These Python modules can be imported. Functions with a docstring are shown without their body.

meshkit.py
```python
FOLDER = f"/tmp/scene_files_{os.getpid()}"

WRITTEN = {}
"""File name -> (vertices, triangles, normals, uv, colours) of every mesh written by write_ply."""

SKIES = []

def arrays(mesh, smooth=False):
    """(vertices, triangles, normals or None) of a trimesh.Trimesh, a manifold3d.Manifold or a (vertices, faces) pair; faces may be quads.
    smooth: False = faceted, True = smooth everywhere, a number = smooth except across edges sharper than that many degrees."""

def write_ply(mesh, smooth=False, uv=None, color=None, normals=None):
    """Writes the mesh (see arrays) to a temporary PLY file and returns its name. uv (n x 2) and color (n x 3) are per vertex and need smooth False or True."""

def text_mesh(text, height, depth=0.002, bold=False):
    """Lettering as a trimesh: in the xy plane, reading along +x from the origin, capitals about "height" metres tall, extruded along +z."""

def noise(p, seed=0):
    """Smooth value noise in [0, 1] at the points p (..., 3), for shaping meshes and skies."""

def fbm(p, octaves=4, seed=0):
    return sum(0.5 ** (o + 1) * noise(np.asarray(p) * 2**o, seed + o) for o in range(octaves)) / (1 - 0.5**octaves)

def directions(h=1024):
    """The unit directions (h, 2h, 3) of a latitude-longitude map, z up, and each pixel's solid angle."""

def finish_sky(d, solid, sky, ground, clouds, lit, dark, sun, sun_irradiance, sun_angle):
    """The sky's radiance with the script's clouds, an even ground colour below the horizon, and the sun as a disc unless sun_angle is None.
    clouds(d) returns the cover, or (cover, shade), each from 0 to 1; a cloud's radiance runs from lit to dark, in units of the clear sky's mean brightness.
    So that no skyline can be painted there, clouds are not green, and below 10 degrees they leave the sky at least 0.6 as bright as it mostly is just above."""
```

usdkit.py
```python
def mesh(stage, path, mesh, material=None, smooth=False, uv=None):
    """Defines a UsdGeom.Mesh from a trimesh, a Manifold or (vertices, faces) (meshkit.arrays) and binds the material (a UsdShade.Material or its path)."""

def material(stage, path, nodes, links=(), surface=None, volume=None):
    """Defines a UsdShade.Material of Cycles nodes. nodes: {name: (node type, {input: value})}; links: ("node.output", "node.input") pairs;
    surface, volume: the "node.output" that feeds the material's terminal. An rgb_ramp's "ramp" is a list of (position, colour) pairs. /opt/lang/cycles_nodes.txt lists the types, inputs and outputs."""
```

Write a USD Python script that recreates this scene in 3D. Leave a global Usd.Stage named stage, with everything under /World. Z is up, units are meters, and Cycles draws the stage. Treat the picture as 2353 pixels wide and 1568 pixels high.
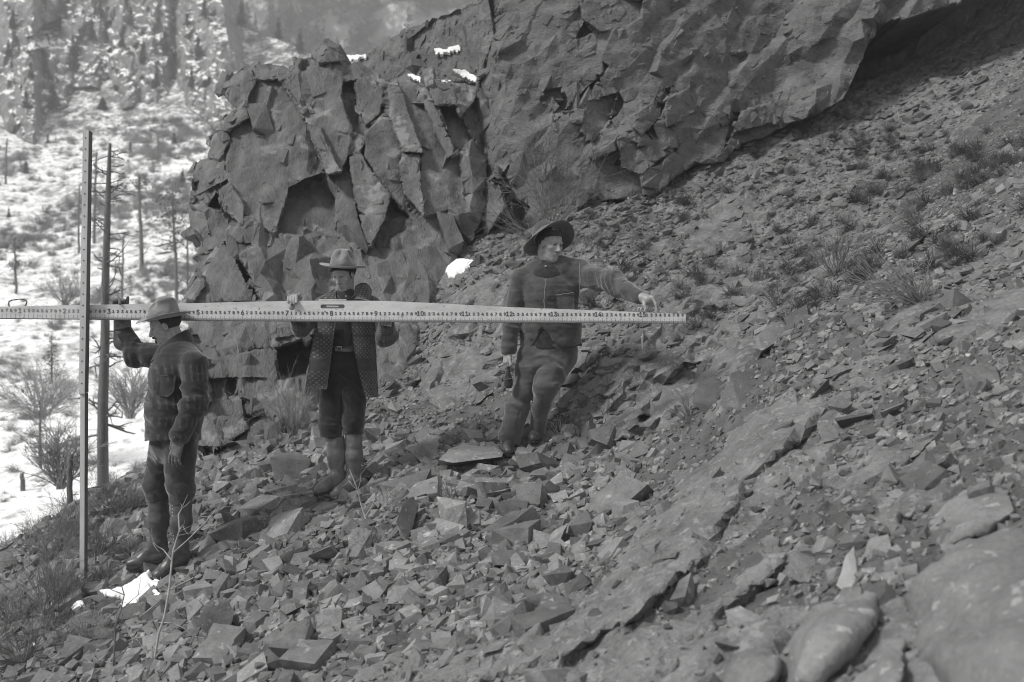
import math
import numpy as np
import trimesh
import usdkit
import meshkit
from pxr import Gf, Sdf, Usd, UsdGeom, UsdLux, UsdShade, Vt
from scipy.interpolate import RBFInterpolator, RegularGridInterpolator
from scipy.spatial import cKDTree

stage = Usd.Stage.CreateInMemory()
UsdGeom.SetStageUpAxis(stage, 'Z')
UsdGeom.SetStageMetersPerUnit(stage, 1.0)
UsdGeom.Xform.Define(stage, '/World')
UsdGeom.Scope.Define(stage, '/World/Looks')

# ------------------------------------------------------------------ camera, sky, sun
FOCAL, PXW, FPX = 200.0, 2353.0, 2519.3          # the view measured on a 2353 x 1568 print: FPX print pixels per unit slope
CU, CV, EYE = 1176.5, 784.0, 1.5
cam = UsdGeom.Camera.Define(stage, '/World/camera')
cam.CreateFocalLengthAttr(FOCAL)
cam.CreateHorizontalApertureAttr(FOCAL * PXW / FPX)
cam.CreateVerticalApertureAttr(FOCAL * 1568.0 / FPX)
cam.CreateFStopAttr(12.0)
cam.CreateFocusDistanceAttr(7.7)
cam.CreateExposureAttr(1.44)
cam.AddTranslateOp().Set(Gf.Vec3d(0, 0, EYE))
cam.AddRotateXOp().Set(90.0)

SUN = np.array([-0.62, -0.36, 0.70])
SUN = SUN / np.linalg.norm(SUN)
dome = UsdLux.DomeLight.Define(stage, '/World/sky')
dome.GetPrim().SetCustomDataByKey('kind', 'structure')
sky_m = usdkit.material(stage, '/World/Looks/overcast_sky', {
    'sky': ('sky_texture', {'sky_type': 'single_scattering', 'sun_disc': False, 'sun_elevation': math.asin(SUN[2]), 'sun_rotation': math.atan2(SUN[0], SUN[1])}),
    'grey': ('hsv', {'saturation': 0.0, 'value': 1.0, 'fac': 1.0}),
    'tc': ('texture_coordinate', {}),
    'n': ('noise_texture', {'scale': 2.2, 'detail': 5.0, 'roughness': 0.55}),
    'r': ('rgb_ramp', {'ramp': [(0.3, (0.35, 0.35, 0.35)), (0.65, (0.9, 0.9, 0.9))]}),
    'mix': ('mix_color', {'blend_type': 'mix', 'b': (6.0, 6.0, 6.0), 'use_clamp': False}),
    'bg': ('background_shader', {'strength': 0.050})},
    [('sky.color', 'grey.color'), ('tc.generated', 'n.vector'), ('n.fac', 'r.fac'), ('r.color', 'mix.fac'), ('grey.color', 'mix.a'), ('mix.result', 'bg.color')], surface='bg.background')
UsdShade.MaterialBindingAPI.Apply(dome.GetPrim()).Bind(sky_m)
sun = UsdLux.DistantLight.Define(stage, '/World/sun')
sun.CreateIntensityAttr(0.40)
sun.CreateAngleAttr(10.0)
sun.CreateNormalizeAttr(True)
sun.CreateColorAttr(Gf.Vec3f(1.0, 0.995, 0.985))
sun.AddRotateZOp().Set(math.degrees(math.atan2(SUN[1], SUN[0])) + 90.0)
sun.AddRotateXOp().Set(math.degrees(math.acos(SUN[2])))

# ------------------------------------------------------------------ helpers
rng = np.random.default_rng(1907)


def pt(u, v, Y):
    """The point at depth Y that the print shows at u, v."""
    return np.array([(u - CU) / FPX * Y, Y, EYE - (v - CV) / FPX * Y])


def pts(a):
    a = np.asarray(a, float)
    return np.stack([(a[..., 0] - CU) / FPX * a[..., 2], a[..., 2], EYE - (a[..., 1] - CV) / FPX * a[..., 2]], -1)


COUNT, BASE = {}, {}


def path_for(name, parent):
    root = parent or '/World'
    k = COUNT.get((root, name), 0)
    COUNT[(root, name)] = k + 1
    return f'{root}/{name}' + (f'_{k:03d}' if k else '')


def tag(prim, label=None, category=None, group=None, kind=None):
    for k, v in (('label', label), ('category', category), ('group', group), ('kind', kind)):
        if v:
            prim.SetCustomDataByKey(k, v)


def thing(name, label, category, loc=(0, 0, 0), group=None, kind=None):
    p = path_for(name, None)
    x = UsdGeom.Xform.Define(stage, p)
    x.AddTranslateOp().Set(Gf.Vec3d(*map(float, loc)))
    BASE[p] = np.asarray(loc, float)
    tag(x.GetPrim(), label, category, group, kind)
    return p


def join(ms):
    out_v, out_f, n = [], [], 0
    for m in ms:
        v, f = (np.asarray(m.vertices), np.asarray(m.faces)) if hasattr(m, 'faces') else (np.asarray(m[0]), np.asarray(m[1]))
        if f.shape[1] == 4:
            f = np.vstack([f[:, [0, 1, 2]], f[:, [0, 2, 3]]])
        out_v.append(v)
        out_f.append(f + n)
        n += len(v)
    return np.vstack(out_v), np.vstack(out_f)


def crease(v, f, angle):
    """Corner normals that are smooth across edges flatter than the angle; corners become vertices of their own."""
    fn = np.cross(v[f[:, 1]] - v[f[:, 0]], v[f[:, 2]] - v[f[:, 0]])
    un = fn / np.maximum(np.linalg.norm(fn, axis=1, keepdims=True), 1e-20)
    c = f.ravel()
    order = np.argsort(c, kind='stable')
    cs = c[order]
    start = np.searchsorted(cs, cs, 'left')
    deg = np.searchsorted(cs, cs, 'right') - start
    out = np.zeros((len(c), 3))
    cosa = math.cos(math.radians(angle))
    face = order // 3
    for k in range(int(deg.max())):
        ok = k < deg
        i = np.nonzero(ok)[0]
        g = face[start[i] + k]
        w = (un[face[i]] * un[g]).sum(1) > cosa
        out[order[i[w]]] += fn[g[w]]
    out /= np.maximum(np.linalg.norm(out, axis=1, keepdims=True), 1e-20)
    return v[c], np.arange(len(c)).reshape(-1, 3), out


def obj(name, m, mat, parent=None, smooth=False, label=None, kind=None, category=None, group=None):
    """ONE mesh prim; vertices are given in world space and stored relative to the thing's base."""
    p = path_for(name, parent)
    if hasattr(m, 'faces'):
        m = (np.asarray(m.vertices), np.asarray(m.faces))
    v, f = np.asarray(m[0], float), np.asarray(m[1], int)
    b = BASE.get(parent, np.zeros(3)) if parent else np.zeros(3)
    BASE[p] = b
    v = v - b
    if smooth is not False and smooth is not True:
        v, f, nr = crease(v, f, smooth)
        q = usdkit.mesh(stage, p, (v, f), mat)
        q.CreateNormalsAttr(Vt.Vec3fArray.FromNumpy(nr.astype(np.float32)))
        q.SetNormalsInterpolation('vertex')
    else:
        q = usdkit.mesh(stage, p, (v, f), mat, smooth=smooth)
    tag(q.GetPrim(), label, category, group, kind)
    return p


def mat(name, nodes, links, surface='p.BSDF'):
    return usdkit.material(stage, f'/World/Looks/{name}', nodes, links, surface=surface)


def g3(x):
    return (x, x, x)


def mottled(name, lo, hi, scale=6.0, fine=40.0, rough=0.9, bump=0.3, dist=0.02, spec=0.3, stretch=None, rnd=0.0, mid=None, dark=None, detail=5.0, flecks=None):
    """A grey mineral or cloth surface: broad and fine mottling, relief, and a tone that varies from piece to piece."""
    n = {'g': ('geometry', {}), 'm': ('mapping', {'scale': stretch[0] if stretch else (1, 1, 1), 'rotation': stretch[1] if stretch else (0, 0, 0)}),
         'a': ('noise_texture', {'scale': scale, 'detail': detail, 'roughness': 0.6}), 'b': ('noise_texture', {'scale': fine, 'detail': 4.0, 'roughness': 0.7}),
         'ab': ('mix_float', {'fac': 0.42}), 'r': ('rgb_ramp', {'ramp': [(0.30, g3(lo)), (0.5, g3(mid or (lo + hi) / 2)), (0.70, g3(hi))]}),
         'bp': ('bump', {'strength': bump, 'distance': dist}), 'p': ('principled_bsdf', {'roughness': rough, 'specular_ior_level': spec})}
    l = [('g.position', 'm.vector'), ('m.vector', 'a.vector'), ('m.vector', 'b.vector'), ('a.fac', 'ab.a'), ('b.fac', 'ab.b'), ('ab.value' if False else 'ab.result', 'r.fac'),
         ('ab.result', 'bp.height'), ('bp.normal', 'p.normal')]
    last = 'r.color'
    if flecks:
        n['fv'] = ('noise_texture', {'scale': flecks[0], 'detail': 3.0, 'roughness': 0.65})
        n['fr'] = ('rgb_ramp', {'ramp': [(flecks[1], g3(0.0)), (flecks[1] + 0.06, g3(1.0))]})
        n['fm'] = ('mix_color', {'b': g3(flecks[2])})
        l += [('g.position', 'fv.vector'), ('fv.fac', 'fr.fac'), ('fr.color', 'fm.fac'), (last, 'fm.a')]
        last = 'fm.result'
    if rnd:
        n['o'] = ('object_info', {})
        n['mr'] = ('map_range', {'from_min': 0.0, 'from_max': 1.0, 'to_min': 1.0 - rnd, 'to_max': 1.0 + rnd})
        n['vm'] = ('vector_math', {'math_type': 'scale'})
        l += [('o.random', 'mr.value'), ('mr.result', 'vm.scale'), (last, 'vm.vector1')]
        last = 'vm.vector'
    l.append((last, 'p.base_color'))
    return mat(name, n, l)


M = {}
M['talus'] = mottled('talus_soil', 0.030, 0.12, 5.0, 55.0, bump=0.6, dist=0.03)
M['bank'] = mottled('bank_rock', 0.05, 0.21, 4.5, 46.0, bump=1.0, dist=0.035, flecks=(16.0, 0.57, 0.20), detail=8.0)
M['stone'] = mottled('slate_stone', 0.068, 0.185, 9.0, 70.0, bump=0.6, dist=0.012, rnd=0.45, flecks=(16.0, 0.62, 0.24))
M['plate'] = mottled('bedrock_plate', 0.04, 0.155, 6.0, 50.0, bump=0.5, dist=0.02, rnd=0.40)
M['lichen'] = mottled('lichen_spotted_rock', 0.09, 0.24, 3.0, 26.0, bump=0.7, dist=0.02, flecks=(13.0, 0.54, 0.30))
M['boulder'] = mottled('boulder_rock', 0.08, 0.21, 5.0, 55.0, bump=0.8, dist=0.018, rnd=0.12, flecks=(14.0, 0.60, 0.25), detail=8.0)
M['boulder_pale'] = mottled('pale_boulder_rock', 0.17, 0.31, 4.0, 45.0, bump=0.35, dist=0.012)
M['boulder_dark'] = mottled('dark_boulder_rock', 0.06, 0.14, 4.0, 45.0, bump=0.45, dist=0.015)
M['cliff'] = mottled('cliff_rock', 0.04, 0.185, 3.0, 40.0, bump=1.0, dist=0.045, stretch=((2.0, 1.0, 0.35), (0, -0.22, 0)), flecks=(2.8, 0.58, 0.20), detail=8.0)
M['wall'] = mottled('wall_rock', 0.04, 0.185, 3.0, 34.0, bump=1.0, dist=0.05, stretch=((0.8, 1.0, 1.6), (0, -0.55, 0)), detail=7.0)
M['far_rock'] = mottled('far_mountain_rock', 0.05, 0.14, 0.06, 0.5, bump=0.3, dist=0.6)
M['snow'] = mottled('snow', 0.62, 0.86, 5.0, 40.0, bump=0.6, dist=0.02, rough=0.7)
M['bark'] = mottled('dead_tree_bark', 0.03, 0.17, 6.0, 30.0, bump=0.8, dist=0.03, stretch=((3, 3, 0.35), (0, 0, 0)))
M['needle'] = mottled('conifer_needles', 0.03, 0.08, 4.0, 20.0, bump=0.0)
M['brush'] = mottled('dry_brush', 0.12, 0.30, 6.0, 20.0, bump=0.0, rnd=0.35)
M['twig'] = mottled('pale_twig', 0.18, 0.40, 20.0, 60.0, bump=0.0)
M['twig_dark'] = mottled('dark_twig', 0.06, 0.16, 20.0, 60.0, bump=0.0)
M['grass'] = mottled('dry_grass', 0.10, 0.24, 9.0, 30.0, bump=0.0, rnd=0.3)


def tube(P, R, sides=5, cap=True):
    """A bent, tapered round bar through the points P with the radii R."""
    P = np.asarray(P, float)
    R = np.broadcast_to(np.asarray(R, float), (len(P),))
    T = np.gradient(P, axis=0)
    T /= np.maximum(np.linalg.norm(T, axis=1, keepdims=True), 1e-9)
    ref = np.array([0.0, 0, 1]) if abs(T[0][2]) < 0.9 else np.array([1.0, 0, 0])
    A = np.cross(T, ref)
    A /= np.maximum(np.linalg.norm(A, axis=1, keepdims=True), 1e-9)
    B = np.cross(T, A)
    th = np.arange(sides) * 2 * np.pi / sides
    ring = P[:, None] + R[:, None, None] * (np.cos(th)[None, :, None] * A[:, None] + np.sin(th)[None, :, None] * B[:, None])
    v, f, n = ring.reshape(-1, 3), [], len(P)
    i, j = np.meshgrid(np.arange(n - 1), np.arange(sides), indexing='ij')
    a, b = i * sides + j, i * sides + (j + 1) % sides
    f = np.stack([a, b, b + sides, a + sides], -1).reshape(-1, 4)
    f = np.vstack([f[:, [0, 2, 1]], f[:, [0, 3, 2]]])
    if cap:
        v = np.vstack([v, P[[0]], P[[-1]]])
        k = np.arange(sides)
        f = np.vstack([f, np.stack([np.full(sides, len(v) - 2), k, (k + 1) % sides], 1)[:, [0, 1, 2]], np.stack([np.full(sides, len(v) - 1), (n - 1) * sides + (k + 1) % sides, (n - 1) * sides + k], 1)])
    return v, f


def box(lo, hi):
    return trimesh.creation.box(bounds=[np.minimum(lo, hi), np.maximum(lo, hi)])


def hull(P):
    return trimesh.convex.convex_hull(np.asarray(P, float))


def inside(poly, u, v):
    """Which of the points u, v lie in the polygon."""
    poly = np.asarray(poly, float)
    r = np.zeros(np.shape(u), bool)
    for (x0, y0), (x1, y1) in zip(poly, np.roll(poly, -1, 0)):
        c = ((y0 > v) != (y1 > v))
        if y0 != y1:
            r ^= c & (u < (x1 - x0) * (v - y0) / (y1 - y0) + x0)
    return r


def edge_distance(poly, u, v):
    d = np.full(np.shape(u), 1e9)
    poly = np.asarray(poly, float)
    for a, b in zip(poly, np.roll(poly, -1, 0)):
        e = b - a
        t = np.clip(((u - a[0]) * e[0] + (v - a[1]) * e[1]) / max(e @ e, 1e-9), 0, 1)
        d = np.minimum(d, np.hypot(u - a[0] - t * e[0], v - a[1] - t * e[1]))
    return d


def grid_faces(ok, nv):
    """Triangles of the cells of a grid of vertices (nu x nv) whose cell mask is ok ((nu-1) x (nv-1))."""
    i, j = np.nonzero(ok)
    a = i * nv + j
    q = np.stack([a, a + nv, a + nv + 1, a + 1], 1)
    return np.vstack([q[:, [0, 1, 2]], q[:, [0, 2, 3]]])


def compact(v, f):
    used = np.unique(f)
    m = np.full(len(v), -1)
    m[used] = np.arange(len(used))
    return v[used], m[f]


def smoothstep(a, b, x):
    t = np.clip((x - a) / (b - a), 0, 1)
    return t * t * (3 - 2 * t)


def ridged(p, octaves=4, seed=0):
    return sum(0.5 ** (o + 1) * (1 - np.abs(2 * meshkit.noise(np.asarray(p) * 2 ** o, seed + o) - 1)) for o in range(octaves)) / (1 - 0.5 ** octaves)


def refine(v, f, size, max_iter=10):
    """Splits edges longer than size, on both sides alike, so that no gap opens when the surface is displaced."""
    v, f = np.asarray(v, float), np.asarray(f, int)
    for _ in range(max_iter):
        e = np.sort(np.concatenate([f[:, [0, 1]], f[:, [1, 2]], f[:, [2, 0]]]), 1)
        key, inv = np.unique(e[:, 0].astype(np.int64) * len(v) + e[:, 1], return_inverse=True)
        a, b = key // len(v), key % len(v)
        long = np.linalg.norm(v[a] - v[b], axis=1) > size
        if not long.any():
            break
        mid = np.full(len(key), -1)
        mid[long] = len(v) + np.arange(long.sum())
        v = np.vstack([v, 0.5 * (v[a[long]] + v[b[long]])])
        m = mid[inv.reshape(3, -1).T]
        k = (m >= 0).sum(1)
        out = [f[k == 0]]
        for i in range(3):                                             # turn each face so that its first edge is the odd one out
            r = [(i + j) % 3 for j in range(3)]
            s1 = (k == 1) & (m[:, i] >= 0)
            F, Q = f[s1][:, r], m[s1][:, r]
            out += [np.stack([F[:, 0], Q[:, 0], F[:, 2]], 1), np.stack([Q[:, 0], F[:, 1], F[:, 2]], 1)]
            s2 = (k == 2) & (m[:, i] < 0)
            F, Q = f[s2][:, r], m[s2][:, r]
            out += [np.stack([F[:, 0], F[:, 1], Q[:, 1]], 1), np.stack([F[:, 0], Q[:, 1], Q[:, 2]], 1), np.stack([Q[:, 2], Q[:, 1], F[:, 2]], 1)]
        F, Q = f[k == 3], m[k == 3]
        out += [np.stack([F[:, 0], Q[:, 0], Q[:, 2]], 1), np.stack([Q[:, 0], F[:, 1], Q[:, 1]], 1), np.stack([Q[:, 2], Q[:, 1], F[:, 2]], 1), Q]
        f = np.vstack(out)
    return v, f
# ------------------------------------------------------------------ the talus slope: one sheet through surveyed points (u, v, depth)
SURVEY = np.array([
    (355, 1318, 7.3), (190, 1345, 7.5), (0, 1560, 6.5), (300, 1560, 6.1), (700, 1560, 5.3), (1150, 1560, 4.5), (1500, 1560, 3.95), (1900, 1560, 3.4), (2353, 1560, 2.9),
    (780, 1145, 7.8), (1165, 1040, 8.0), (600, 1300, 6.85), (1000, 1300, 6.2), (1300, 1330, 5.5), (950, 1150, 7.25), (1200, 1160, 6.9),
    (270, 1122, 10.0), (130, 1200, 9.3), (30, 1350, 8.0), (450, 1100, 9.0), (640, 1010, 9.4), (900, 930, 9.6), (1000, 870, 9.9), (1040, 640, 11.2), (1100, 560, 12.0),
    (1300, 1000, 8.1), (1450, 1000, 7.8), (1370, 840, 8.5), (1450, 750, 9.4), (1450, 620, 10.6), (1460, 480, 12.2), (1330, 560, 11.2),
    (1600, 930, 7.9), (1650, 700, 9.6), (1700, 500, 11.6), (1660, 370, 13.2),
    (1500, 1300, 5.0), (1700, 1300, 4.6), (2000, 1300, 4.1), (2300, 1300, 3.55), (1700, 1030, 6.1), (2000, 1000, 5.5), (2300, 1000, 4.7), (1480, 1130, 6.5),
    (1760, 810, 7.2), (2000, 800, 6.5), (2300, 800, 5.7), (2080, 570, 8.1), (2353, 600, 7.0), (2353, 350, 9.4),
    (1800, 640, 10.2), (2000, 480, 11.3), (2200, 340, 12.2), (2000, 290, 13.4), (2200, 140, 14.6), (2350, 80, 15.2), (1900, 262, 13.8),
    (2230, 25, 16.5), (2020, 150, 16.8)])
S3 = np.vstack([pts(SURVEY), [(0, 0, 0.05), (-5, 3, -1.6), (5, 2, 2.6), (-7, 10, -2.6), (-8.5, 13, -4.6), (-9, 7, -4.0), (9, 7, 6.2), (10, 14, 8.8), (2, 17, 4.0), (-3, 15, -0.2), (-6, 17, -4.2), (9, 18, 9.0)]])
_rbf = RBFInterpolator(S3[:, :2], S3[:, 2], kernel='thin_plate_spline', smoothing=0.004)
_gx, _gy = np.linspace(-9.5, 10, 196), np.linspace(-2, 19, 211)
_h0 = RegularGridInterpolator((_gx, _gy), _rbf(np.stack(np.meshgrid(_gx, _gy, indexing='ij'), -1).reshape(-1, 2)).reshape(196, 211), bounds_error=False, fill_value=None)


def strata(p):
    """Foliated bedrock: thin ledges that dip towards the camera's left, as depth along their normal."""
    n = np.array([-0.50, -0.22, 0.84])
    t1 = np.array([0.80, 0.30, 0.52])
    n, t1 = n / np.linalg.norm(n), t1 / np.linalg.norm(t1)
    t2 = np.cross(n, t1)
    q = np.stack([p @ t1 * 0.8, p @ t2 * 1.7, p @ n * 7.0], -1)
    a = ridged(q, 4, 5)
    q2 = np.stack([p @ t1 * 2.6, p @ t2 * 4.5, p @ n * 21.0], -1)
    return a, ridged(q2, 3, 9)


# ledges of the bedrock rib: the rock rises gently to a broken edge and drops off on the right (print points of the edge, height)
LEDGES = [([(1255, 1530), (1310, 1490), (1378, 1456), (1440, 1427), (1503, 1383), (1556, 1326), (1600, 1300), (1645, 1280)], 0.125), ([(1560, 1236), (1627, 1211), (1660, 1190), (1700, 1160)], 0.085), ([(1640, 1402), (1740, 1352), (1810, 1300)], 0.06),
          ([(1690, 1080), (1760, 1052), (1830, 1008), (1905, 942)], 0.08), ([(1400, 1330), (1460, 1275), (1560, 1190), (1670, 1080)], 0.06), ([(1010, 1590), (1130, 1545), (1240, 1522), (1340, 1500)], 0.07), ([(1830, 1120), (1900, 1080), (1980, 1010)], 0.06), ([(1430, 760), (1520, 730), (1600, 690)], 0.2),
          ([(1080, 720), (1180, 700), (1290, 660)], 0.2), ([(1360, 900), (1450, 870), (1530, 850)], 0.15)]


def ledge_height(u, v):
    out = np.zeros_like(u)
    w = 44 * (meshkit.fbm(np.stack([u / 90.0, v / 90.0, 0 * u], -1), 3, 41) - 0.5)
    for line, a in LEDGES:
        line = np.asarray(line, float)
        best, sgn, tt = np.full(u.shape, 1e9), np.zeros(u.shape), np.zeros(u.shape)
        n = len(line) - 1
        for i, (p, q) in enumerate(zip(line[:-1], line[1:])):
            e = q - p
            t = np.clip(((u - p[0]) * e[0] + (v - p[1]) * e[1]) / (e @ e), 0, 1)
            d = np.hypot(u - p[0] - t * e[0], v - p[1] - t * e[1])
            m = d < best
            best[m], tt[m] = d[m], ((i + t) / n)[m]
            sgn[m] = (e[0] * (v - p[1]) - e[1] * (u - p[0]))[m]
        d = np.where(sgn < 0, best, -best) + w * 0.5
        out += a * np.clip(np.sin(np.pi * np.clip(tt, 0.02, 0.98)) * 2.2, 0, 1) * np.where(d > 0, np.exp(-d / 75.0), smoothstep(-13, 0, d))
    return out


def bedrock(x, y):
    """1 where bedrock shows, 0 where loose stones cover the slope."""
    h = _h0(np.stack([x, y], -1))
    u, v = CU + x / np.maximum(y, 0.5) * FPX, CV - (h - EYE) / np.maximum(y, 0.5) * FPX
    rib = smoothstep(-60, 60, (u - 1430) + (v - 1330) * 1.05) * smoothstep(60, -80, (u - 1960) + (v - 1000) * 1.0)
    bankm = smoothstep(1240, 1340, u) * smoothstep(1010, 940, v) * smoothstep(1780, 1700, u + (v - 800) * 0.4)
    far = smoothstep(820, 640, v) * smoothstep(1150, 1250, u) * smoothstep(2250, 1900, u + 0.9 * (v - 500))
    low = smoothstep(1500, 1555, v + 0.12 * (u - 900)) * smoothstep(650, 900, u)
    back = smoothstep(1000, 900, v) * smoothstep(800, 900, u) * smoothstep(9.0, 9.8, y) * smoothstep(1300, 1200, u)
    return np.clip(np.maximum.reduce([rib, bankm, far * 0.9, low * 0.8, back]) + 0.5 * (meshkit.fbm(np.stack([x, y, 0 * x], -1) * 1.3, 3, 31) - 0.5), 0, 1)


def ground(x, y):
    x, y = np.asarray(x, float), np.asarray(y, float)
    h = _h0(np.stack([x, y], -1))
    p = np.stack([x, y, h], -1)
    b = bedrock(x, y)
    s1, s2 = strata(p)
    rough = 0.05 * (meshkit.fbm(p * 1.6, 4, 3) - 0.5) + 0.045 * (meshkit.fbm(p * 9.0, 3, 8) - 0.5)
    led = 0.20 * (s1 - 0.55) + 0.06 * (s2 - 0.5) + 0.10 * (meshkit.fbm(p * 5, 4, 77) - 0.5)
    u, v = CU + x / np.maximum(y, 0.5) * FPX, CV - (h - EYE) / np.maximum(y, 0.5) * FPX
    ok = (u > 800) & (u < 2100) & (v > 600) & (v < 1650)
    lh = np.zeros_like(h)
    lh[ok] = ledge_height(u[ok], v[ok])
    return h + rough * (1 - 0.4 * b) + led * b + 0.35 * lh


_side = 0.56 + 1.6 * np.linspace(0, 1, 26)[1:] ** 2
_aa = np.concatenate([-_side[::-1], np.linspace(-0.56, 0.56, 700), _side])
_ay = np.exp(np.linspace(math.log(1.0), math.log(18.5), 690))
_NX, _NY = len(_aa), len(_ay)
_A, _Y = np.meshgrid(_aa, _ay, indexing='ij')
_X = np.clip(_A * _Y, -9.4, 9.9)
_Z = ground(_X, _Y)
_ground = RegularGridInterpolator((_aa, _ay), _Z, bounds_error=False, fill_value=None)


def gz(x, y):
    x, y = np.broadcast_arrays(np.asarray(x, float), np.asarray(y, float))
    return _ground(np.stack([x / y, y], -1))


def hit(u, v, y0=2.0, y1=18.0, fn=gz):
    """Where the ray through u, v first meets the slope."""
    y = np.linspace(y0, y1, 1600)
    below = EYE - (v - CV) / FPX * y < fn((u - CU) / FPX * y, y)
    k = int(np.argmax(below)) if below.any() else len(y) - 1
    return pt(u, v, y[k])


# the sheet is finest in front of the camera and reaches far to the sides
_gv = np.stack([_X, _Y, _Z], -1).reshape(-1, 3)
_cb = bedrock(0.25 * (_X[1:, 1:] + _X[:-1, 1:] + _X[1:, :-1] + _X[:-1, :-1]), 0.25 * (_Y[1:, 1:] + _Y[:-1, 1:] + _Y[1:, :-1] + _Y[:-1, :-1])) > 0.5
_inview = (_X[1:, 1:] - _X[:-1, 1:] > 1e-6) & (_X[1:, :-1] - _X[:-1, :-1] > 1e-6)
SLOPE = thing('talus_slope', None, None, (0, 0, 0), kind='structure')
obj('soil', compact(_gv, grid_faces(~_cb & _inview, _NY)), M['talus'], SLOPE, smooth=False)
obj('bedrock', compact(_gv, grid_faces(_cb & _inview, _NY)), M['bank'], SLOPE, smooth=False)


# how deep the slope lies behind each point of the print, for rock that grows out of it
_du, _dv = np.arange(780, 2420, 14.0), np.arange(440, 1660, 10.0)
_yy = np.exp(np.linspace(math.log(2.3), math.log(17.0), 900))
_dep = np.zeros((len(_du), len(_dv)))
for _i, _u in enumerate(_du):
    _pv = CV - (gz((_u - CU) / FPX * _yy, _yy) - EYE) / _yy * FPX
    _env = np.minimum.accumulate(_pv)
    _dep[_i] = np.interp(-_dv, -_env, _yy)
import scipy.ndimage
ground_depth = RegularGridInterpolator((_du, _dv), scipy.ndimage.gaussian_filter(_dep, (2.6, 3.2)), bounds_error=False, fill_value=None)
# ------------------------------------------------------------------ the far side of the canyon
def hill(x, y):
    x, y = np.asarray(x, float), np.asarray(y, float)
    p = np.stack([x, y, 0 * x], -1)
    yy = y + 5 * (meshkit.fbm(p * 0.06, 3, 51) - 0.5)
    z = np.interp(yy, [10, 16, 22, 30, 40, 55, 75, 92, 104, 118, 140, 215], [-7, -5.2, -3, -2.2, -.3, 3.3, 10, 16.3, 21.5, 31, 48, 110])
    w = smoothstep(14, 40, y)
    z = z + w * (0.8 * (meshkit.fbm(p * 0.35, 4, 55) - 0.5) + 1.6 * (meshkit.fbm(p * 0.09, 2, 57) - 0.5) + 0.35 * (meshkit.fbm(p * 1.1, 3, 59) - 0.5))
    cap = 36.5 - 0.70 * (x + 24.0) + 2.0 * (meshkit.fbm(p * 0.12, 3, 71) - 0.5)
    return np.minimum(z, cap - 0.25 * np.maximum(y - 112, 0))


_hx = np.concatenate([np.linspace(-95, -56, 50)[:-1], np.linspace(-56, -12, 330), np.linspace(-12, 22, 60)[1:]])
_hy = np.concatenate([np.linspace(11, 96, 190)[:-1], np.linspace(96, 142, 120), np.linspace(142, 175, 25)[1:]])
_HX, _HY2 = np.meshgrid(_hx, _hy, indexing='ij')
_HZ = hill(_HX, _HY2)
_hillf = RegularGridInterpolator((_hx, _hy), _HZ, bounds_error=False, fill_value=None)


def hz(x, y):
    return _hillf(np.stack(np.broadcast_arrays(np.asarray(x, float), np.asarray(y, float)), -1))


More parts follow.
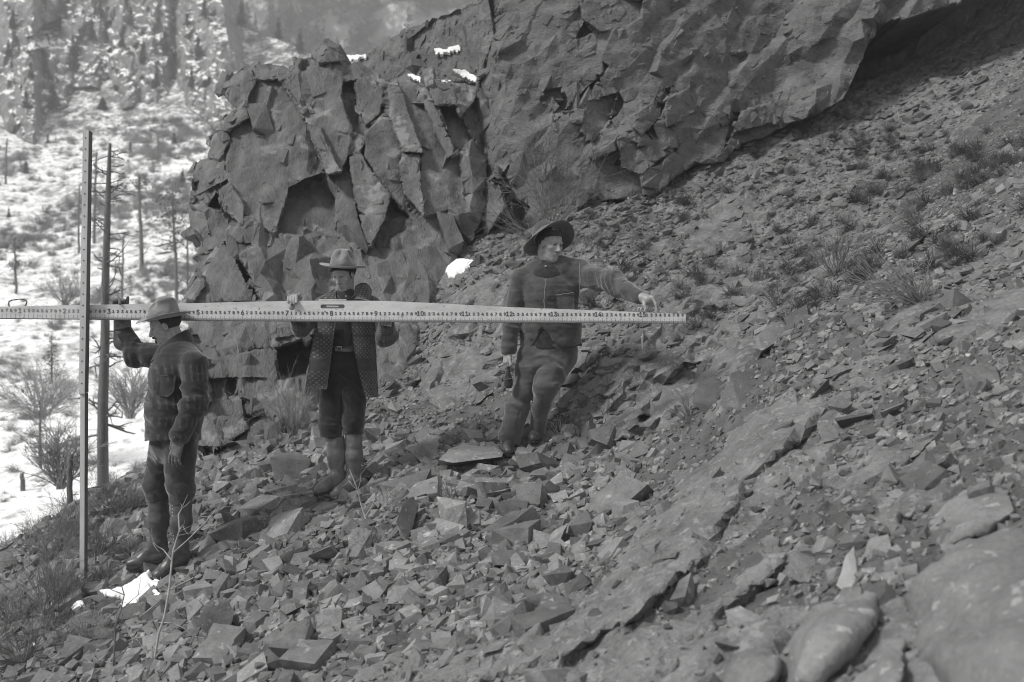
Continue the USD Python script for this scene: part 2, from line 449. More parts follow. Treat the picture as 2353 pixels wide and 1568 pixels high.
M['hill'] = mat('snowy_hillside', {
    'g': ('geometry', {}), 'sx': ('separate_xyz', {}),
    'a': ('noise_texture', {'scale': 0.55, 'detail': 7.0, 'roughness': 0.72}), 'b': ('noise_texture', {'scale': 2.2, 'detail': 5.0, 'roughness': 0.7}),
    'ab': ('mix_float', {'fac': 0.48}), 'nr': ('map_range', {'from_min': 0.45, 'from_max': 0.86, 'to_min': -0.30, 'to_max': -0.01}),
    'add': ('math', {'math_type': 'add'}), 'mask': ('rgb_ramp', {'ramp': [(0.39, g3(0.0)), (0.58, g3(1.0))]}),
    'rk': ('noise_texture', {'scale': 0.8, 'detail': 6.0, 'roughness': 0.7}), 'rr': ('rgb_ramp', {'ramp': [(0.3, g3(0.05)), (0.7, g3(0.18))]}),
    'mix': ('mix_color', {'b': g3(0.82)}), 'bp': ('bump', {'strength': 0.5, 'distance': 0.3}), 'p': ('principled_bsdf', {'roughness': 0.8})},
    [('g.position', 'a.vector'), ('g.position', 'b.vector'), ('g.position', 'rk.vector'), ('a.fac', 'ab.a'), ('b.fac', 'ab.b'), ('g.normal', 'sx.vector'), ('sx.z', 'nr.value'),
     ('ab.result', 'add.value1'), ('nr.result', 'add.value2'), ('add.value', 'mask.fac'), ('mask.color', 'mix.fac'), ('rk.fac', 'rr.fac'), ('rr.color', 'mix.a'), ('mix.result', 'p.base_color'), ('ab.result', 'bp.height'), ('bp.normal', 'p.normal')])
obj('snowy_hillside', (np.stack([_HX, _HY2, _HZ], -1).reshape(-1, 3), grid_faces(np.ones((len(_hx) - 1, len(_hy) - 1), bool), len(_hy))), M['hill'], smooth=35, kind='structure')

M['cliff_snow'] = mat('snowy_cliff_rock', {
    'g': ('geometry', {}), 'sx': ('separate_xyz', {}), 'mp': ('mapping', {'scale': (1.0, 1.0, 0.4)}),
    'a': ('noise_texture', {'scale': 0.8, 'detail': 7.0, 'roughness': 0.7}), 'nr': ('map_range', {'from_min': 0.0, 'from_max': 0.75, 'to_min': -0.24, 'to_max': 0.10}),
    'add': ('math', {'math_type': 'add'}), 'mask': ('rgb_ramp', {'ramp': [(0.575, g3(0.0)), (0.65, g3(1.0))]}),
    'rk': ('noise_texture', {'scale': 0.9, 'detail': 6.0, 'roughness': 0.7}), 'rr': ('rgb_ramp', {'ramp': [(0.3, g3(0.05)), (0.7, g3(0.22))]}),
    'mix': ('mix_color', {'b': g3(0.80)}), 'bp': ('bump', {'strength': 0.9, 'distance': 0.5}), 'p': ('principled_bsdf', {'roughness': 0.85})},
    [('g.position', 'a.vector'), ('g.position', 'mp.vector'), ('mp.vector', 'rk.vector'), ('g.normal', 'sx.vector'), ('sx.z', 'nr.value'), ('a.fac', 'add.value1'), ('nr.result', 'add.value2'), ('add.value', 'mask.fac'), ('mask.color', 'mix.fac'),
     ('rk.fac', 'rr.fac'), ('rr.color', 'mix.a'), ('mix.result', 'p.base_color'), ('rk.fac', 'bp.height'), ('bp.normal', 'p.normal')])

# the dark mountain beyond the skyline of the snowy slope
_mx, _my = np.linspace(-125, 70, 240), np.linspace(0, 1, 130)
_MX, _MT = np.meshgrid(_mx, _my, indexing='ij')
_MY = 178 + 62 * _MT
_MZ = 22 + 68 * _MT + 9 * (meshkit.fbm(np.stack([_MX, _MY, 0 * _MX], -1) * 0.035, 5, 91) - 0.5) + 5 * ridged(np.stack([_MX * 0.06, _MY * 0.02, 0 * _MX], -1), 3, 95)
M['mountain'] = mat('mountain_forest', {
    'g': ('geometry', {}), 'mp': ('mapping', {'scale': (1, 0.5, 0.5)}), 'a': ('noise_texture', {'scale': 0.22, 'detail': 8.0, 'roughness': 0.75}), 'r': ('rgb_ramp', {'ramp': [(0.35, g3(0.03)), (0.54, g3(0.08)), (0.61, g3(0.25)), (0.70, g3(0.6))]}),
    'p': ('principled_bsdf', {'roughness': 0.9})}, [('g.position', 'mp.vector'), ('mp.vector', 'a.vector'), ('a.fac', 'r.fac'), ('r.color', 'p.base_color')])
obj('distant_mountain', (np.stack([_MX, _MY, _MZ], -1).reshape(-1, 3), grid_faces(np.ones((239, 129), bool), 130)), M['mountain'], smooth=True, kind='structure')

# low brush that dots the snow slope: far too many to count
rb = np.random.default_rng(5)


def twig_clump(r, n=26, spread=0.9, thick=0.02):
    ms = []
    for _ in range(n):
        a, e = r.uniform(0, 2 * np.pi), r.uniform(0.25, 1.45)
        d = np.array([math.cos(a) * math.cos(e) * spread, math.sin(a) * math.cos(e) * spread, math.sin(e)])
        L = r.uniform(0.45, 1.0)
        b = r.normal(0, 0.10, 3) * (1, 1, 0)
        mid = b + d * L * 0.5 + r.normal(0, 0.06, 3)
        ms.append(tube([b, mid, b + d * L + r.normal(0, 0.08, 3)], [thick, thick * .8, thick * .4], 3, False))
        for _ in range(2):
            e2 = mid + r.normal(0, 0.22, 3) + d * 0.15
            ms.append(tube([mid, e2], [thick * .7, thick * .4], 3, False))
    return join(ms)


CLUMPS = [twig_clump(rb, 42, 1.0, 0.013) for _ in range(5)]
n = 26000
y = 20 + 86 * rb.random(n) ** 0.8
u = rb.uniform(-120, 900, n)
x = (u - CU) / FPX * y
dens = meshkit.fbm(np.stack([x * 0.16, y * 0.10, 0 * x], -1), 4, 81)
keep = rb.random(n) < smoothstep(0.46, 0.74, dens) * 0.42 + 0.06
x, y = x[keep], y[keep]
S = (0.12 + 0.55 * rb.random(len(x)) ** 3) * (0.55 + y / 90.0)
P = np.stack([x, y, hz(x, y) - 0.05], 1)
BRUSH = (P, S)

# winter air: one even box of haze round everything
M['haze'] = usdkit.material(stage, '/World/Looks/winter_haze', {'v': ('principled_volume', {'color': g3(0.95), 'density': 0.0016, 'anisotropy': 0.2})}, [], volume='v.volume')
obj('haze', box((-140, -30, -14), (110, 250, 100)), M['haze'], kind='stuff')
# ------------------------------------------------------------------ the cliff: fractured blocks, each with its own plane, at the depth where it stands
def zb(a):
    a = np.asarray(a, float)
    return np.stack([402 + a[:, 0] * .3297, 57.4 + a[:, 1] * .3297], -1)


def zc(a):
    a = np.asarray(a, float)
    return np.stack([402 + a[:, 0] * .2198, 517 + a[:, 1] * .2198], -1)


def zd(a):
    a = np.asarray(a, float)
    return np.stack([402 + a[:, 0] * .2198, 804 + a[:, 1] * .2198], -1)


def relief(name, outline, depth, facets, step, mat_, lean, seed, back=3.0, block=(70.0, 190.0), point=(17.0, 36.0), blocky=0.10, tilt=0.10, edge=0.3, facet=0.8, jag=3.0, fine=0.02, finest=7.0, unit=1.0, parent=None, **kw):
    """A fractured rock face: flat facets between joint blocks. outline and facets (polygon, offset towards the back, slope across, slope down) in print pixels,
    depth(u, v) the distance of its mean plane; lean = the angle of the joints; unit scales the relief to metres."""
    from scipy.spatial import Delaunay
    r = np.random.default_rng(seed)
    outline = np.asarray(outline, float)
    cu, sn = math.cos(lean), math.sin(lean)
    rot = lambda P: np.stack([P[:, 0] * cu + P[:, 1] * sn, -P[:, 0] * sn + P[:, 1] * cu], 1)
    unrot = lambda Q: np.stack([Q[:, 0] * cu - Q[:, 1] * sn, Q[:, 0] * sn + Q[:, 1] * cu], 1)
    c4 = rot(outline)
    lo, hi = c4.min(0) - 30, c4.max(0) + 30
    gx, gy = np.meshgrid(np.arange(lo[0], hi[0], point[0]), np.arange(lo[1], hi[1], point[1]), indexing='ij')
    Q = np.stack([gx + point[0] * r.uniform(-0.48, 0.48, gx.shape), gy + point[1] * r.uniform(-0.48, 0.48, gx.shape)], -1).reshape(-1, 2)
    P = unrot(Q)
    P = P[inside(outline, P[:, 0], P[:, 1]) & (edge_distance(outline, P[:, 0], P[:, 1]) > 5)]

    def along(poly, gap, jit):
        out = []
        poly = np.asarray(poly, float)
        for a, b in zip(poly, np.roll(poly, -1, 0)):
            m = max(1, int(np.linalg.norm(b - a) / gap))
            t = (np.arange(m) / m)[:, None]
            out.append(a + (b - a) * t)
        out = np.vstack(out)
        return out + r.normal(0, jit, out.shape)
    rim_pts = along(outline, 9.0, jag * 0.6)
    extra = []
    for poly, *_ in facets:
        poly = np.asarray(poly, float)
        c = poly.mean(0)
        q = along(poly, 6.0, 0.5)
        d = q - c
        d /= np.maximum(np.linalg.norm(d, axis=1, keepdims=True), 1e-6)
        extra += [q - d * 2.4, q + d * 2.4]
    if extra:
        extra = np.vstack(extra)
        extra = extra[inside(outline, extra[:, 0], extra[:, 1]) & (edge_distance(outline, extra[:, 0], extra[:, 1]) > 4)]
        P = np.vstack([P[cKDTree(extra).query(P)[0] > 9.0], extra])
    n_in = len(P)
    P = np.vstack([P, rim_pts])
    # joint blocks
    Q = rot(P) / np.array(block)
    n = int(np.prod(Q.max(0) - Q.min(0) + 2) * 1.2)
    seeds = Q.min(0) - 1 + r.random((n, 2)) * (Q.max(0) - Q.min(0) + 2)
    _, k = cKDTree(seeds).query(Q)
    off = unit * (r.normal(0, blocky, n)[k] + r.normal(0, tilt, n)[k] * (Q[:, 0] - seeds[k, 0]) + r.normal(0, tilt, n)[k] * (Q[:, 1] - seeds[k, 1]) + r.normal(0, fine, len(P)))
    for poly, d, su, sv in facets:
        m = inside(poly, P[:, 0], P[:, 1])
        c = np.mean(poly, 0)
        off[m] = facet * (d + su * (P[m, 0] - c[0]) / 100.0 + sv * (P[m, 1] - c[1]) / 100.0) + 0.22 * off[m]
    ed = edge_distance(outline, P[:, 0], P[:, 1])
    off += unit * edge * np.clip(1 - ed / 24.0, 0, 1) ** 2
    D = depth(P[:, 0], P[:, 1]) + off
    T = Delaunay(rot(P) / np.array([1.0, 1.25])).simplices
    c = P[T].mean(1)
    T = T[inside(outline, c[:, 0], c[:, 1])]
    e1, e2 = P[T[:, 1]] - P[T[:, 0]], P[T[:, 2]] - P[T[:, 0]]
    area = e1[:, 0] * e2[:, 1] - e1[:, 1] * e2[:, 0]
    T[area > 0] = T[area > 0][:, ::-1]
    W = pts(np.stack([P[:, 0], P[:, 1], D], 1))
    size = finest * np.median(D) / FPX
    v, f = refine(W, T, size, 12)
    mm = trimesh.Trimesh(v, f, process=False)
    mm.merge_vertices()
    v, f = np.asarray(mm.vertices), np.asarray(mm.faces)
    nrm = normals_of(v, f)
    v = v + nrm * (unit * (0.05 * (meshkit.fbm(v * (7.0 / unit), 4, seed + 11) - 0.5) + min(0.07, blocky) * (ridged(v * (1.9 / unit), 3, seed + 13) - 0.6)))[:, None]
    e = np.concatenate([f[:, [0, 1]], f[:, [1, 2]], f[:, [2, 0]]])
    key = np.minimum(e[:, 0], e[:, 1]).astype(np.int64) * len(v) + np.maximum(e[:, 0], e[:, 1])
    _, inv, cnt = np.unique(key, return_inverse=True, return_counts=True)
    rim = e[cnt[inv] == 1]
    v2 = v + np.array([0, back, 0])
    f2 = np.vstack([np.stack([rim[:, 1], rim[:, 0], rim[:, 0] + len(v)], 1), np.stack([rim[:, 1], rim[:, 0] + len(v), rim[:, 1] + len(v)], 1)])
    vv, ff = compact(np.vstack([v, v2]), np.vstack([f, f2]))
    root = thing(name, kw.get('label'), kw.get('category'), (0, 0, 0), kind=kw.get('kind'))
    obj('face', (vv, ff), mat_, root, smooth=14)
    return root, (v, nrm)


def normals_of(v, f):
    n = np.zeros_like(v)
    fn = np.cross(v[f[:, 1]] - v[f[:, 0]], v[f[:, 2]] - v[f[:, 0]])
    for k in range(3):
        np.add.at(n, f[:, k], fn)
    return n / np.maximum(np.linalg.norm(n, axis=1, keepdims=True), 1e-12)


def face_blocks(root, face, count, seed, lean, size, mat_, within=None, proud=0.25):
    """Angular blocks that stand out of a rock face, long along its joints: each a mesh of its own."""
    r = np.random.default_rng(seed)
    v, n = face
    u = CU + v[:, 0] / v[:, 1] * FPX
    w = CV - (v[:, 2] - EYE) / v[:, 1] * FPX
    ok = (u > -20) & (u < 2380) & (w > -20) & (n[:, 1] < -0.3)
    if within is not None:
        ok &= inside(within, u, w)
    pick = r.choice(np.nonzero(ok)[0], count)
    joint = np.array([-math.sin(lean), 0.15, -math.cos(lean)])
    for i in pick:
        L = size[0] + (size[1] - size[0]) * r.random() ** 2.2
        z = n[i] * 0.85 + np.array([0, -0.25, 0.0]) + r.normal(0, 0.13, 3)
        z /= np.linalg.norm(z)
        x = joint + r.normal(0, 0.14, 3)
        x -= z * (x @ z)
        x /= np.linalg.norm(x)
        R_ = np.stack([x, np.cross(z, x), z], 1)
        s_ = slate_block(r, 1.0, r.uniform(0.28, 0.6), r.uniform(0.18, 0.4))
        vv = np.asarray(s_.vertices) * L
        obj('rock_block', roughen(trimesh.Trimesh(vv @ R_.T + v[i] + z * L * 0.25 * (proud - 0.25), s_.faces, process=False), 0.05, int(i) % 89, 0.7), mat_, root, smooth=False)


def slate_block(r, a, b, c):
    k = np.array([(sx * a / 2, sy * b / 2, sz * c / 2) for sx in (-1, 1) for sy in (-1, 1) for sz in (-1, 1)])
    k += r.normal(0, 1, k.shape) * np.array([a, b, c]) * 0.13
    extra = r.uniform(-0.5, 0.5, (4, 3)) * np.array([a, b, c]) * 1.08
    return hull(np.vstack([k, extra]))


def roughen(m, amp, seed, cuts=2):
    """Weathers a hull: subdivided, its faces dimpled, its edges kept."""
    v, f = np.asarray(m.vertices), np.asarray(m.faces)
    size = np.ptp(v, 0).max()
    v, f = refine(v, f, size / (5.0 * cuts))
    mm = trimesh.Trimesh(v, f, process=True)
    n = np.asarray(mm.vertex_normals)
    d = meshkit.fbm(mm.vertices * (3.2 / size) + seed, 4, seed) - 0.5 + 0.5 * (meshkit.fbm(mm.vertices * (11.0 / size) + seed, 3, seed) - 0.5)
    return mm.vertices + n * (amp * size * d)[:, None], mm.faces


OUT = [(425, 1120), (440, 1000), (448, 900), (440, 800), (432, 720), (420, 690), (446, 642), (462, 610), (448, 590), (460, 562), (425, 545), (437, 522), (440, 480), (437, 462), (448, 385), (480, 362), (484, 342),
       (478, 325), (490, 307), (495, 287), (541, 251), (518, 225), (503, 196), (545, 166), (560, 146), (575, 152), (590, 142), (602, 152), (640, 150), (664, 162), (680, 140), (714, 135), (715, 118), (735, 101), (758, 92),
       (781, 105), (792, 132), (796, 150), (830, 142), (850, 165), (905, 188), (945, 172), (1010, 185), (1105, 195), (1150, 240), (1120, 330), (1110, 480), (1080, 560), (1060, 640), (1000, 720), (960, 860), (880, 960), (720, 1000), (640, 1060), (600, 1120)]
FAC = [
    (zb([(480, 400), (720, 380), (800, 500), (930, 700), (1040, 1000), (1040, 1035), (900, 1080), (800, 1140), (690, 1460), (480, 1320), (350, 1060), (390, 760), (500, 560)]), 0.0, 0.10, -0.05),
    (zb([(300, 400), (470, 330), (560, 380), (520, 500), (490, 580), (380, 620), (320, 430)]), -0.25, -0.1, 0.0),
    (zb([(270, 700), (490, 570), (510, 640), (380, 740), (290, 740)]), -0.3, 0.0, -0.25),
    (zb([(780, 340), (1080, 320), (1170, 380), (1165, 500), (1230, 760), (1210, 900), (1150, 1040), (1060, 1040), (940, 720), (860, 540), (800, 440)]), -0.32, 0.06, -0.04),
    (zb([(940, 720), (1010, 730), (1150, 1020), (1060, 1050), (980, 860)]), -0.50, -0.12, -0.06),
    (zb([(800, 1140), (900, 1080), (1050, 1035), (1060, 1100), (1120, 1110), (1130, 1450), (690, 1470)]), 0.6, 0.1, -0.16),
    (zb([(1165, 400), (1270, 390), (1280, 700), (1235, 770), (1165, 500)]), 0.45, 0.0, -0.1),
    (zb([(1250, 380), (1410, 360), (1450, 460), (1430, 620), (1330, 700), (1270, 560)]), -0.10, 0.1, -0.05),
    (zb([(1490, 420), (1550, 400), (1640, 650), (1725, 890), (1600, 890), (1500, 640)]), -0.55, -0.25, 0.0),
    (zb([(1550, 400), (1740, 430), (1800, 560), (1980, 900), (1990, 1050), (2000, 1260), (1740, 1340), (1700, 1180), (1725, 890), (1640, 650)]), -0.18, 0.35, -0.05),
    (zb([(1690, 430), (1740, 430), (1960, 900), (1900, 930)]), -0.45, 0.0, 0.0),
    (zb([(1760, 400), (2000, 420), (2110, 440), (2080, 530), (1990, 640), (1900, 560), (1810, 560)]), -0.35, 0.2, -0.1),
    (zb([(1830, 560), (1960, 560), (1990, 640), (2070, 790), (1970, 900)]), 0.25, 0.0, 0.0),
    (zb([(1220, 920), (1290, 900), (1340, 990), (1500, 1190), (1460, 1350), (1350, 1568), (1280, 1300), (1240, 1050)]), -0.42, -0.15, 0.02),
    (zb([(1215, 740), (1330, 790), (1290, 900), (1210, 910)]), -0.2, 0.0, 0.1),
    (zb([(1330, 760), (1430, 650), (1500, 660), (1580, 900), (1570, 1100), (1640, 1340), (1500, 1190), (1330, 930)]), -0.20, 0.3, 0.0),
    (zb([(1590, 900), (1700, 900), (1720, 1190), (1740, 1340), (1600, 1180), (1575, 1000)]), -0.45, -0.2, -0.05),
    (zb([(1500, 1200), (1640, 1340), (1600, 1430), (1470, 1500), (1450, 1400)]), 0.3, 0.0, 0.0),
    (zb([(1120, 1090), (1230, 1080), (1265, 1300), (1310, 1568), (1150, 1568), (1125, 1300)]), -0.02, -0.25, 0.0),
    (zb([(1240, 1080), (1265, 1300), (1310, 1568), (1360, 1568), (1290, 1330)]), 0.45, 0.0, 0.0),
    (zb([(240, 760), (380, 740), (370, 840), (310, 940), (230, 930)]), -0.15, -0.15, 0.05),
    (zb([(100, 1220), (180, 960), (345, 950), (355, 1090), (230, 1150)]), -0.05, -0.2, -0.15),
    (zb([(305, 1150), (380, 1105), (490, 1260), (470, 1400), (330, 1290)]), -0.35, 0.15, 0.0),
    (zb([(225, 1270), (290, 1175), (335, 1300)]), 0.7, 0.0, 0.0),
    (zb([(945, 190), (1080, 105), (1170, 160), (1180, 250), (1000, 270)]), -0.10, 0.1, -0.3),
    (zc([(60, 160), (190, 80), (400, 100), (430, 240), (240, 330), (160, 260)]), -0.1, 0.0, -0.2),
    (zc([(520, 190), (790, 190), (680, 350), (600, 300)]), -0.15, 0.0, 0.3),
    (zc([(510, 170), (780, 190), (770, 215), (520, 205)]), 0.5, 0.0, 0.0),
    (zc([(250, 470), (430, 240), (520, 200), (900, 800), (130, 810)]), -0.28, 0.22, -0.06),
    (zc([(500, 190), (540, 200), (680, 340), (900, 790), (870, 800), (640, 370)]), 0.35, 0.0, 0.0),
    (zc([(100, 760), (250, 600), (300, 560), (300, 640), (200, 800)]), -0.45, 0.0, -0.2),
    (zc([(1050, 1290), (1480, 1130), (1400, 1600), (1080, 1600), (1050, 1450)]), 0.9, 0.0, 0.0),
    (zc([(320, 1430), (600, 1380), (1050, 1300), (1080, 1600), (320, 1600)]), -0.20, 0.12, 0.1),
    (zc([(630, 1375), (820, 1285), (1060, 1285), (1060, 1310), (860, 1320), (640, 1390)]), 0.35, 0.0, 0.0),
    (zc([(1060, 1090), (1270, 1060), (1350, 1100), (1180, 1170), (1070, 1180)]), -0.3, 0.2, 0.0),
    (zd([(270, 560), (700, 480), (720, 730), (500, 730), (260, 760)]), -0.02, 0.1, 0.0),
    (zd([(270, 730), (720, 730), (760, 830), (500, 1020), (190, 1010), (270, 900)]), -0.30, 0.1, -0.1),
    (zd([(180, 1290), (330, 1150), (500, 1010), (750, 830), (940, 680), (970, 700), (770, 850), (510, 1050), (330, 1180)]), 0.9, 0.0, 0.0),
    (zd([(240, 1250), (510, 1050), (770, 850), (970, 700), (1010, 1100), (780, 1420), (230, 1470)]), -0.22, 0.15, -0.2),
]
OUTCROP, OFACE = relief('rock_outcrop', OUT, lambda u, v: 9.15 + (1100 - v) * 0.0040 + 0.0006 * np.maximum(u - 700, 0) + 0.0009 * np.maximum(560 - u, 0), FAC, 3.4, M['cliff'], -0.24, 301, block=(80.0, 230.0), point=(17.0, 42.0), blocky=0.10, tilt=0.10, fine=0.02, facet=0.58, kind='structure')
face_blocks(OUTCROP, OFACE, 34, 31, -0.24, (0.14, 0.50), M['cliff'], within=[(430, 110), (1130, 110), (1130, 520), (900, 940), (430, 1090)])

WALL = [(1100, -420), (2600, -420), (2290, -70), (2235, -8), (2180, 10), (2105, 35), (2010, 58), (2000, 95), (1960, 180), (1935, 230), (1880, 262), (1815, 282), (1765, 312), (1700, 330), (1660, 372), (1600, 378), (1560, 400),
        (1490, 455), (1400, 500), (1310, 520), (1240, 560), (1150, 600), (1060, 610), (1000, 520), (900, 420), (780, 300), (760, 200), (800, 152), (832, 138), (868, 108), (930, 72), (1003, 42), (1060, 20), (1098, 2)]


def zw(a):
    a = np.asarray(a, float)
    return np.stack([1033.9 + a[:, 0] * .3663, a[:, 1] * .3663], -1)


WFAC = [
    ([(1000, 45), (1110, 5), (1118, 60), (1090, 190), (1020, 170), (960, 150), (930, 100)], 0.5, 0.3, 0.2),
    ([(1060, 20), (1118, -40), (1135, 80), (1100, 200), (1080, 150)], -0.3, 0.3, 0.0),
    (zw([(820, 830), (860, 640), (1050, 580), (1000, 760), (900, 890)]), 0.10, 0.5, 0.0),
    (zw([(1000, 780), (1060, 580), (1100, 640), (1050, 720)]), 0.28, 0.0, 0.0),
    (zw([(1180, 700), (1340, 600), (1340, 640), (1310, 740), (1200, 850), (1150, 800)]), -0.12, 0.4, 0.0),
    (zw([(1340, 560), (1400, 540), (1330, 720), (1240, 850), (1225, 840), (1310, 740)]), 0.22, 0.0, 0.0),
    (zw([(1350, 620), (1500, 560), (1560, 640), (1470, 760), (1360, 800)]), -0.14, 0.3, 0.1),
    (zw([(1050, 850), (1180, 900), (1160, 1080), (1080, 1120)]), -0.1, 0.5, 0.0),
    (zw([(880, 980), (1030, 890), (1040, 940), (900, 1000)]), -0.32, 0.0, 0.3),
    (zw([(830, 1060), (940, 1000), (1190, 1100), (1220, 1230), (950, 1260), (810, 1180)]), 0.05, 0.2, 0.0),
    (zw([(810, 1180), (940, 1180), (800, 1320)]), -0.3, 0.2, 0.0),
    (zw([(960, 1260), (1230, 1225), (1200, 1270), (980, 1320)]), 0.5, 0.0, 0.0),
    (zw([(1710, 970), (1830, 720), (1780, 700), (1730, 860)]), 0.3, 0.0, 0.0),
    (zw([(1830, 700), (2130, 620), (2120, 740), (1900, 800), (1790, 830)]), -0.25, 0.25, -0.1),
    (zw([(1200, 1090), (1440, 910), (1430, 940), (1300, 1040), (1230, 1070)]), 0.25, 0.0, 0.0),
    (zw([(820, 0), (1210, 0), (1200, 110), (1100, 180), (940, 200), (830, 120)]), -0.1, 0.3, -0.1),
    (zw([(780, 250), (900, 210), (840, 150)]), 0.3, 0.0, 0.0),
    (zw([(830, 580), (1000, 410), (990, 440), (880, 580), (640, 800), (640, 780)]), 0.3, 0.0, 0.0),
    (zw([(560, 640), (600, 560), (700, 550), (740, 640), (720, 700), (640, 600)]), 0.3, 0.0, 0.0),
    (zw([(60, 730), (210, 600), (210, 560), (160, 560)]), 0.35, 0.0, 0.0),
    (zw([(100, 1200), (300, 1090), (350, 1300), (250, 1450), (60, 1420)]), -0.75, 0.3, -0.2),
    (zw([(280, 1090), (340, 1080), (420, 1250), (500, 1300), (440, 1480), (300, 1500), (360, 1300)]), 0.6, 0.0, 0.0),
]
ROCKWALL, WFACE = relief('rock_wall', WALL, lambda u, v: 12.1 + 0.0004 * (u - 1300) + 0.0016 * (500 - v) + 0.0022 * np.clip(u - 1480, 0, 300) - 0.0012 * np.clip(u - 1800, 0, 300) + 0.0125 * np.clip(1150 - u, 0, 400), WFAC, 4.4, M['wall'], 0.62, 411, back=5.0, facet=0.6, block=(60.0, 170.0), point=(16.0, 36.0), blocky=0.05, tilt=0.06, fine=0.015, edge=0.05, finest=8.0, kind='structure')
face_blocks(ROCKWALL, WFACE, 60, 33, 0.72, (0.12, 0.40), M['wall'], proud=-0.1)

# the dark back of the hollow under the wall
HOLLOW = [(2360, -80), (2000, 20), (1950, 150), (1900, 235), (1850, 280), (1930, 268), (2070, 190), (2260, 20)]
relief('hollow_rock', HOLLOW, lambda u, v: 16.0 + 0 * u, [], 5.0, M['cliff'], 0.75, 611, back=4.0, blocky=0.08, edge=0.2, kind='structure')

# the broken cliffs across the canyon, snow on whatever in them lies flat enough
FARC = [(-260, -90), (-260, 300), (0, 262), (10, 297), (43, 316), (76, 333), (96, 287), (132, 257), (162, 241), (171, 204), (198, 198), (224, 200), (250, 176), (264, 194), (259, 231), (280, 252), (303, 244), (313, 227), (346, 244), (386, 218), (396, 178),
        (422, 211), (425, 237), (461, 270), (488, 307), (530, 320), (560, 200), (541, 158), (541, 122), (527, 112), (518, 66), (508, 0), (500, -90)]
_fb = np.array([q for q in FARC[1:25] if q[0] > -300])
_fb = _fb[np.argsort(_fb[:, 0])]
_fy = np.array([hit(q[0], q[1], 60.0, 150.0, hz)[1] for q in _fb])
CLIFFY = lambda u, v: np.interp(u, _fb[:, 0], _fy) - 0.6 + (np.interp(u, _fb[:, 0], _fb[:, 1]) - v) * 0.050
relief('canyon_cliff', FARC, CLIFFY, [
    ([(95, 60), (140, 40), (140, 75), (110, 110), (60, 120), (70, 90)], 2.0, 0, -9.0), ([(60, 85), (110, 80), (115, 105), (70, 110)], 1.5, 0, -8.0)], 5.0, M['cliff_snow'], -0.05, 711, back=12.0, block=(26.0, 80.0), point=(7.0, 11.0),
    blocky=0.20, tilt=0.22, fine=0.055, edge=0.1, finest=4.0, unit=2.4, facet=1.0, kind='structure')

# bedrock that grows out of the slope: the rib on the right, the bank behind the leaning man, the slab at the bottom edge


def rooted(lift, gain=0.55):
    return lambda u, v: ground_depth(np.stack([u, v], -1)) - lift - gain * ledge_height(np.asarray(u, float), np.asarray(v, float))


RIB = [(1215, 1600), (1270, 1480), (1340, 1380), (1440, 1250), (1560, 1120), (1660, 1020), (1740, 950), (1800, 905), (1880, 900), (1915, 940), (1850, 1010), (1780, 1065), (1720, 1110), (1705, 1170), (1660, 1225), (1650, 1290), (1560, 1335), (1505, 1392), (1440, 1440), (1380, 1470), (1330, 1510), (1320, 1600)]
relief('bedrock_rib', RIB, rooted(0.05, 0.9), [], 4.0, M['bank'], 0.80, 811, back=1.0, block=(46.0, 150.0), point=(13.0, 30.0), blocky=0.025, tilt=0.03, fine=0.010, edge=0.10, finest=6.0, kind='structure')
RIB2 = [(1560, 1420), (1640, 1370), (1720, 1310), (1800, 1262), (1830, 1290), (1800, 1330), (1740, 1372), (1660, 1425), (1600, 1490), (1540, 1560), (1480, 1560), (1500, 1490)]
relief('bedrock_rib', RIB2, rooted(0.03, 0.9), [], 4.0, M['bank'], 0.80, 812, back=1.0, block=(40.0, 120.0), point=(13.0, 28.0), blocky=0.025, tilt=0.03, fine=0.010, edge=0.09, finest=6.0, kind='structure')
SLAB = [(820, 1600), (900, 1560), (1010, 1520), (1130, 1490), (1260, 1470), (1340, 1490), (1320, 1520), (1220, 1545), (1120, 1575), (1060, 1610)]
relief('bedrock_rib', SLAB, rooted(0.03, 0.8), [], 4.0, M['bank'], 1.25, 813, back=1.0, block=(46.0, 150.0), point=(14.0, 30.0), blocky=0.02, tilt=0.02, fine=0.008, edge=0.08, finest=6.0, kind='structure')
BANK = [(1325, 1005), (1345, 900), (1380, 820), (1420, 770), (1440, 690), (1500, 640), (1600, 600), (1700, 590), (1765, 640), (1770, 740), (1740, 830), (1670, 930), (1560, 985), (1440, 1015)]
relief('bedrock_bank', BANK, rooted(0.05, 0.5), [], 4.0, M['bank'], 1.05, 814, back=1.0, block=(40.0, 90.0), point=(11.0, 18.0), blocky=0.06, tilt=0.08, fine=0.022, edge=0.12, finest=5.0, kind='structure')
BANK2 = [(960, 900), (1000, 780), (1030, 700), (1060, 650), (1120, 620), (1180, 640), (1180, 760), (1150, 880), (1100, 930), (1020, 950)]
relief('bedrock_bank', BANK2, rooted(0.04, 0.5), [], 4.0, M['bank'], 1.05, 815, back=1.0, block=(40.0, 90.0), point=(11.0, 18.0), blocky=0.06, tilt=0.08, fine=0.02, edge=0.12, finest=5.0, kind='structure')
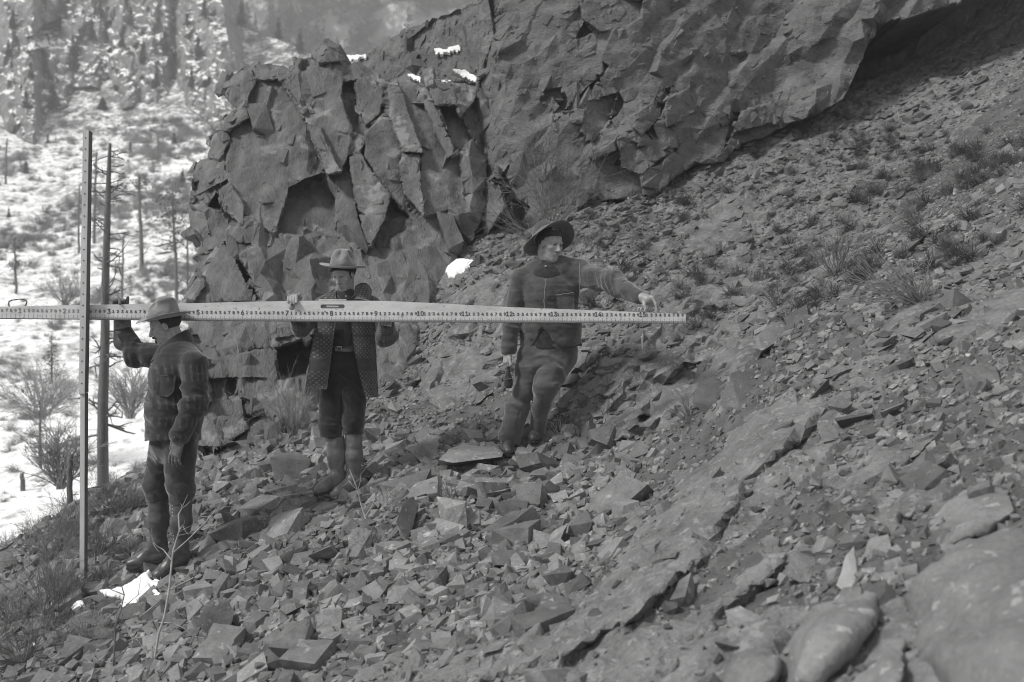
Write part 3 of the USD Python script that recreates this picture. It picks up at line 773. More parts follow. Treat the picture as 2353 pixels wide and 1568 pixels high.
for k_, (o_, l_) in enumerate([([(1880, 1110), (1960, 1030), (2100, 955), (2170, 975), (2110, 1050), (2000, 1120), (1920, 1160)], 0.8), ([(2140, 770), (2230, 700), (2380, 640), (2390, 740), (2260, 800), (2170, 815)], 0.85), ([(1980, 770), (2070, 700), (2150, 695), (2100, 770), (2010, 815)], 0.85),
                            ([(1450, 590), (1560, 510), (1700, 440), (1800, 470), (1720, 550), (1580, 610)], 0.95), ([(2010, 1180), (2120, 1100), (2220, 1080), (2240, 1120), (2130, 1190), (2040, 1215)], 0.85), ([(1240, 640), (1340, 580), (1430, 570), (1420, 650), (1330, 700), (1250, 710)], 1.0)]):
    relief('bedrock_outcrop', o_, rooted(0.05, 0.3), [], 4.0, M['bank'], l_, 830 + k_, back=1.0, block=(44.0, 110.0), point=(13.0, 24.0), blocky=0.04, tilt=0.05, fine=0.014, edge=0.11, finest=6.0, kind='structure')


def round_rock(m, amp, seed, cuts=3):
    """A worn rock: a hull whose edges and corners are rubbed down, then dimpled."""
    v, f = np.asarray(m.vertices), np.asarray(m.faces)
    size = np.ptp(v, 0).max()
    v, f = refine(v, f, size / 18.0)
    mm = trimesh.Trimesh(v, f, process=True)
    trimesh.smoothing.filter_laplacian(mm, lamb=0.5, iterations=4 * cuts)
    v, f = np.array(mm.vertices), np.array(mm.faces)
    v, f = refine(v, f, size / 40.0)
    n = normals_of(v, f)
    d = 1.3 * (ridged(v * (2.6 / size) + seed, 3, seed) - 0.6) + 0.7 * (meshkit.fbm(v * (9.0 / size) + seed, 4, seed) - 0.5)
    return v + n * (amp * size * d)[:, None], f
# ------------------------------------------------------------------ loose stones
def slope_normal(x, y, e=0.12):
    gx = (_h0(np.stack([x + e, y], -1)) - _h0(np.stack([x - e, y], -1))) / (2 * e)
    gy = (_h0(np.stack([x, y + e], -1)) - _h0(np.stack([x, y - e], -1))) / (2 * e)
    n = np.stack([-gx, -gy, np.ones_like(gx)], -1)
    return n / np.linalg.norm(n, axis=-1, keepdims=True)


def slate(r, a=1.0, b=0.72, c=0.34, n=9):
    """An angular slab: a hull of points near the faces of a skewed box."""
    k = r.uniform(-0.5, 0.5, (n, 3)) * (a, b, 1)
    k[:, 2] = np.where(r.random(n) < 0.5, -0.5, 0.5) * c * r.uniform(0.75, 1.0, n)
    ax = np.argmax(np.abs(k[:, :2]) / (a, b), 1)
    for i in range(n):
        k[i, ax[i]] = np.sign(k[i, ax[i]]) * 0.5 * (a, b)[ax[i]] * r.uniform(0.8, 1.0)
    k[:, 0] += k[:, 2] * r.uniform(-0.6, 0.6)
    k[:, 1] += k[:, 2] * r.uniform(-0.6, 0.6)
    return hull(k)


def frames(nrm, r, tilt):
    """Random rotations whose third axis is near the given normals."""
    m = len(nrm)
    z = nrm + r.normal(0, 1, (m, 3)) * np.reshape(tilt, (-1, 1))
    z /= np.linalg.norm(z, axis=1, keepdims=True)
    t = np.cross(z, r.normal(0, 1, (m, 3)))
    t /= np.linalg.norm(t, axis=1, keepdims=True)
    return np.stack([t, np.cross(z, t), z], -1)


def quats(R):
    from scipy.spatial.transform import Rotation
    q = Rotation.from_matrix(R).as_quat()
    return Vt.QuathArray([Gf.Quath(float(a[3]), float(a[0]), float(a[1]), float(a[2])) for a in q])


def print_uv(P):
    return CU + P[:, 0] / P[:, 1] * FPX, CV - (P[:, 2] - EYE) / P[:, 1] * FPX


def scatter(n, r, ylo=2.3, yhi=14.5):
    y = np.sqrt(r.uniform(ylo ** 2, yhi ** 2, n))
    x = r.uniform(-0.53, 0.53, n) * y
    P = np.stack([x, y, gz(x, y)], -1)
    u, v = print_uv(P)
    return P[(u > -80) & (u < 2430) & (v < 1640) & (v > -30)]


def talus_amount(P):
    """How thickly coarse stones lie: the open talus below the men and the patch on the upper right, little on bedrock."""
    u, v = print_uv(P)
    b = bedrock(P[:, 0], P[:, 1])
    core = smoothstep(930, 1060, v + 0.25 * (1000 - u) * (u < 1000)) * smoothstep(1560, 1380, u + 0.5 * (v - 1100))
    band = smoothstep(1740, 1800, u) * smoothstep(500, 600, v + 0.4 * (u - 2000)) * 0.75
    return np.clip(core + band + 0.12, 0, 1) * (1 - 0.75 * b)


rs = np.random.default_rng(77)
SHAPES = [slate(rs, 1.0, rs.uniform(0.5, 0.85), rs.uniform(0.25, 0.55), int(rs.integers(8, 13))) for _ in range(10)] + [slate_block(rs, 1.0, rs.uniform(0.55, 0.9), rs.uniform(0.35, 0.7)) for _ in range(12)]
SNOWY = [[(205, 1362), (240, 1364), (285, 1360), (300, 1345), (318, 1330), (345, 1312), (378, 1340), (382, 1378), (330, 1384), (288, 1432), (262, 1400), (238, 1378)], [(990, 622), (1026, 582), (1104, 604), (1066, 626), (1042, 644)], [(242, 1130), (285, 1114), (302, 1120), (248, 1138)], [(162, 1390), (198, 1378), (198, 1404), (162, 1404)], [(68, 1490), (104, 1470), (82, 1500)]]


def off_snow(P):
    u, v = print_uv(P)
    k = np.ones(len(P), bool)
    for q in SNOWY:
        k &= ~inside(q, u, v)
    return P[k | (rs.random(len(P)) < 0.22)]



def instancer(path, protos, P, idx, R, S, material):
    pi = UsdGeom.PointInstancer.Define(stage, path)
    pi.GetPrim().SetCustomDataByKey('kind', 'stuff')
    rel = pi.CreatePrototypesRel()
    for i, s in enumerate(protos):
        q = usdkit.mesh(stage, f'{path}/shape_{i:03d}', s, material)
        rel.AddTarget(q.GetPath())
    pi.CreatePositionsAttr(Vt.Vec3fArray.FromNumpy(P.astype(np.float32)))
    pi.CreateProtoIndicesAttr(Vt.IntArray.FromNumpy(idx.astype(np.int32)))
    pi.CreateOrientationsAttr(quats(R))
    pi.CreateScalesAttr(Vt.Vec3fArray.FromNumpy(np.repeat(S[:, None], 3, 1).astype(np.float32)))
    return pi


def far_view(P, nrm, S):
    return P + nrm * (S * 0.06)[:, None]


# big loose stones, one mesh each
P = off_snow(scatter(2900, rs))
w = talus_amount(P)
P = P[rs.random(len(P)) < w * 0.9]
S = (0.085 + 0.10 * rs.random(len(P)) ** 1.8 + 0.15 * rs.random(len(P)) ** 6) * np.where(print_uv(P)[0] > 1700, 0.62, 1.0)
seen = S / P[:, 1]
order = np.argsort(-seen)
BIG_P, BIG_S = P[order[:300]], S[order[:300]]
REST_P, REST_S = P[order[300:]], S[order[300:]]
N = slope_normal(BIG_P[:, 0], BIG_P[:, 1])
R = frames(N, rs, np.full(len(N), 0.28))
for i in range(len(BIG_P)):
    s = slate(rs, 1.0, rs.uniform(0.5, 0.9), rs.uniform(0.3, 0.6), int(rs.integers(9, 14))) if i % 2 else slate_block(rs, 1.0, rs.uniform(0.5, 0.9), rs.uniform(0.35, 0.65))
    obj('stone', roughen(trimesh.Trimesh(np.asarray(s.vertices) @ R[i].T * BIG_S[i] + BIG_P[i] + N[i] * BIG_S[i] * 0.08, s.faces, process=False), 0.06, i % 83, 0.8), M['stone'], SLOPE, smooth=False)

# the rest of the scree
P = off_snow(scatter(130000, rs))
w = talus_amount(P)
u, v = print_uv(P)
onrib = bedrock(P[:, 0], P[:, 1]) * smoothstep(960, 1040, v)
keep = rs.random(len(P)) < (0.30 + 0.5 * w) * (1 - 0.65 * onrib)
P, w = P[keep], w[keep]
S = (0.016 + 0.028 * rs.random(len(P)) ** 2) + w * 0.095 * rs.random(len(P)) ** 3.2
u, v = print_uv(P)
S *= (0.75 + 0.25 * np.clip(P[:, 1] / 6.0, 0.3, 1.6)) * np.where(u > 1700, 0.72, 1.0)
P, S = np.vstack([P, REST_P]), np.concatenate([S, REST_S])
N = slope_normal(P[:, 0], P[:, 1])
instancer(f'{SLOPE}/scree', SHAPES, far_view(P, N, S), rs.integers(0, len(SHAPES), len(P)), frames(N, rs, np.full(len(P), 0.38)), S, M['stone'])


# ------------------------------------------------------------------ boulders that one can point to: hulls of surveyed corners (u, v, depth offset)
def boulder(corners, label, m='boulder', base=None, name='boulder', cat='boulder', amp=0.07, Y=None, shift=0.0, cuts=2):
    c = np.asarray(corners, float)
    if Y is None:
        bu, bv = base if base else c[np.argmax(c[:, 1]), :2]
        Y = hit(bu, bv)[1]
    W = pts(np.stack([c[:, 0], c[:, 1], Y + shift + c[:, 2]], 1))
    lo = W.min(0)
    t = thing(name, label, cat, (W[:, 0].mean(), W[:, 1].mean(), lo[2]))
    obj('rock', roughen(hull(W), amp, int(abs(c[0, 0])) % 97, cuts), M[m], t, smooth=25)
    return t


boulder([(1114, 1425, .10), (1133, 1369, .35), (1174, 1376, .42), (1212, 1399, .30), (1217, 1420, .02), (1137, 1424, 0), (1212, 1443, .03), (1129, 1456, .0), (1200, 1435, .4), (1120, 1440, .3)],
        'wedge-shaped grey block with flat top and dark striped front, alone on the lower talus', base=(1160, 1452), amp=0.035)
boulder([(937, 1033, .25), (1001, 991, .55), (1046, 1018, .5), (1027, 1041, .15), (997, 1071, 0), (967, 1061, 0), (1000, 1075, .3), (945, 1045, .5)], 'flat tilted pale slab left of the overhanging slab below the leaning man', 'boulder', base=(985, 1072), amp=0.04)
boulder([(1031, 1033, .35), (1065, 1018, .6), (1133, 1014, .6), (1158, 1040, .3), (1153, 1050, .1), (1008, 1057, .05), (1012, 1070, .15), (1060, 1062, .3), (1150, 1060, .5), (1040, 1064, .02)],
        'broad flat slab with a black gap under it, beside the boot of the leaning man', base=(1010, 1082), Y=7.55, amp=0.04)
boulder([(1178, 1026, .2), (1201, 1007, .4), (1242, 1014, .4), (1238, 1034, .35), (1213, 1046, .05), (1193, 1058, 0), (1185, 1045, .0), (1232, 1050, .4), (1200, 1060, .2)], 'angular pale block with a black shaded side right of the leaning man\'s boot', base=(1200, 1060), amp=0.05)
boulder([(620, 1053, .05), (640, 1040, .25), (690, 1042, .3), (714, 1056, .25), (714, 1095, .2), (697, 1112, .02), (660, 1118, 0), (632, 1100, .02), (640, 1110, .3), (705, 1105, .35)], 'dark square block with an overhanging lip left of the middle man\'s boots', 'boulder_dark', base=(660, 1116), amp=0.06)
boulder([(633, 1150, .1), (650, 1133, .3), (690, 1124, .35), (706, 1134, .2), (694, 1148, .0), (660, 1156, 0), (640, 1156, .05), (690, 1152, .3)], 'pale elongated stone just below the dark square block', 'boulder_pale', base=(660, 1156), amp=0.05)
boulder([(895, 1135, .0), (925, 1100, .2), (985, 1075, .5), (1000, 1090, .45), (995, 1125, .2), (960, 1143, .05), (905, 1145, .0), (950, 1145, .3)], 'long grey ledge slab slanting up from the dry weeds to the snow scrap', base=(940, 1146), amp=0.06)
boulder([(910, 1200, .0), (925, 1160, .1), (950, 1139, .2), (963, 1158, .2), (950, 1205, .1), (935, 1246, 0), (920, 1235, .02), (955, 1195, .35), (940, 1230, .3)], 'tall upright slab leaning on its neighbours amid the dry weeds', base=(935, 1248), amp=0.06)
boulder([(499, 1128, .05), (510, 1115, .2), (545, 1106, .3), (560, 1115, .25), (549, 1130, .1), (520, 1140, .0), (500, 1140, 0), (545, 1138, .3)], 'pale flat stone right of the knees of the man in the plaid coat', 'boulder_pale', base=(525, 1140), amp=0.05)
boulder([(786, 1397, .05), (816, 1365, .2), (846, 1354, .25), (856, 1361, .22), (830, 1385, .1), (801, 1404, .0), (805, 1408, .2), (848, 1370, .3)], 'long narrow stone with sharp edges pointing uphill on the lower left talus', base=(800, 1405), amp=0.05)
boulder([(661, 1455, .05), (675, 1430, .15), (700, 1424, .2), (708, 1436, .15), (690, 1462, .02), (666, 1476, 0), (664, 1470, .2), (705, 1450, .3)], 'tilted pale brick-like stone low on the talus, down left from the long narrow stone', 'boulder', base=(668, 1476), amp=0.05)
boulder([(462, 1400, .1), (490, 1376, .25), (528, 1382, .3), (537, 1412, .25), (520, 1470, .1), (500, 1515, .0), (472, 1480, 0), (462, 1440, .02), (528, 1440, .4), (510, 1500, .35)], 'largest tall block among the stones right of the pale sapling', base=(495, 1518), amp=0.07)
boulder([(425, 1380, .0), (430, 1350, .15), (460, 1337, .25), (474, 1350, .2), (468, 1390, .05), (440, 1395, 0), (465, 1385, .3)], 'stone with pale flat top just above the tall block by the sapling', base=(450, 1396), amp=0.06)
boulder([(498, 1345, .0), (515, 1326, .15), (545, 1322, .25), (560, 1335, .2), (550, 1355, .0), (515, 1362, 0), (550, 1358, .25)], 'pale block with dark right face above the coarse stones right of the sapling', 'boulder_pale', base=(525, 1362), amp=0.05)
boulder([(406, 1318, .0), (412, 1300, .12), (440, 1292, .2), (451, 1302, .18), (446, 1322, .03), (415, 1330, 0), (445, 1326, .2)], 'cube-like pale stone touching the heel of the man in the plaid coat', 'boulder_pale', base=(425, 1330), amp=0.05)
boulder([(222, 1395, .0), (235, 1377, .12), (262, 1373, .2), (276, 1388, .15), (262, 1408, .02), (235, 1414, 0), (265, 1410, .2)], 'rounded dark stone half ringed by the snow patch', 'boulder_dark', base=(245, 1414), amp=0.07)
boulder([(295, 1366, .0), (310, 1352, .1), (340, 1348, .15), (350, 1360, .12), (338, 1374, .0), (310, 1376, 0), (340, 1376, .15)], 'small rounded stone poking out of the middle of the snow patch', 'boulder_dark', base=(320, 1377), amp=0.07)
def ledge(corners, label, m='boulder', name='bedrock_ledge', cat='ledge', amp=0.02, cuts=4):
    W = np.array([pt(u, v, hit(u, v)[1] - p_) for u, v, p_ in corners])
    W = np.vstack([W, W + np.array([0.0, 0.30, -0.22])])
    t = thing(name, label, cat, (W[:, 0].mean(), W[:, 1].mean(), W[:, 2].min()))
    obj('rock', round_rock(hull(W), amp, int(abs(corners[0][0])) % 97, 1) if name == 'boulder' else roughen(hull(W), amp, int(abs(corners[0][0])) % 97, cuts), M[m], t, smooth=True if name == 'boulder' else 25)


# right side: bedrock slabs and loose blocks
ledge([(1880, 600, .02), (1950, 568, .05), (1965, 590, .12), (1920, 624, .15), (1886, 628, .08), (1930, 590, .10), (1925, 605, -.3)], 'dark-bottomed slab on the skyline of the right slope below the dark bush', amp=0.05)
ledge([(2040, 560, .08), (2085, 525, .12), (2130, 515, .14), (2140, 530, .14), (2090, 570, .2), (2060, 585, .1), (2095, 550, -.4)], 'dark block highest on the skyline of the right slope', m='boulder_dark', amp=0.06)
boulder([(1636, 1468, .05), (1690, 1440, .35), (1768, 1417, .5), (1774, 1440, .42), (1740, 1478, .1), (1693, 1487, .0), (1640, 1474, 0), (1700, 1503, .05), (1760, 1490, .3), (1650, 1490, .1)], 'sharp wedge of rock with a flat lit top at the lower right', base=(1700, 1503), amp=0.035)
boulder([(1776, 1470, .0), (1800, 1440, .2), (1830, 1438, .3), (1848, 1458, .2), (1830, 1490, .05), (1790, 1502, 0), (1836, 1500, .3)], 'rounded block beside the sharp wedge at the lower right', base=(1805, 1502), amp=0.06)
ledge([(1800, 1560, .02), (1835, 1480, .05), (1900, 1415, .06), (1980, 1375, .05), (2020, 1380, .06), (2005, 1440, .14), (1950, 1505, .16), (1890, 1560, .14), (1830, 1590, .10), (1870, 1500, .20), (1950, 1430, .20), (1910, 1475, .24), (1960, 1420, -.3)], 'big smooth oblong rock out of focus at the lower right', name='boulder', cat='boulder', amp=0.07, cuts=4)
ledge([(2075, 1530, .03), (2110, 1430, .08), (2170, 1320, .10), (2240, 1250, .08), (2330, 1240, .08), (2420, 1290, .10), (2440, 1500, .2), (2400, 1620, .2), (2200, 1630, .12), (2150, 1500, .24), (2230, 1400, .28), (2320, 1360, .28), (2280, 1500, .32), (2300, 1400, -.3)], 'largest smooth rock, out of focus in the lower right corner', name='boulder', cat='boulder', amp=0.09, cuts=5)
ledge([(1960, 1600, .02), (2000, 1530, .06), (2050, 1480, .08), (2085, 1490, .08), (2090, 1560, .14), (2060, 1620, .12), (2030, 1540, .18), (2040, 1550, -.2)], 'smooth rock in the bottom edge left of the corner rock', name='boulder', cat='boulder', amp=0.08, cuts=4)
ledge([(1650, 1590, .02), (1690, 1530, .05), (1760, 1500, .05), (1800, 1520, .08), (1790, 1580, .12), (1740, 1610, .12), (1735, 1550, .15), (1740, 1550, -.2)], 'low rounded rock at the bottom edge below the sharp wedge', name='boulder', cat='boulder', amp=0.08, cuts=4)
ledge([(2130, 1240, .02), (2180, 1180, .05), (2260, 1130, .05), (2330, 1130, .06), (2340, 1180, .12), (2260, 1230, .12), (2180, 1260, .08), (2240, 1180, .16), (2240, 1190, -.2)], 'long smooth hump of rock just above the corner rock at the right edge', name='boulder', cat='boulder', amp=0.08, cuts=4)
boulder([(1922, 1345, .02), (1945, 1275, .15), (1962, 1256, .2), (1976, 1300, .15), (1972, 1345, .02), (1935, 1356, 0), (1970, 1340, .3)], 'triangular upright slab among gravel on the right slope', 'boulder_pale', base=(1950, 1356), amp=0.04)
boulder([(1795, 1318, .0), (1830, 1270, .2), (1880, 1247, .35), (1926, 1246, .4), (1930, 1285, .25), (1900, 1325, .1), (1840, 1340, 0), (1920, 1320, .5)], 'broad curved slab left of the triangular slab on the right slope', base=(1850, 1342), amp=0.05)
boulder([(1985, 1222, .0), (2000, 1208, .12), (2035, 1207, .18), (2047, 1218, .15), (2030, 1234, .02), (2000, 1238, 0), (2035, 1236, .2)], 'small pale flat stone above the triangular slab', 'boulder_pale', base=(2010, 1238), amp=0.05)
boulder([(1984, 1062, .0), (1992, 1048, .08), (2015, 1045, .12), (2024, 1060, .1), (2018, 1080, .02), (1998, 1088, 0), (2018, 1084, .15)], 'brightest squarish white stone on the right slope', 'boulder_pale', base=(2005, 1088), amp=0.04)
boulder([(1733, 800, .0), (1742, 770, .1), (1770, 742, .35), (1796, 735, .4), (1816, 756, .35), (1808, 772, .2), (1752, 806, -.12), (1742, 824, .02), (1790, 790, .4), (1745, 812, .3)], 'jutting slab with a black shadowed underside on the skyline of the right slope', base=(1745, 826), amp=0.05)
boulder([(1654, 930, .0), (1676, 862, .1), (1700, 850, .2), (1732, 880, .2), (1728, 912, .1), (1700, 940, .0), (1672, 945, 0), (1725, 935, .35)], 'upright pointed rock with pale left edge right of the leaning man\'s bank', base=(1680, 946), amp=0.05)
boulder([(1591, 925, .0), (1605, 880, .12), (1640, 866, .25), (1668, 880, .22), (1660, 930, .05), (1625, 955, 0), (1660, 950, .3)], 'blunt dark block left of the upright pointed rock', 'boulder_dark', base=(1620, 955), amp=0.06)
boulder([(1588, 852, .0), (1610, 840, .12), (1640, 836, .2), (1634, 848, .1), (1605, 860, 0), (1632, 862, .15)], 'pale lens-shaped stone above the blunt dark block', 'boulder_pale', base=(1605, 860), amp=0.04)
boulder([(1872, 884, .0), (1890, 870, .08), (1916, 862, .15), (1920, 867, .12), (1900, 880, .02), (1878, 889, 0), (1915, 880, .12)], 'bright flat white stone on the upper right gravel', 'boulder_pale', base=(1880, 889), amp=0.04)
boulder([(1052, 985, .0), (1065, 935, .2), (1110, 905, .5), (1165, 900, .6), (1190, 940, .5), (1180, 1000, .3), (1110, 1008, .05), (1060, 1000, 0), (1170, 1005, .6)], 'large dark rock face behind the leaning man\'s legs', 'boulder_dark', base=(1100, 1010), amp=0.06, shift=0.35)


# foliated bedrock: plates that stand out of the bank and the rib, all dipping one way
P = scatter(60000, rs)
b = bedrock(P[:, 0], P[:, 1])
u, v = print_uv(P)
onrib = smoothstep(960, 1040, v) * smoothstep(1250, 1350, u + (v - 1200) * 0.6)
P = P[rs.random(len(P)) < smoothstep(0.35, 0.8, b) * 0.62 * (1 - 0.86 * onrib)]
S = (0.035 + 0.24 * rs.random(len(P)) ** 4.0) * (0.55 + P[:, 1] / 16.0) * np.where(P[:, 1] > 9.5, 0.62, 0.85)
FN = np.array([-0.50, -0.22, 0.84]) / np.linalg.norm([-0.50, -0.22, 0.84])
wob = 0.5 * (meshkit.fbm(P * 0.5, 2, 15) - 0.5)
FNs = FN + np.stack([wob, -wob * 0.6, 0 * wob], 1)
FNs = 0.65 * FNs + 0.35 * slope_normal(P[:, 0], P[:, 1])
PLATES = [slate(rs, 1.0, rs.uniform(0.4, 0.8), rs.uniform(0.16, 0.34), int(rs.integers(9, 14))) for _ in range(14)]
instancer(f'{SLOPE}/plates', PLATES, P - slope_normal(P[:, 0], P[:, 1]) * (S * 0.02)[:, None], rs.integers(0, len(PLATES), len(P)), frames(FNs / np.linalg.norm(FNs, axis=1, keepdims=True), rs, np.full(len(P), 0.16)), S, M['plate'])

# chips and small plates that stand out of the cliff faces
def face_chips(root, face, count, seed, lean, size, material, nm):
    r = np.random.default_rng(seed)
    v, n = face
    u = CU + v[:, 0] / v[:, 1] * FPX
    w = CV - (v[:, 2] - EYE) / v[:, 1] * FPX
    k = r.choice(np.nonzero((u > -20) & (u < 2380) & (w > -20) & (n[:, 1] < -0.2))[0], count)
    P, N = v[k], n[k]
    S = size[0] + (size[1] - size[0]) * r.random(count) ** 3
    z = N + r.normal(0, 0.18, (count, 3))
    z /= np.linalg.norm(z, axis=1, keepdims=True)
    x = np.array([-math.sin(lean), 0.15, -math.cos(lean)]) + r.normal(0, 0.22, (count, 3))
    x -= z * (x * z).sum(1, keepdims=True)
    x /= np.linalg.norm(x, axis=1, keepdims=True)
    instancer(f'{root}/{nm}', PLATES, P - N * (S * 0.06)[:, None], r.integers(0, len(PLATES), count), np.stack([x, np.cross(z, x), z], -1), S, material)


face_chips(OUTCROP, OFACE, 420, 61, -0.24, (0.05, 0.22), M['cliff'], 'rock_chips')
face_chips(ROCKWALL, WFACE, 2000, 62, 0.72, (0.04, 0.18), M['wall'], 'rock_chips')

# the brush on the far slope
R = frames(np.repeat([[0, 0, 1.0]], len(BRUSH[0]), 0), rb, np.full(len(BRUSH[0]), 0.15))
instancer('/World/hillside_brush', CLUMPS, BRUSH[0], rb.integers(0, len(CLUMPS), len(BRUSH[0])), R, BRUSH[1], M['brush'])
# ------------------------------------------------------------------ snow lying in patches on the slope and on the ledges
def snow_patch(poly, label, thick=0.05, step=2.6, fn=None, seed=1, near=None):
    poly = np.asarray(poly, float)
    u0, v0 = poly.min(0) - 4
    u1, v1 = poly.max(0) + 4
    U, V = np.meshgrid(np.arange(u0, u1, step), np.arange(v0, v1, step), indexing='ij')
    q = np.stack([U, V, 0 * U], -1)
    Wj, Xj = U + 9 * (meshkit.fbm(q / 9.0, 3, seed) - 0.5), V + 9 * (meshkit.fbm(q / 9.0, 3, seed + 3) - 0.5)
    ok = inside(poly, Wj, Xj)
    ed = edge_distance(poly, Wj, Xj) * ok
    W = np.zeros(U.shape + (3,))
    if fn is None:
        for i, j in np.ndindex(U.shape):
            W[i, j] = hit(U[i, j], V[i, j], *(near or (4, 13)))
    else:
        W = fn(U, V)
    import scipy.ndimage as nd
    W = nd.gaussian_filter(W, (2, 2, 0)) if fn is None else W
    lift = 0.6 * thick * (1 - np.exp(-ed / 7.0)) + 0.025 * (meshkit.fbm(W * 9, 3, seed) - 0.4)
    top = W + np.stack([0 * lift, -0.35 * lift, lift], -1)
    cell = ok[1:, 1:] & ok[:-1, 1:] & ok[1:, :-1] & ok[:-1, :-1]
    v, f = compact(top.reshape(-1, 3), grid_faces(cell, U.shape[1]))
    e = np.concatenate([f[:, [0, 1]], f[:, [1, 2]], f[:, [2, 0]]])
    key = np.minimum(e[:, 0], e[:, 1]).astype(np.int64) * len(v) + np.maximum(e[:, 0], e[:, 1])
    _, inv, cnt = np.unique(key, return_inverse=True, return_counts=True)
    rim = e[cnt[inv] == 1]
    f2 = np.vstack([np.stack([rim[:, 1], rim[:, 0], rim[:, 0] + len(v)], 1), np.stack([rim[:, 1], rim[:, 0] + len(v), rim[:, 1] + len(v)], 1)])
    v = np.vstack([v, v + (np.array([0, 0.05, -0.10]) if fn is None else np.array([0, 0.10, -0.01]))])
    return obj('snow_patch', (v, np.vstack([f, f2])), M['snow'], smooth=40, label=label, category='snow')


snow_patch([(990, 622), (1000, 610), (1022, 606), (1034, 597), (1026, 582), (1040, 590), (1060, 594), (1090, 598), (1104, 604), (1088, 612), (1066, 626), (1050, 634), (1042, 644), (1030, 640), (1022, 628)], 'star-shaped snow patch on the ledge between the middle man and the leaning man', 0.055, seed=5, near=(8, 13))
snow_patch([(205, 1362), (240, 1360), (285, 1352), (300, 1345), (318, 1330), (345, 1312), (352, 1318), (350, 1335), (378, 1340), (382, 1352), (350, 1356), (372, 1366), (380, 1378), (330, 1384), (322, 1404), (300, 1424), (288, 1432), (300, 1405), (296, 1392), (270, 1400), (282, 1380), (262, 1372), (240, 1378)],
           'biggest near snow patch, under the boots of the man in the plaid coat', 0.09, seed=9)
snow_patch([(242, 1130), (262, 1124), (285, 1114), (302, 1114), (300, 1126), (270, 1132), (248, 1138)], 'narrow snow streak left of the knees of the man in the plaid coat', 0.08, seed=12, near=(7, 13))
snow_patch([(162, 1390), (176, 1378), (196, 1380), (198, 1398), (176, 1404), (162, 1404)], 'snow scrap at the foot of the upright rod', 0.07, seed=14)
snow_patch([(70, 1480), (90, 1474), (104, 1470), (100, 1484), (82, 1500), (68, 1500)], 'snow scrap in the brush at the lower left edge', 0.08, seed=15)
snow_patch([(999, 1102), (1014, 1094), (1030, 1100), (1026, 1112), (1004, 1112)], 'small snow scrap under the broad flat slab', 0.06, seed=16)


_of = OFACE[0][OFACE[1][:, 1] < 0.2]
_ot = cKDTree(np.stack([CU + _of[:, 0] / _of[:, 1] * FPX, CV - (_of[:, 2] - EYE) / _of[:, 1] * FPX], 1))


def on_relief(U, V):
    d, k = _ot.query(np.stack([U.ravel(), V.ravel()], 1), k=6)
    D = _of[k, 1].min(1).reshape(U.shape)
    import scipy.ndimage as nd
    return pts(np.stack([U, V, nd.gaussian_filter(nd.minimum_filter(D, 5), 6) - 0.03], -1))


snow_patch([(933, 172), (950, 168), (968, 182), (1000, 182), (1038, 186), (1036, 192), (990, 190), (962, 190), (946, 184)], 'long thin snow ledge on top of the rock outcrop', 0.05, fn=on_relief, seed=21)
snow_patch([(1040, 162), (1072, 160), (1078, 168), (1100, 178), (1114, 190), (1094, 194), (1070, 180), (1044, 170)], 'snow tongue where the rock outcrop meets the rock wall', 0.05, fn=on_relief, seed=22)


_wf = WFACE[0][WFACE[1][:, 1] < 0.2]
_wt = cKDTree(np.stack([CU + _wf[:, 0] / _wf[:, 1] * FPX, CV - (_wf[:, 2] - EYE) / _wf[:, 1] * FPX], 1))


def on_ridge(U, V):
    d, k = _wt.query(np.stack([U.ravel(), V.ravel()], 1), k=6)
    import scipy.ndimage as nd
    return pts(np.stack([U, V, nd.gaussian_filter(nd.minimum_filter(_wf[k, 1].min(1).reshape(U.shape), 5), 6) - 0.03], -1))


snow_patch([(793, 128), (806, 126), (830, 128), (848, 128), (838, 136), (806, 140), (794, 138)], 'snow pocket in the notch behind the topmost boulder of the outcrop', 0.06, fn=on_ridge, seed=23)
snow_patch([(994, 110), (1020, 113), (1054, 106), (1060, 118), (1030, 126), (1000, 126)], 'snow streak on the ridge behind the outcrop', 0.06, fn=on_ridge, seed=24)
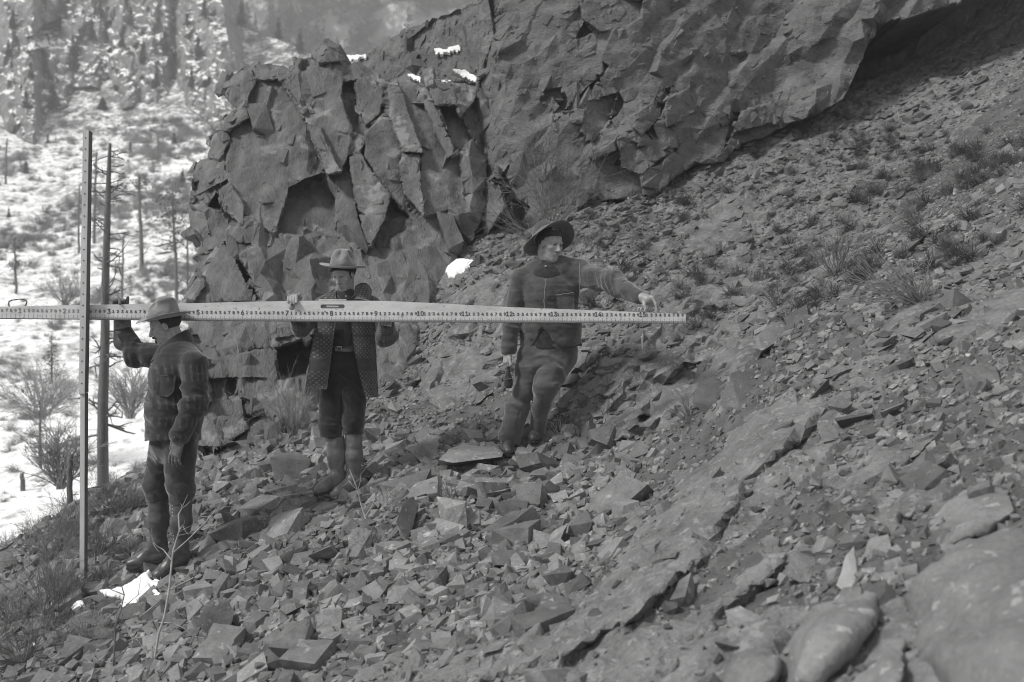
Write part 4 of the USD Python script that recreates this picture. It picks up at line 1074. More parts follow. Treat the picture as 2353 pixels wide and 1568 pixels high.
# ------------------------------------------------------------------ figures: signed distance fields turned into one continuous surface
class Field:
    def __init__(self, lo, hi, h):
        self.h, self.lo = h, np.asarray(lo, float)
        self.n = np.ceil((np.asarray(hi) - self.lo) / h).astype(int) + 1
        self.d = np.full(self.n, 0.4, np.float32)

    def window(self, lo, hi):
        a = np.clip(np.floor((np.asarray(lo) - self.lo) / self.h).astype(int), 0, self.n - 1)
        b = np.clip(np.ceil((np.asarray(hi) - self.lo) / self.h).astype(int) + 1, 1, self.n)
        s = tuple(slice(i, j) for i, j in zip(a, b))
        ax = [self.lo[k] + self.h * np.arange(a[k], b[k]) for k in range(3)]
        return s, np.stack(np.meshgrid(*ax, indexing='ij'), -1).astype(np.float32)

    def apply(self, fn, lo, hi, k=0.02, op='add'):
        m = k + 3 * self.h
        s, P = self.window(np.asarray(lo) - m, np.asarray(hi) + m)
        if P.size == 0:
            return self
        e, d = fn(P), self.d[s]
        if op == 'sub':
            hh = np.clip(0.5 - 0.5 * (d + e) / k, 0, 1)
            self.d[s] = d * (1 - hh) - e * hh + k * hh * (1 - hh)
        else:
            hh = np.clip(0.5 + 0.5 * (d - e) / k, 0, 1)
            self.d[s] = d * (1 - hh) + e * hh - k * hh * (1 - hh)
        return self

    def cone(self, a, b, ra, rb, k=0.02, sq=None, op='add'):
        """A tapered limb from a to b; sq = (direction, factor) widens it along a direction."""
        a, b = np.asarray(a, float), np.asarray(b, float)
        ba = b - a
        L2 = max(ba @ ba, 1e-9)
        ax, fac = (np.asarray(sq[0], float) / np.linalg.norm(sq[0]), sq[1]) if sq else (None, 1.0)

        def fn(P):
            q = P - a
            if ax is not None:
                t = np.clip((q @ ba) / L2, 0, 1)
                off = q - t[..., None] * ba
                w = off @ ax
                off = off + (w * (1 / fac - 1))[..., None] * ax
                return (np.linalg.norm(off, axis=-1) - (ra + (rb - ra) * t)) * min(1.0, max(fac, 0.5))
            t = np.clip((q @ ba) / L2, 0, 1)
            return np.linalg.norm(q - t[..., None] * ba, axis=-1) - (ra + (rb - ra) * t)
        r = max(ra, rb) * max(1.0, fac)
        return self.apply(fn, np.minimum(a, b) - r, np.maximum(a, b) + r, k, op)

    def ball(self, c, R, radii, k=0.02, op='add'):
        """An ellipsoid with the axes R (columns) and the given radii."""
        c, radii = np.asarray(c, float), np.asarray(radii, float)

        def fn(P):
            q = ((P - c) @ R) / radii
            k0 = np.linalg.norm(q, axis=-1)
            k1 = np.linalg.norm(q / radii, axis=-1)
            return k0 * (k0 - 1) / np.maximum(k1, 1e-6)
        return self.apply(fn, c - radii.max(), c + radii.max(), k, op)

    def cut(self, p, n, k=0.004):
        """Keeps only the side of the plane that n points away from."""
        p, n = np.asarray(p, float), np.asarray(n, float) / np.linalg.norm(n)
        ax = [self.lo[i] + self.h * np.arange(self.n[i]) for i in range(3)]
        e = ((ax[0][:, None, None] - p[0]) * n[0] + (ax[1][None, :, None] - p[1]) * n[1] + (ax[2][None, None, :] - p[2]) * n[2]).astype(np.float32)
        self.d = np.maximum(self.d, e)
        return self

    def cut_fn(self, fn):
        s, P = self.window(self.lo, self.lo + self.h * self.n)
        self.d = np.maximum(self.d, fn(P).astype(np.float32))
        return self

    def mesh(self):
        d = self.d
        s = d < 0
        c = np.zeros(np.array(d.shape) - 1, np.int8)
        for i, j, k in np.ndindex(2, 2, 2):
            c += s[i:d.shape[0] - 1 + i, j:d.shape[1] - 1 + j, k:d.shape[2] - 1 + k]
        I = np.argwhere((c > 0) & (c < 8))
        acc, cnt = np.zeros((len(I), 3)), np.zeros(len(I))
        corners = np.array(list(np.ndindex(2, 2, 2)))
        val = np.stack([d[tuple((I + o).T)] for o in corners], 1)
        for a in range(8):
            for b in range(a + 1, 8):
                if np.abs(corners[a] - corners[b]).sum() == 1:
                    x = (val[:, a] < 0) != (val[:, b] < 0)
                    t = val[x, a] / (val[x, a] - val[x, b])
                    acc[x] += corners[a] + t[:, None] * (corners[b] - corners[a])
                    cnt[x] += 1
        V = self.lo + self.h * (I + acc / cnt[:, None])
        idx = np.full(c.shape, -1, np.int64)
        idx[tuple(I.T)] = np.arange(len(I))
        F = []
        for ax in range(3):
            o = np.eye(3, dtype=int)
            u, w = o[(ax + 1) % 3], o[(ax + 2) % 3]
            sl0 = [slice(1, -1)] * 3
            sl1 = [slice(1, -1)] * 3
            sl0[ax], sl1[ax] = slice(0, -1), slice(1, None)
            A, B = s[tuple(sl0)], s[tuple(sl1)]
            E = np.argwhere(A != B)
            flip = A[tuple(E.T)]
            base = E.copy()
            for t in range(3):
                if t != ax:
                    base[:, t] += 1
            q = np.stack([idx[tuple((base - u - w).T)], idx[tuple((base - w).T)], idx[tuple(base.T)], idx[tuple((base - u).T)]], 1)
            q[~flip] = q[~flip][:, ::-1]
            F.append(q)
        F = np.vstack(F)
        return V, np.vstack([F[:, [0, 1, 2]], F[:, [0, 2, 3]]])


def normals(v, f):
    n = np.zeros_like(v)
    fn = np.cross(v[f[:, 1]] - v[f[:, 0]], v[f[:, 2]] - v[f[:, 0]])
    for k in range(3):
        np.add.at(n, f[:, k], fn)
    return n / np.maximum(np.linalg.norm(n, axis=1, keepdims=True), 1e-12)


def wrinkle(v, f, amp, scale=9.0, seed=1, stretch=(1, 1, 2.2), joints=()):
    """Folds in cloth: soft ridges, stronger round the joints (point, reach, gain, axis of the limb)."""
    n = normals(v, f)
    q = v * np.asarray(stretch) * scale
    d = ridged(q, 2, seed) - 0.62 + 0.5 * (meshkit.fbm(v * 5, 2, seed + 4) - 0.5)
    g = np.full(len(v), 0.35)
    add = np.zeros(len(v))
    for c, reach, gain, ax in joints:
        r = np.linalg.norm(v - c, axis=1) / reach
        w = np.exp(-(r * r))
        ax = np.asarray(ax, float) / np.linalg.norm(ax)
        o1 = np.cross(ax, [0.3, 1.0, 0.2])
        o1 /= np.linalg.norm(o1)
        o2 = np.cross(ax, o1)
        wv = v + 0.05 * np.stack([meshkit.noise(v * 8, seed + 9), meshkit.noise(v * 8, seed + 10), meshkit.noise(v * 8, seed + 11)], 1)
        q2 = np.stack([(wv - c) @ ax / 0.075, (wv - c) @ o1 / 0.26, (wv - c) @ o2 / 0.26], 1)
        add += 4.6 * gain * w * np.clip(ridged(q2, 2, seed + 20) - 0.62, -0.40, 0.30)
        g += w * 0.4
    return v + n * (amp * d * g * 2 + add)[:, None]


class Frame:
    """Places joints given as print u, v and an offset in depth from the figure's own plane."""
    def __init__(self, Y):
        self.Y, self.s = Y, Y / FPX

    def __call__(self, u, v, dy=0.0):
        return pts(np.array([u, v, self.Y + dy], float))


def axes_from(f, up=(0, 0, 1)):
    """Columns: forward, left, up."""
    f = np.asarray(f, float) / np.linalg.norm(f)
    l = np.cross(np.asarray(up, float), f)
    l /= np.linalg.norm(l)
    return np.stack([f, l, np.cross(f, l)], 1)


def head_field(F, c, A, s=1.0, nose=1.0, gaunt=0.0):
    """A skull and face round the point between the ears, c; A = forward, left, up."""
    def w(x, y, z):
        return c + A @ (np.array([x, y, z]) * s)
    B = lambda x, y, z, r, k=0.015, op='add': F.ball(w(x, y, z), A, np.array(r) * s, k * s, op)
    B(-0.012, 0, 0.052, (0.098, 0.076, 0.088))                       # cranium
    B(0.045, 0, -0.005, (0.055, 0.064 - gaunt, 0.082), 0.03)         # face
    B(0.050, 0, -0.072, (0.040, 0.042 - gaunt * .5, 0.040), 0.03)    # jaw and chin
    B(0.074, 0, -0.088, (0.018, 0.022, 0.017), 0.02)
    for y in (-1, 1):
        B(0.062, y * 0.040, -0.006, (0.024, 0.021, 0.018), 0.02)     # cheekbone
        B(0.086, y * 0.031, 0.022, (0.018, 0.019, 0.012), 0.012, 'sub')   # eye socket
        B(0.075, y * 0.031, 0.021, (0.0145, 0.015, 0.012), 0.004)    # eye under its lid
        B(0.010, y * 0.074, 0.008, (0.018, 0.009, 0.032), 0.008)     # ear
        B(0.014, y * 0.084, 0.010, (0.009, 0.006, 0.017), 0.004, 'sub')
        F.cone(w(0.088, y * 0.014, 0.036), w(0.083, y * 0.048, 0.037), 0.007 * s, 0.005 * s, 0.010 * s)   # brow
        B(0.098, y * 0.012, -0.022, (0.011, 0.009, 0.008), 0.006)    # wing of the nose
    F.cone(w(0.092, 0, 0.024), w(0.112 + 0.004 * nose, 0, -0.017), 0.008 * s, 0.0125 * s, 0.010 * s)      # nose
    B(0.090, 0, -0.046, (0.016, 0.024, 0.006), 0.008)                # lips
    B(0.088, 0, -0.056, (0.015, 0.020, 0.007), 0.008)
    B(0.108, 0, -0.0505, (0.010, 0.026, 0.0022), 0.003, 'sub')
    return w


def neck(F, c, A, base, s=1.0, r=0.058):
    F.cone(c + A @ (np.array([-0.022, 0, -0.04]) * s), base, r * s, (r + 0.008) * s, 0.03)


def hand(F, wrist, palm, nrm, fingers, thumb, s=1.0):
    """A palm from wrist to palm (the knuckle line's middle); nrm = back of the hand; each finger is a chain of points from its knuckle."""
    wrist, palm = np.asarray(wrist, float), np.asarray(palm, float)
    d = palm - wrist
    d /= np.linalg.norm(d)
    side = np.cross(nrm, d)
    side /= np.linalg.norm(side)
    for t in (-0.026, -0.009, 0.009, 0.026):
        F.cone(wrist + side * t * 0.7 * s, palm + side * t * s, 0.014 * s, 0.0115 * s, 0.012 * s)
    for j, chain in enumerate(fingers):
        k0 = palm + side * (-0.030 + 0.020 * j) * s
        P = [k0] + [np.asarray(q, float) for q in chain]
        rr = np.linspace(0.0098, 0.0072, len(P)) * s * (0.9 if j == 3 else 1)
        for i in range(len(P) - 1):
            F.cone(P[i], P[i + 1], rr[i], rr[i + 1], 0.003 * s)
    T = [wrist + side * -0.020 * s + d * 0.02 * s] + [np.asarray(q, float) for q in thumb]
    rr = np.linspace(0.0135, 0.0085, len(T)) * s
    for i in range(len(T) - 1):
        F.cone(T[i], T[i + 1], rr[i], rr[i + 1], 0.006 * s)


def curl(k0, d, nrm, lengths, bends):
    """Points of a finger from the knuckle k0 along d, bent towards -nrm by the given angles."""
    out, p, a = [], np.asarray(k0, float), 0.0
    d, nrm = np.asarray(d, float) / np.linalg.norm(d), np.asarray(nrm, float) / np.linalg.norm(nrm)
    for L, b in zip(lengths, bends):
        a += math.radians(b)
        p = p + (d * math.cos(a) - nrm * math.sin(a)) * L
        out.append(p)
    return out


def hat_mesh(c, A, crown=(0.098, 0.080), height=0.115, brim=0.075, curl_=0.0, sag=0.0, dents=(), wave=0.0, flare=None, seg=64, top_round=0.35, front_tilt=0.0):
    """A felt hat: A = forward, left, up; dents = (angle deg, height fraction, depth, angular width deg, height width)."""
    th = np.arange(seg) * 2 * np.pi / seg
    fwd, lat = np.cos(th), np.sin(th)
    rings = []
    for t in np.linspace(0, 1, 22):                                   # crown, from its top down to the brim
        hgt = height * (1 - t ** 2.4) if t < 1 else 0.0
        rad = 0.04 + 0.96 * min(1.0, (t / top_round) ** 0.55 if t < top_round else 1.0) if t > 0 else 0.0
        rad *= 0.80 + 0.20 * t
        x, y, z = fwd * crown[0] * rad, lat * crown[1] * rad, np.full(seg, hgt)
        z = z + front_tilt * x
        for ang, hc, dep, wa, wh in dents:
            if ang is None:                                           # a crease along the top, front to back
                z = z - dep * np.exp(-(y / wa) ** 2) * np.exp(-((hgt / height - 1) / wh) ** 2)
            else:
                da = (np.degrees(th) - ang + 180) % 360 - 180
                g = dep * np.exp(-(da / wa) ** 2) * np.exp(-((hgt / height - hc) / wh) ** 2)
                x, y = x - fwd * g, y - lat * g
        rings.append(np.stack([x, y, z], 1))
    out = []
    for t in np.linspace(0, 1, 9)[1:]:
        w = brim * (flare(th) if flare else 1.0)
        z = (curl_(th) * t ** 1.6 if callable(curl_) else curl_ * t ** 2 * lat ** 2) - sag * t + wave * t * np.cos(2 * th) + wave * 0.5 * t * np.sin(3 * th + 1)
        out.append(np.stack([fwd * (crown[0] + w * t), lat * (crown[1] + w * t), z], 1))
    rings += out
    under = [o - np.array([0, 0, 0.004]) for o in out[::-1]]
    inner = [rings[21] * np.array([0.95, 0.94, 1]) - np.array([0, 0, 0.003]), rings[12] * np.array([0.9, 0.9, 0.9]), rings[4] * np.array([0.85, 0.85, 0.88]), rings[0] * 0.8]
    rings += under + inner
    R = np.stack(rings)
    v = R.reshape(-1, 3) @ A.T + c
    f = []
    i, j = np.meshgrid(np.arange(len(R) - 1), np.arange(seg), indexing='ij')
    a, b = i * seg + j, i * seg + (j + 1) % seg
    q = np.stack([a, a + seg, b + seg, b], -1).reshape(-1, 4)
    band = []
    for t in (0.80, 0.99):
        k = int(t * 21)
        band.append(R[k] * np.array([1.02, 1.025, 1]) + (0 if t > 0.9 else np.array([0, 0, 0.0])))
    bt = np.stack([R[19] * np.array([1.0, 1.0, 0]) * 1.025 + np.array([0, 0, 0.022]), R[20] * np.array([1.03, 1.03, 0]) + np.array([0, 0, 0.003])])
    bv = bt.reshape(-1, 3) @ A.T + c
    jj = np.arange(seg)
    bq = np.stack([jj, jj + seg, (jj + 1) % seg + seg, (jj + 1) % seg], 1)
    return (v, np.vstack([q[:, [0, 1, 2]], q[:, [0, 2, 3]]])), (bv, np.vstack([bq[:, [0, 1, 2]], bq[:, [0, 2, 3]]]))


def sheet(rows, thick=0.012):
    """A closed panel of cloth or leather through a grid of points."""
    G = np.asarray(rows, float)
    m, n = G.shape[:2]
    du, dv = np.gradient(G, axis=0), np.gradient(G, axis=1)
    N = np.cross(du, dv)
    N /= np.maximum(np.linalg.norm(N, axis=-1, keepdims=True), 1e-9)
    a, b = (G + N * thick / 2).reshape(-1, 3), (G - N * thick / 2).reshape(-1, 3)
    f = grid_faces(np.ones((m - 1, n - 1), bool), n)
    loop = [(0, j) for j in range(n)] + [(i, n - 1) for i in range(1, m)] + [(m - 1, j) for j in range(n - 2, -1, -1)] + [(i, 0) for i in range(m - 2, 0, -1)]
    L = np.array([i * n + j for i, j in loop])
    L2 = np.roll(L, -1)
    k = m * n
    return np.vstack([a, b]), np.vstack([f, f[:, ::-1] + k, np.stack([L, L + k, L2 + k], 1), np.stack([L, L2 + k, L2], 1)])


def dense(rows, nu, nv, bulge=0.0, seed=0):
    """Resamples a coarse grid of points smoothly and gives it soft folds."""
    from scipy.interpolate import RectBivariateSpline
    G = np.asarray(rows, float)
    m, n = G.shape[:2]
    x, y = np.linspace(0, 1, m), np.linspace(0, 1, n)
    o = np.stack([RectBivariateSpline(x, y, G[..., k], kx=min(2, m - 1), ky=min(2, n - 1))(np.linspace(0, 1, nu), np.linspace(0, 1, nv)) for k in range(3)], -1)
    if bulge:
        o[..., 1] += bulge * (meshkit.fbm(o * 8, 3, seed) - 0.5)
    return o
# ------------------------------------------------------------------ cloth, skin, leather
def cloth(name, lo, hi, scale=14.0, sheen=0.25, weave=420.0, rough=0.95, folds=13.0, spec=0.15):
    return mat(name, {'g': ('geometry', {}), 'a': ('noise_texture', {'scale': scale, 'detail': 5.0, 'roughness': 0.65}), 'w': ('noise_texture', {'scale': weave, 'detail': 1.0}), 'mf': ('mapping', {'scale': (1.0, 1.0, 1.2)}), 'fo': ('noise_texture', {'scale': folds, 'detail': 2.0, 'roughness': 0.5, 'distortion': 0.4}), 'bf': ('bump', {'strength': 0.35 if folds else 0.0, 'distance': 0.03}),
                      'r': ('rgb_ramp', {'ramp': [(0.3, g3(lo)), (0.7, g3(hi))]}), 'bp': ('bump', {'strength': 0.25, 'distance': 0.002}),
                      'p': ('principled_bsdf', {'roughness': rough, 'specular_ior_level': spec, 'sheen_weight': sheen, 'sheen_roughness': 0.5})},
               [('g.position', 'a.vector'), ('g.position', 'w.vector'), ('a.fac', 'r.fac'), ('w.fac', 'bp.height'), ('g.position', 'mf.vector'), ('mf.vector', 'fo.vector'), ('fo.fac', 'bf.height'), ('bp.normal', 'bf.normal'), ('bf.normal', 'p.normal'), ('r.color', 'p.base_color')])


def banded(name, base, hi, zs, period, duty, lo_z=None, slant=0.0, check=False, fac=0.75):
    """Dark wool with bands of pale woven dashes: zs = (height, half width) of each band."""
    n = {'g': ('geometry', {}), 's': ('separate_xyz', {}), 'a': ('noise_texture', {'scale': 16.0, 'detail': 5.0, 'roughness': 0.7}), 'r': ('rgb_ramp', {'ramp': [(0.3, g3(base * 0.7)), (0.7, g3(base * 1.35))]}),
         'wx': ('math', {'math_type': 'multiply', 'value2': 2 * math.pi / period}), 'xy': ('math', {'math_type': 'multiply_add', 'value2': 0.8}), 'sx': ('math', {'math_type': 'sine'}), 'gx': ('math', {'math_type': 'greater_than', 'value2': duty}),
         'nz': ('noise_texture', {'scale': 60.0, 'detail': 2.0}), 'nzr': ('map_range', {'from_min': 0.35, 'from_max': 0.6, 'to_min': 0.2, 'to_max': 1.0, 'clamp': True}),
         'mx': ('mix_color', {'b': g3(hi)}), 'p': ('principled_bsdf', {'roughness': 0.95, 'specular_ior_level': 0.12, 'sheen_weight': 0.25}), 'bp': ('bump', {'strength': 0.35, 'distance': 0.003}), 'fo': ('noise_texture', {'scale': 10.0, 'detail': 2.0, 'roughness': 0.5, 'distortion': 0.4}), 'bf': ('bump', {'strength': 0.35, 'distance': 0.03}), 'wv': ('noise_texture', {'scale': 300.0, 'detail': 1.0})}
    l = [('g.position', 's.vector'), ('g.position', 'a.vector'), ('g.position', 'nz.vector'), ('g.position', 'wv.vector'), ('a.fac', 'r.fac'), ('s.y', 'xy.value1'), ('s.x', 'xy.value3'), ('xy.value', 'wx.value1'), ('wx.value', 'sx.value1'), ('sx.value', 'gx.value1'), ('nz.fac', 'nzr.value'), ('wv.fac', 'bp.height'), ('g.position', 'fo.vector'), ('fo.fac', 'bf.height'), ('bp.normal', 'bf.normal'), ('bf.normal', 'p.normal')]
    tot = None
    for i, (z, hw) in enumerate(zs):
        n[f'b{i}'] = ('math', {'math_type': 'compare', 'value2': z, 'value3': hw})
        l.append(('s.z', f'b{i}.value1'))
        if tot is None:
            tot = f'b{i}.value'
        else:
            n[f'm{i}'] = ('math', {'math_type': 'maximum'})
            l += [(tot, f'm{i}.value1'), (f'b{i}.value', f'm{i}.value2')]
            tot = f'm{i}.value'
    row = 'gx.value'
    if check:
        n['wz'] = ('math', {'math_type': 'multiply', 'value2': 2 * math.pi / period})
        n['sz'] = ('math', {'math_type': 'sine'})
        n['pr'] = ('math', {'math_type': 'multiply'})
        n['gp'] = ('math', {'math_type': 'greater_than', 'value2': duty})
        l += [('s.z', 'wz.value1'), ('wz.value', 'sz.value1'), ('sx.value', 'pr.value1'), ('sz.value', 'pr.value2'), ('pr.value', 'gp.value1')]
        row = 'gp.value'
    n['q'] = ('math', {'math_type': 'multiply'})
    n['q2'] = ('math', {'math_type': 'multiply'})
    n['q3'] = ('math', {'math_type': 'multiply', 'value2': fac})
    l += [(tot, 'q.value1'), (row, 'q.value2'), ('q.value', 'q2.value1'), ('nzr.result', 'q2.value2'), ('q2.value', 'q3.value1'), ('q3.value', 'mx.fac'), ('r.color', 'mx.a'), ('mx.result', 'p.base_color')]
    return mat(name, n, l)


M['skin'] = mat('weathered_skin', {'g': ('geometry', {}), 'a': ('noise_texture', {'scale': 45.0, 'detail': 4.0}), 'r': ('rgb_ramp', {'ramp': [(0.3, g3(0.17)), (0.7, g3(0.26))]}), 'bp': ('bump', {'strength': 0.2, 'distance': 0.002}),
                                   'p': ('principled_bsdf', {'roughness': 0.55, 'specular_ior_level': 0.4})}, [('g.position', 'a.vector'), ('a.fac', 'r.fac'), ('r.color', 'p.base_color'), ('a.fac', 'bp.height'), ('bp.normal', 'p.normal')])
M['hair'] = cloth('dark_hair', 0.012, 0.035, 120.0, 0.1)
M['eye'] = mat('eye', {'p': ('principled_bsdf', {'base_color': g3(0.03), 'roughness': 0.15})}, [])
M['felt'] = cloth('grey_felt', 0.10, 0.18, 9.0, 0.4)
M['felt_dark'] = cloth('dark_felt', 0.035, 0.060, 9.0, 0.4)
M['felt_band'] = cloth('hat_band_cloth', 0.09, 0.15, 20.0, 0.2)
M['trouser'] = cloth('dark_trouser_cloth', 0.016, 0.038, 10.0, 0.3)
M['trouser_black'] = cloth('near_black_trouser_cloth', 0.010, 0.024, 10.0, 0.3)
M['denim'] = cloth('worn_denim', 0.030, 0.070, 9.0, 0.35)
M['denim_trouser'] = cloth('worn_denim_trousers', 0.034, 0.078, 8.0, 0.35)
M['shirt'] = cloth('dark_shirt', 0.015, 0.035, 20.0, 0.2)
M['glove'] = cloth('grey_work_glove', 0.06, 0.13, 30.0, 0.2)
M['boot'] = cloth('dusty_boot_leather', 0.025, 0.06, 16.0, 0.0, 200.0, 0.40, 5.0, 0.5)
M['boot_pale'] = cloth('scuffed_boot_leather', 0.05, 0.125, 14.0, 0.0, 200.0, 0.38, 5.0, 0.5)
M['sole'] = cloth('boot_sole', 0.02, 0.04, 30.0, 0.0)
M['metal'] = mat('dull_metal', {'p': ('principled_bsdf', {'base_color': g3(0.45), 'metallic': 0.9, 'roughness': 0.4})}, [])
M['lace'] = cloth('boot_hook', 0.35, 0.5, 30.0, 0.0)
M['wood_tool'] = cloth('dull_rim', 0.10, 0.16, 30.0, 0.0)
M['thread'] = cloth('pale_stitching', 0.20, 0.30, 60.0, 0.0)

NZ = np.array([0, 0, 1.0])
YAX = np.array([0, 1.0, 0])


def bounds(P, m):
    P = np.asarray(P)
    return P.min(0) - m, P.max(0) + m


def boot(parent, J, s, mat_, shaft, ankle, heel, ball, toe, rs_, ra, laces=None, low=False):
    """A laced boot: shaft top, ankle, heel, ball and toe joints with radii in metres."""
    F = Field(*bounds([shaft, ankle, heel, ball, toe], 0.10), 0.005)
    F.cone(shaft, 0.5 * (shaft + ankle) + np.array([0.004, 0.004, 0]), rs_, rs_ * 0.98, 0.02)
    F.cone(0.5 * (shaft + ankle), ankle, rs_ * 0.98, ra, 0.03)
    F.cone(ankle, heel + NZ * 0.03, ra, 0.040, 0.02)
    F.cone(ankle, ball + NZ * 0.02, ra * 0.95, 0.034, 0.03)
    F.cone(heel + NZ * 0.02, ball + NZ * 0.010, 0.038, 0.042, 0.02)
    F.cone(ball + NZ * 0.008, toe + NZ * 0.010, 0.041, 0.031, 0.02)
    F.cut(shaft, shaft - ankle)
    d = toe - heel
    d /= np.linalg.norm(d)
    up = NZ - (NZ @ d) * d
    up /= np.linalg.norm(up)
    F.cut(heel - up * 0.016, -up)
    v, f = F.mesh()
    v = wrinkle(v, f, 0.004, 10, 5, joints=[(ankle, 0.08, 0.0035, ankle - shaft)])
    b = obj('boot', (v, f), mat_, parent, smooth=True)
    side = np.cross(d, up)
    path = [heel - d * 0.035, heel + d * 0.02, heel * 0.45 + ball * 0.55, ball, toe, toe + d * 0.030]
    half = [0.022, 0.040, 0.036, 0.046, 0.040, 0.012]
    top, bot = [], []
    for p, w in zip(path, half):
        for t in (-1, 1):
            top.append(p + side * w * t - up * 0.010)
            bot.append(p + side * w * t - up * 0.026)
    obj('sole', roughen(hull(np.array(top + bot)), 0.01, 3, 1), M['sole'], b, smooth=25)
    if laces is not None:
        ms = []
        n_, front = laces
        for k in range(n_):
            t = k / (n_ - 1.0)
            q = shaft + (ankle - shaft) * (0.04 + 0.96 * t)
            rr = rs_ + (ra - rs_) * max(0, t * 1.1 - 0.1)
            q = q + front * (rr * 1.0)
            ms.append(tube([q - side * 0.005, q + front * 0.003, q + side * 0.005 - NZ * 0.003], 0.0028, 4))
        obj('laces', join(ms), M['lace'], b, kind='stuff')
    return b


def leg_pair(F, hipL, kneeL, endL, hipR, kneeR, endR, seat, rh, rk, re, rseat):
    for hp, kn, en in ((hipL, kneeL, endL), (hipR, kneeR, endR)):
        F.cone(hp, kn, rh, rk, 0.03)
        F.cone(kn, en, rk, re, 0.02)
    F.cone(seat + NZ * 0.06, seat - NZ * 0.05, rseat, rseat * 0.95, 0.05, ((0, 1, 0), 0.9))


def button(parent, spots, r=0.007, m='thread'):
    for p in spots:
        b = trimesh.creation.icosphere(1, r)
        b.vertices[:, 1] *= 0.5
        b.vertices += np.asarray(p)
        obj('button', b, M[m], parent, smooth=True)


def eyes(parent, w, A, s=1.0, iris='eye'):
    for y in (-0.031, 0.031):
        e = trimesh.creation.icosphere(2, 0.0085 * s)
        e.vertices = e.vertices * np.array([0.8, 1.25, 0.45]) @ A.T + w(0.0845, y, 0.021)
        obj('eye', e, M[iris], parent, smooth=True)


# ------------------------------------------------------------------ the man in the plaid coat, in profile, holding the rod from behind
J = Frame(7.30)
s = J.s
who = thing('person', 'person in dark plaid wool coat, one gloved arm raised to the rod', 'person', J(385, 1320, 0))
hc = J(382, 752, 0.02)
fwd = np.array([-0.88, -0.34, -0.38])
HA = axes_from(fwd, (0.05, 0, 1))
HAL = HA
Bd = Field(*bounds([J(255, 690, .3), J(480, 1340, -.35), J(380, 690, 0), J(280, 700, .35)], 0.12), 0.005)
w = head_field(Bd, hc, HA, 0.98, 1.0)
neck(Bd, hc, HA, J(410, 800, 0.02), 0.98)
shL, elL, wrL = J(446, 838, -.17), J(447, 925, -.23), J(414, 1000, -.25)
shR, elR, wrR = J(396, 820, .19), J(311, 815, .26), J(281, 745, .27)
Bd.cone(J(408, 840, 0), J(402, 940, 0), 0.12, 0.11, 0.04, ((0, 1, 0), 1.3))
Bd.cone(J(402, 940, 0), J(402, 1000, 0), 0.10, 0.085, 0.03, ((0, 1, 0), 1.15))
for a, b, ra, rb in ((shL, elL, .055, .045), (elL, wrL, .045, .030), (shR, elR, .055, .045), (elR, wrR, .045, .030)):
    Bd.cone(a, b, ra, rb, 0.03)
hipR_, knR_, anR_ = J(386, 1015, .09), J(361, 1128, .07), J(364, 1248, .07)
hipL_, knL_, anL_ = J(414, 1015, -.09), J(414, 1128, -.10), J(413, 1255, -.10)
for hp, kn, an in ((hipR_, knR_, anR_), (hipL_, knL_, anL_)):
    Bd.cone(hp, kn, .056, .046, 0.02)
    Bd.cone(kn, an, .052, .038, 0.03)
Bd.cone(anR_, J(315, 1296, .05), .034, .022, .02)
Bd.cone(anL_, J(372, 1318, -.13), .034, .022, .02)
v, f = Bd.mesh()
body = obj('body', (v, f), M['skin'], who, smooth=True)
eyes(who, w, HA, 0.98)
# hair at the nape and temples, moustache
Hr = Field(hc - 0.2, hc + 0.2, 0.005)
Hr.ball(w(-0.020, 0, 0.045), HA, (0.098, 0.082, 0.085))
Hr.cut_fn(lambda P: np.maximum((P - w(0.030, 0, 0)) @ HA[:, 0] - 0.35 * np.abs((P - hc) @ HA[:, 2] - 0.04), -((P - w(0, 0, -0.035)) @ HA[:, 2])))
obj('hair', wrinkle(*Hr.mesh(), 0.004, 30, 2) if False else Hr.mesh(), M['hair'], who, smooth=True)
Mo = Field(hc - 0.22, hc + 0.22, 0.003)
for y in (-1, 1):
    Mo.cone(w(0.106, y * 0.004, -0.037), w(0.090, y * 0.034, -0.050), 0.008, 0.004, 0.004)
Mo.ball(w(0.094, 0, -0.070), HA, (0.012, 0.012, 0.014), 0.006)
obj('moustache', Mo.mesh(), M['hair'], who, smooth=True)
M['plaid'] = banded('dark_plaid_wool', 0.022, 0.10, [(J(0, 855)[2], 0.055), (J(0, 920)[2], 0.045), (J(0, 965)[2], 0.030), (J(0, 1000)[2], 0.020)], 0.045, 0.35, fac=0.36)
C = Field(*bounds([J(255, 730, .45), J(490, 1025, -.42)], 0.05), 0.006)
C.cone(J(412, 815, 0), J(407, 860, 0), 0.118, 0.155, 0.05, ((0, 1, 0), 1.25))
C.cone(J(407, 860, 0), J(402, 940, 0), 0.172, 0.176, 0.05, ((0, 1, 0), 1.18))
C.cone(J(402, 940, 0), J(397, 1030, 0), 0.176, 0.178, 0.05, ((0, 1, 0), 1.15))
C.cone(J(424, 815, -.02), shL, 0.085, 0.088, 0.05)
C.cone(J(404, 812, .05), shR, 0.085, 0.085, 0.05)
C.cone(shL, elL, 0.086, 0.078, 0.012)
C.cone(elL, wrL, 0.080, 0.058, 0.010)
C.cone(shR, elR, 0.082, 0.078, 0.035)
C.cone(elR, J(283, 762, .27), 0.076, 0.060, 0.03)
hem = J(400, 1013)
C.d[...] = C.d
ax0 = C.lo[0] + C.h * np.arange(C.n[0])
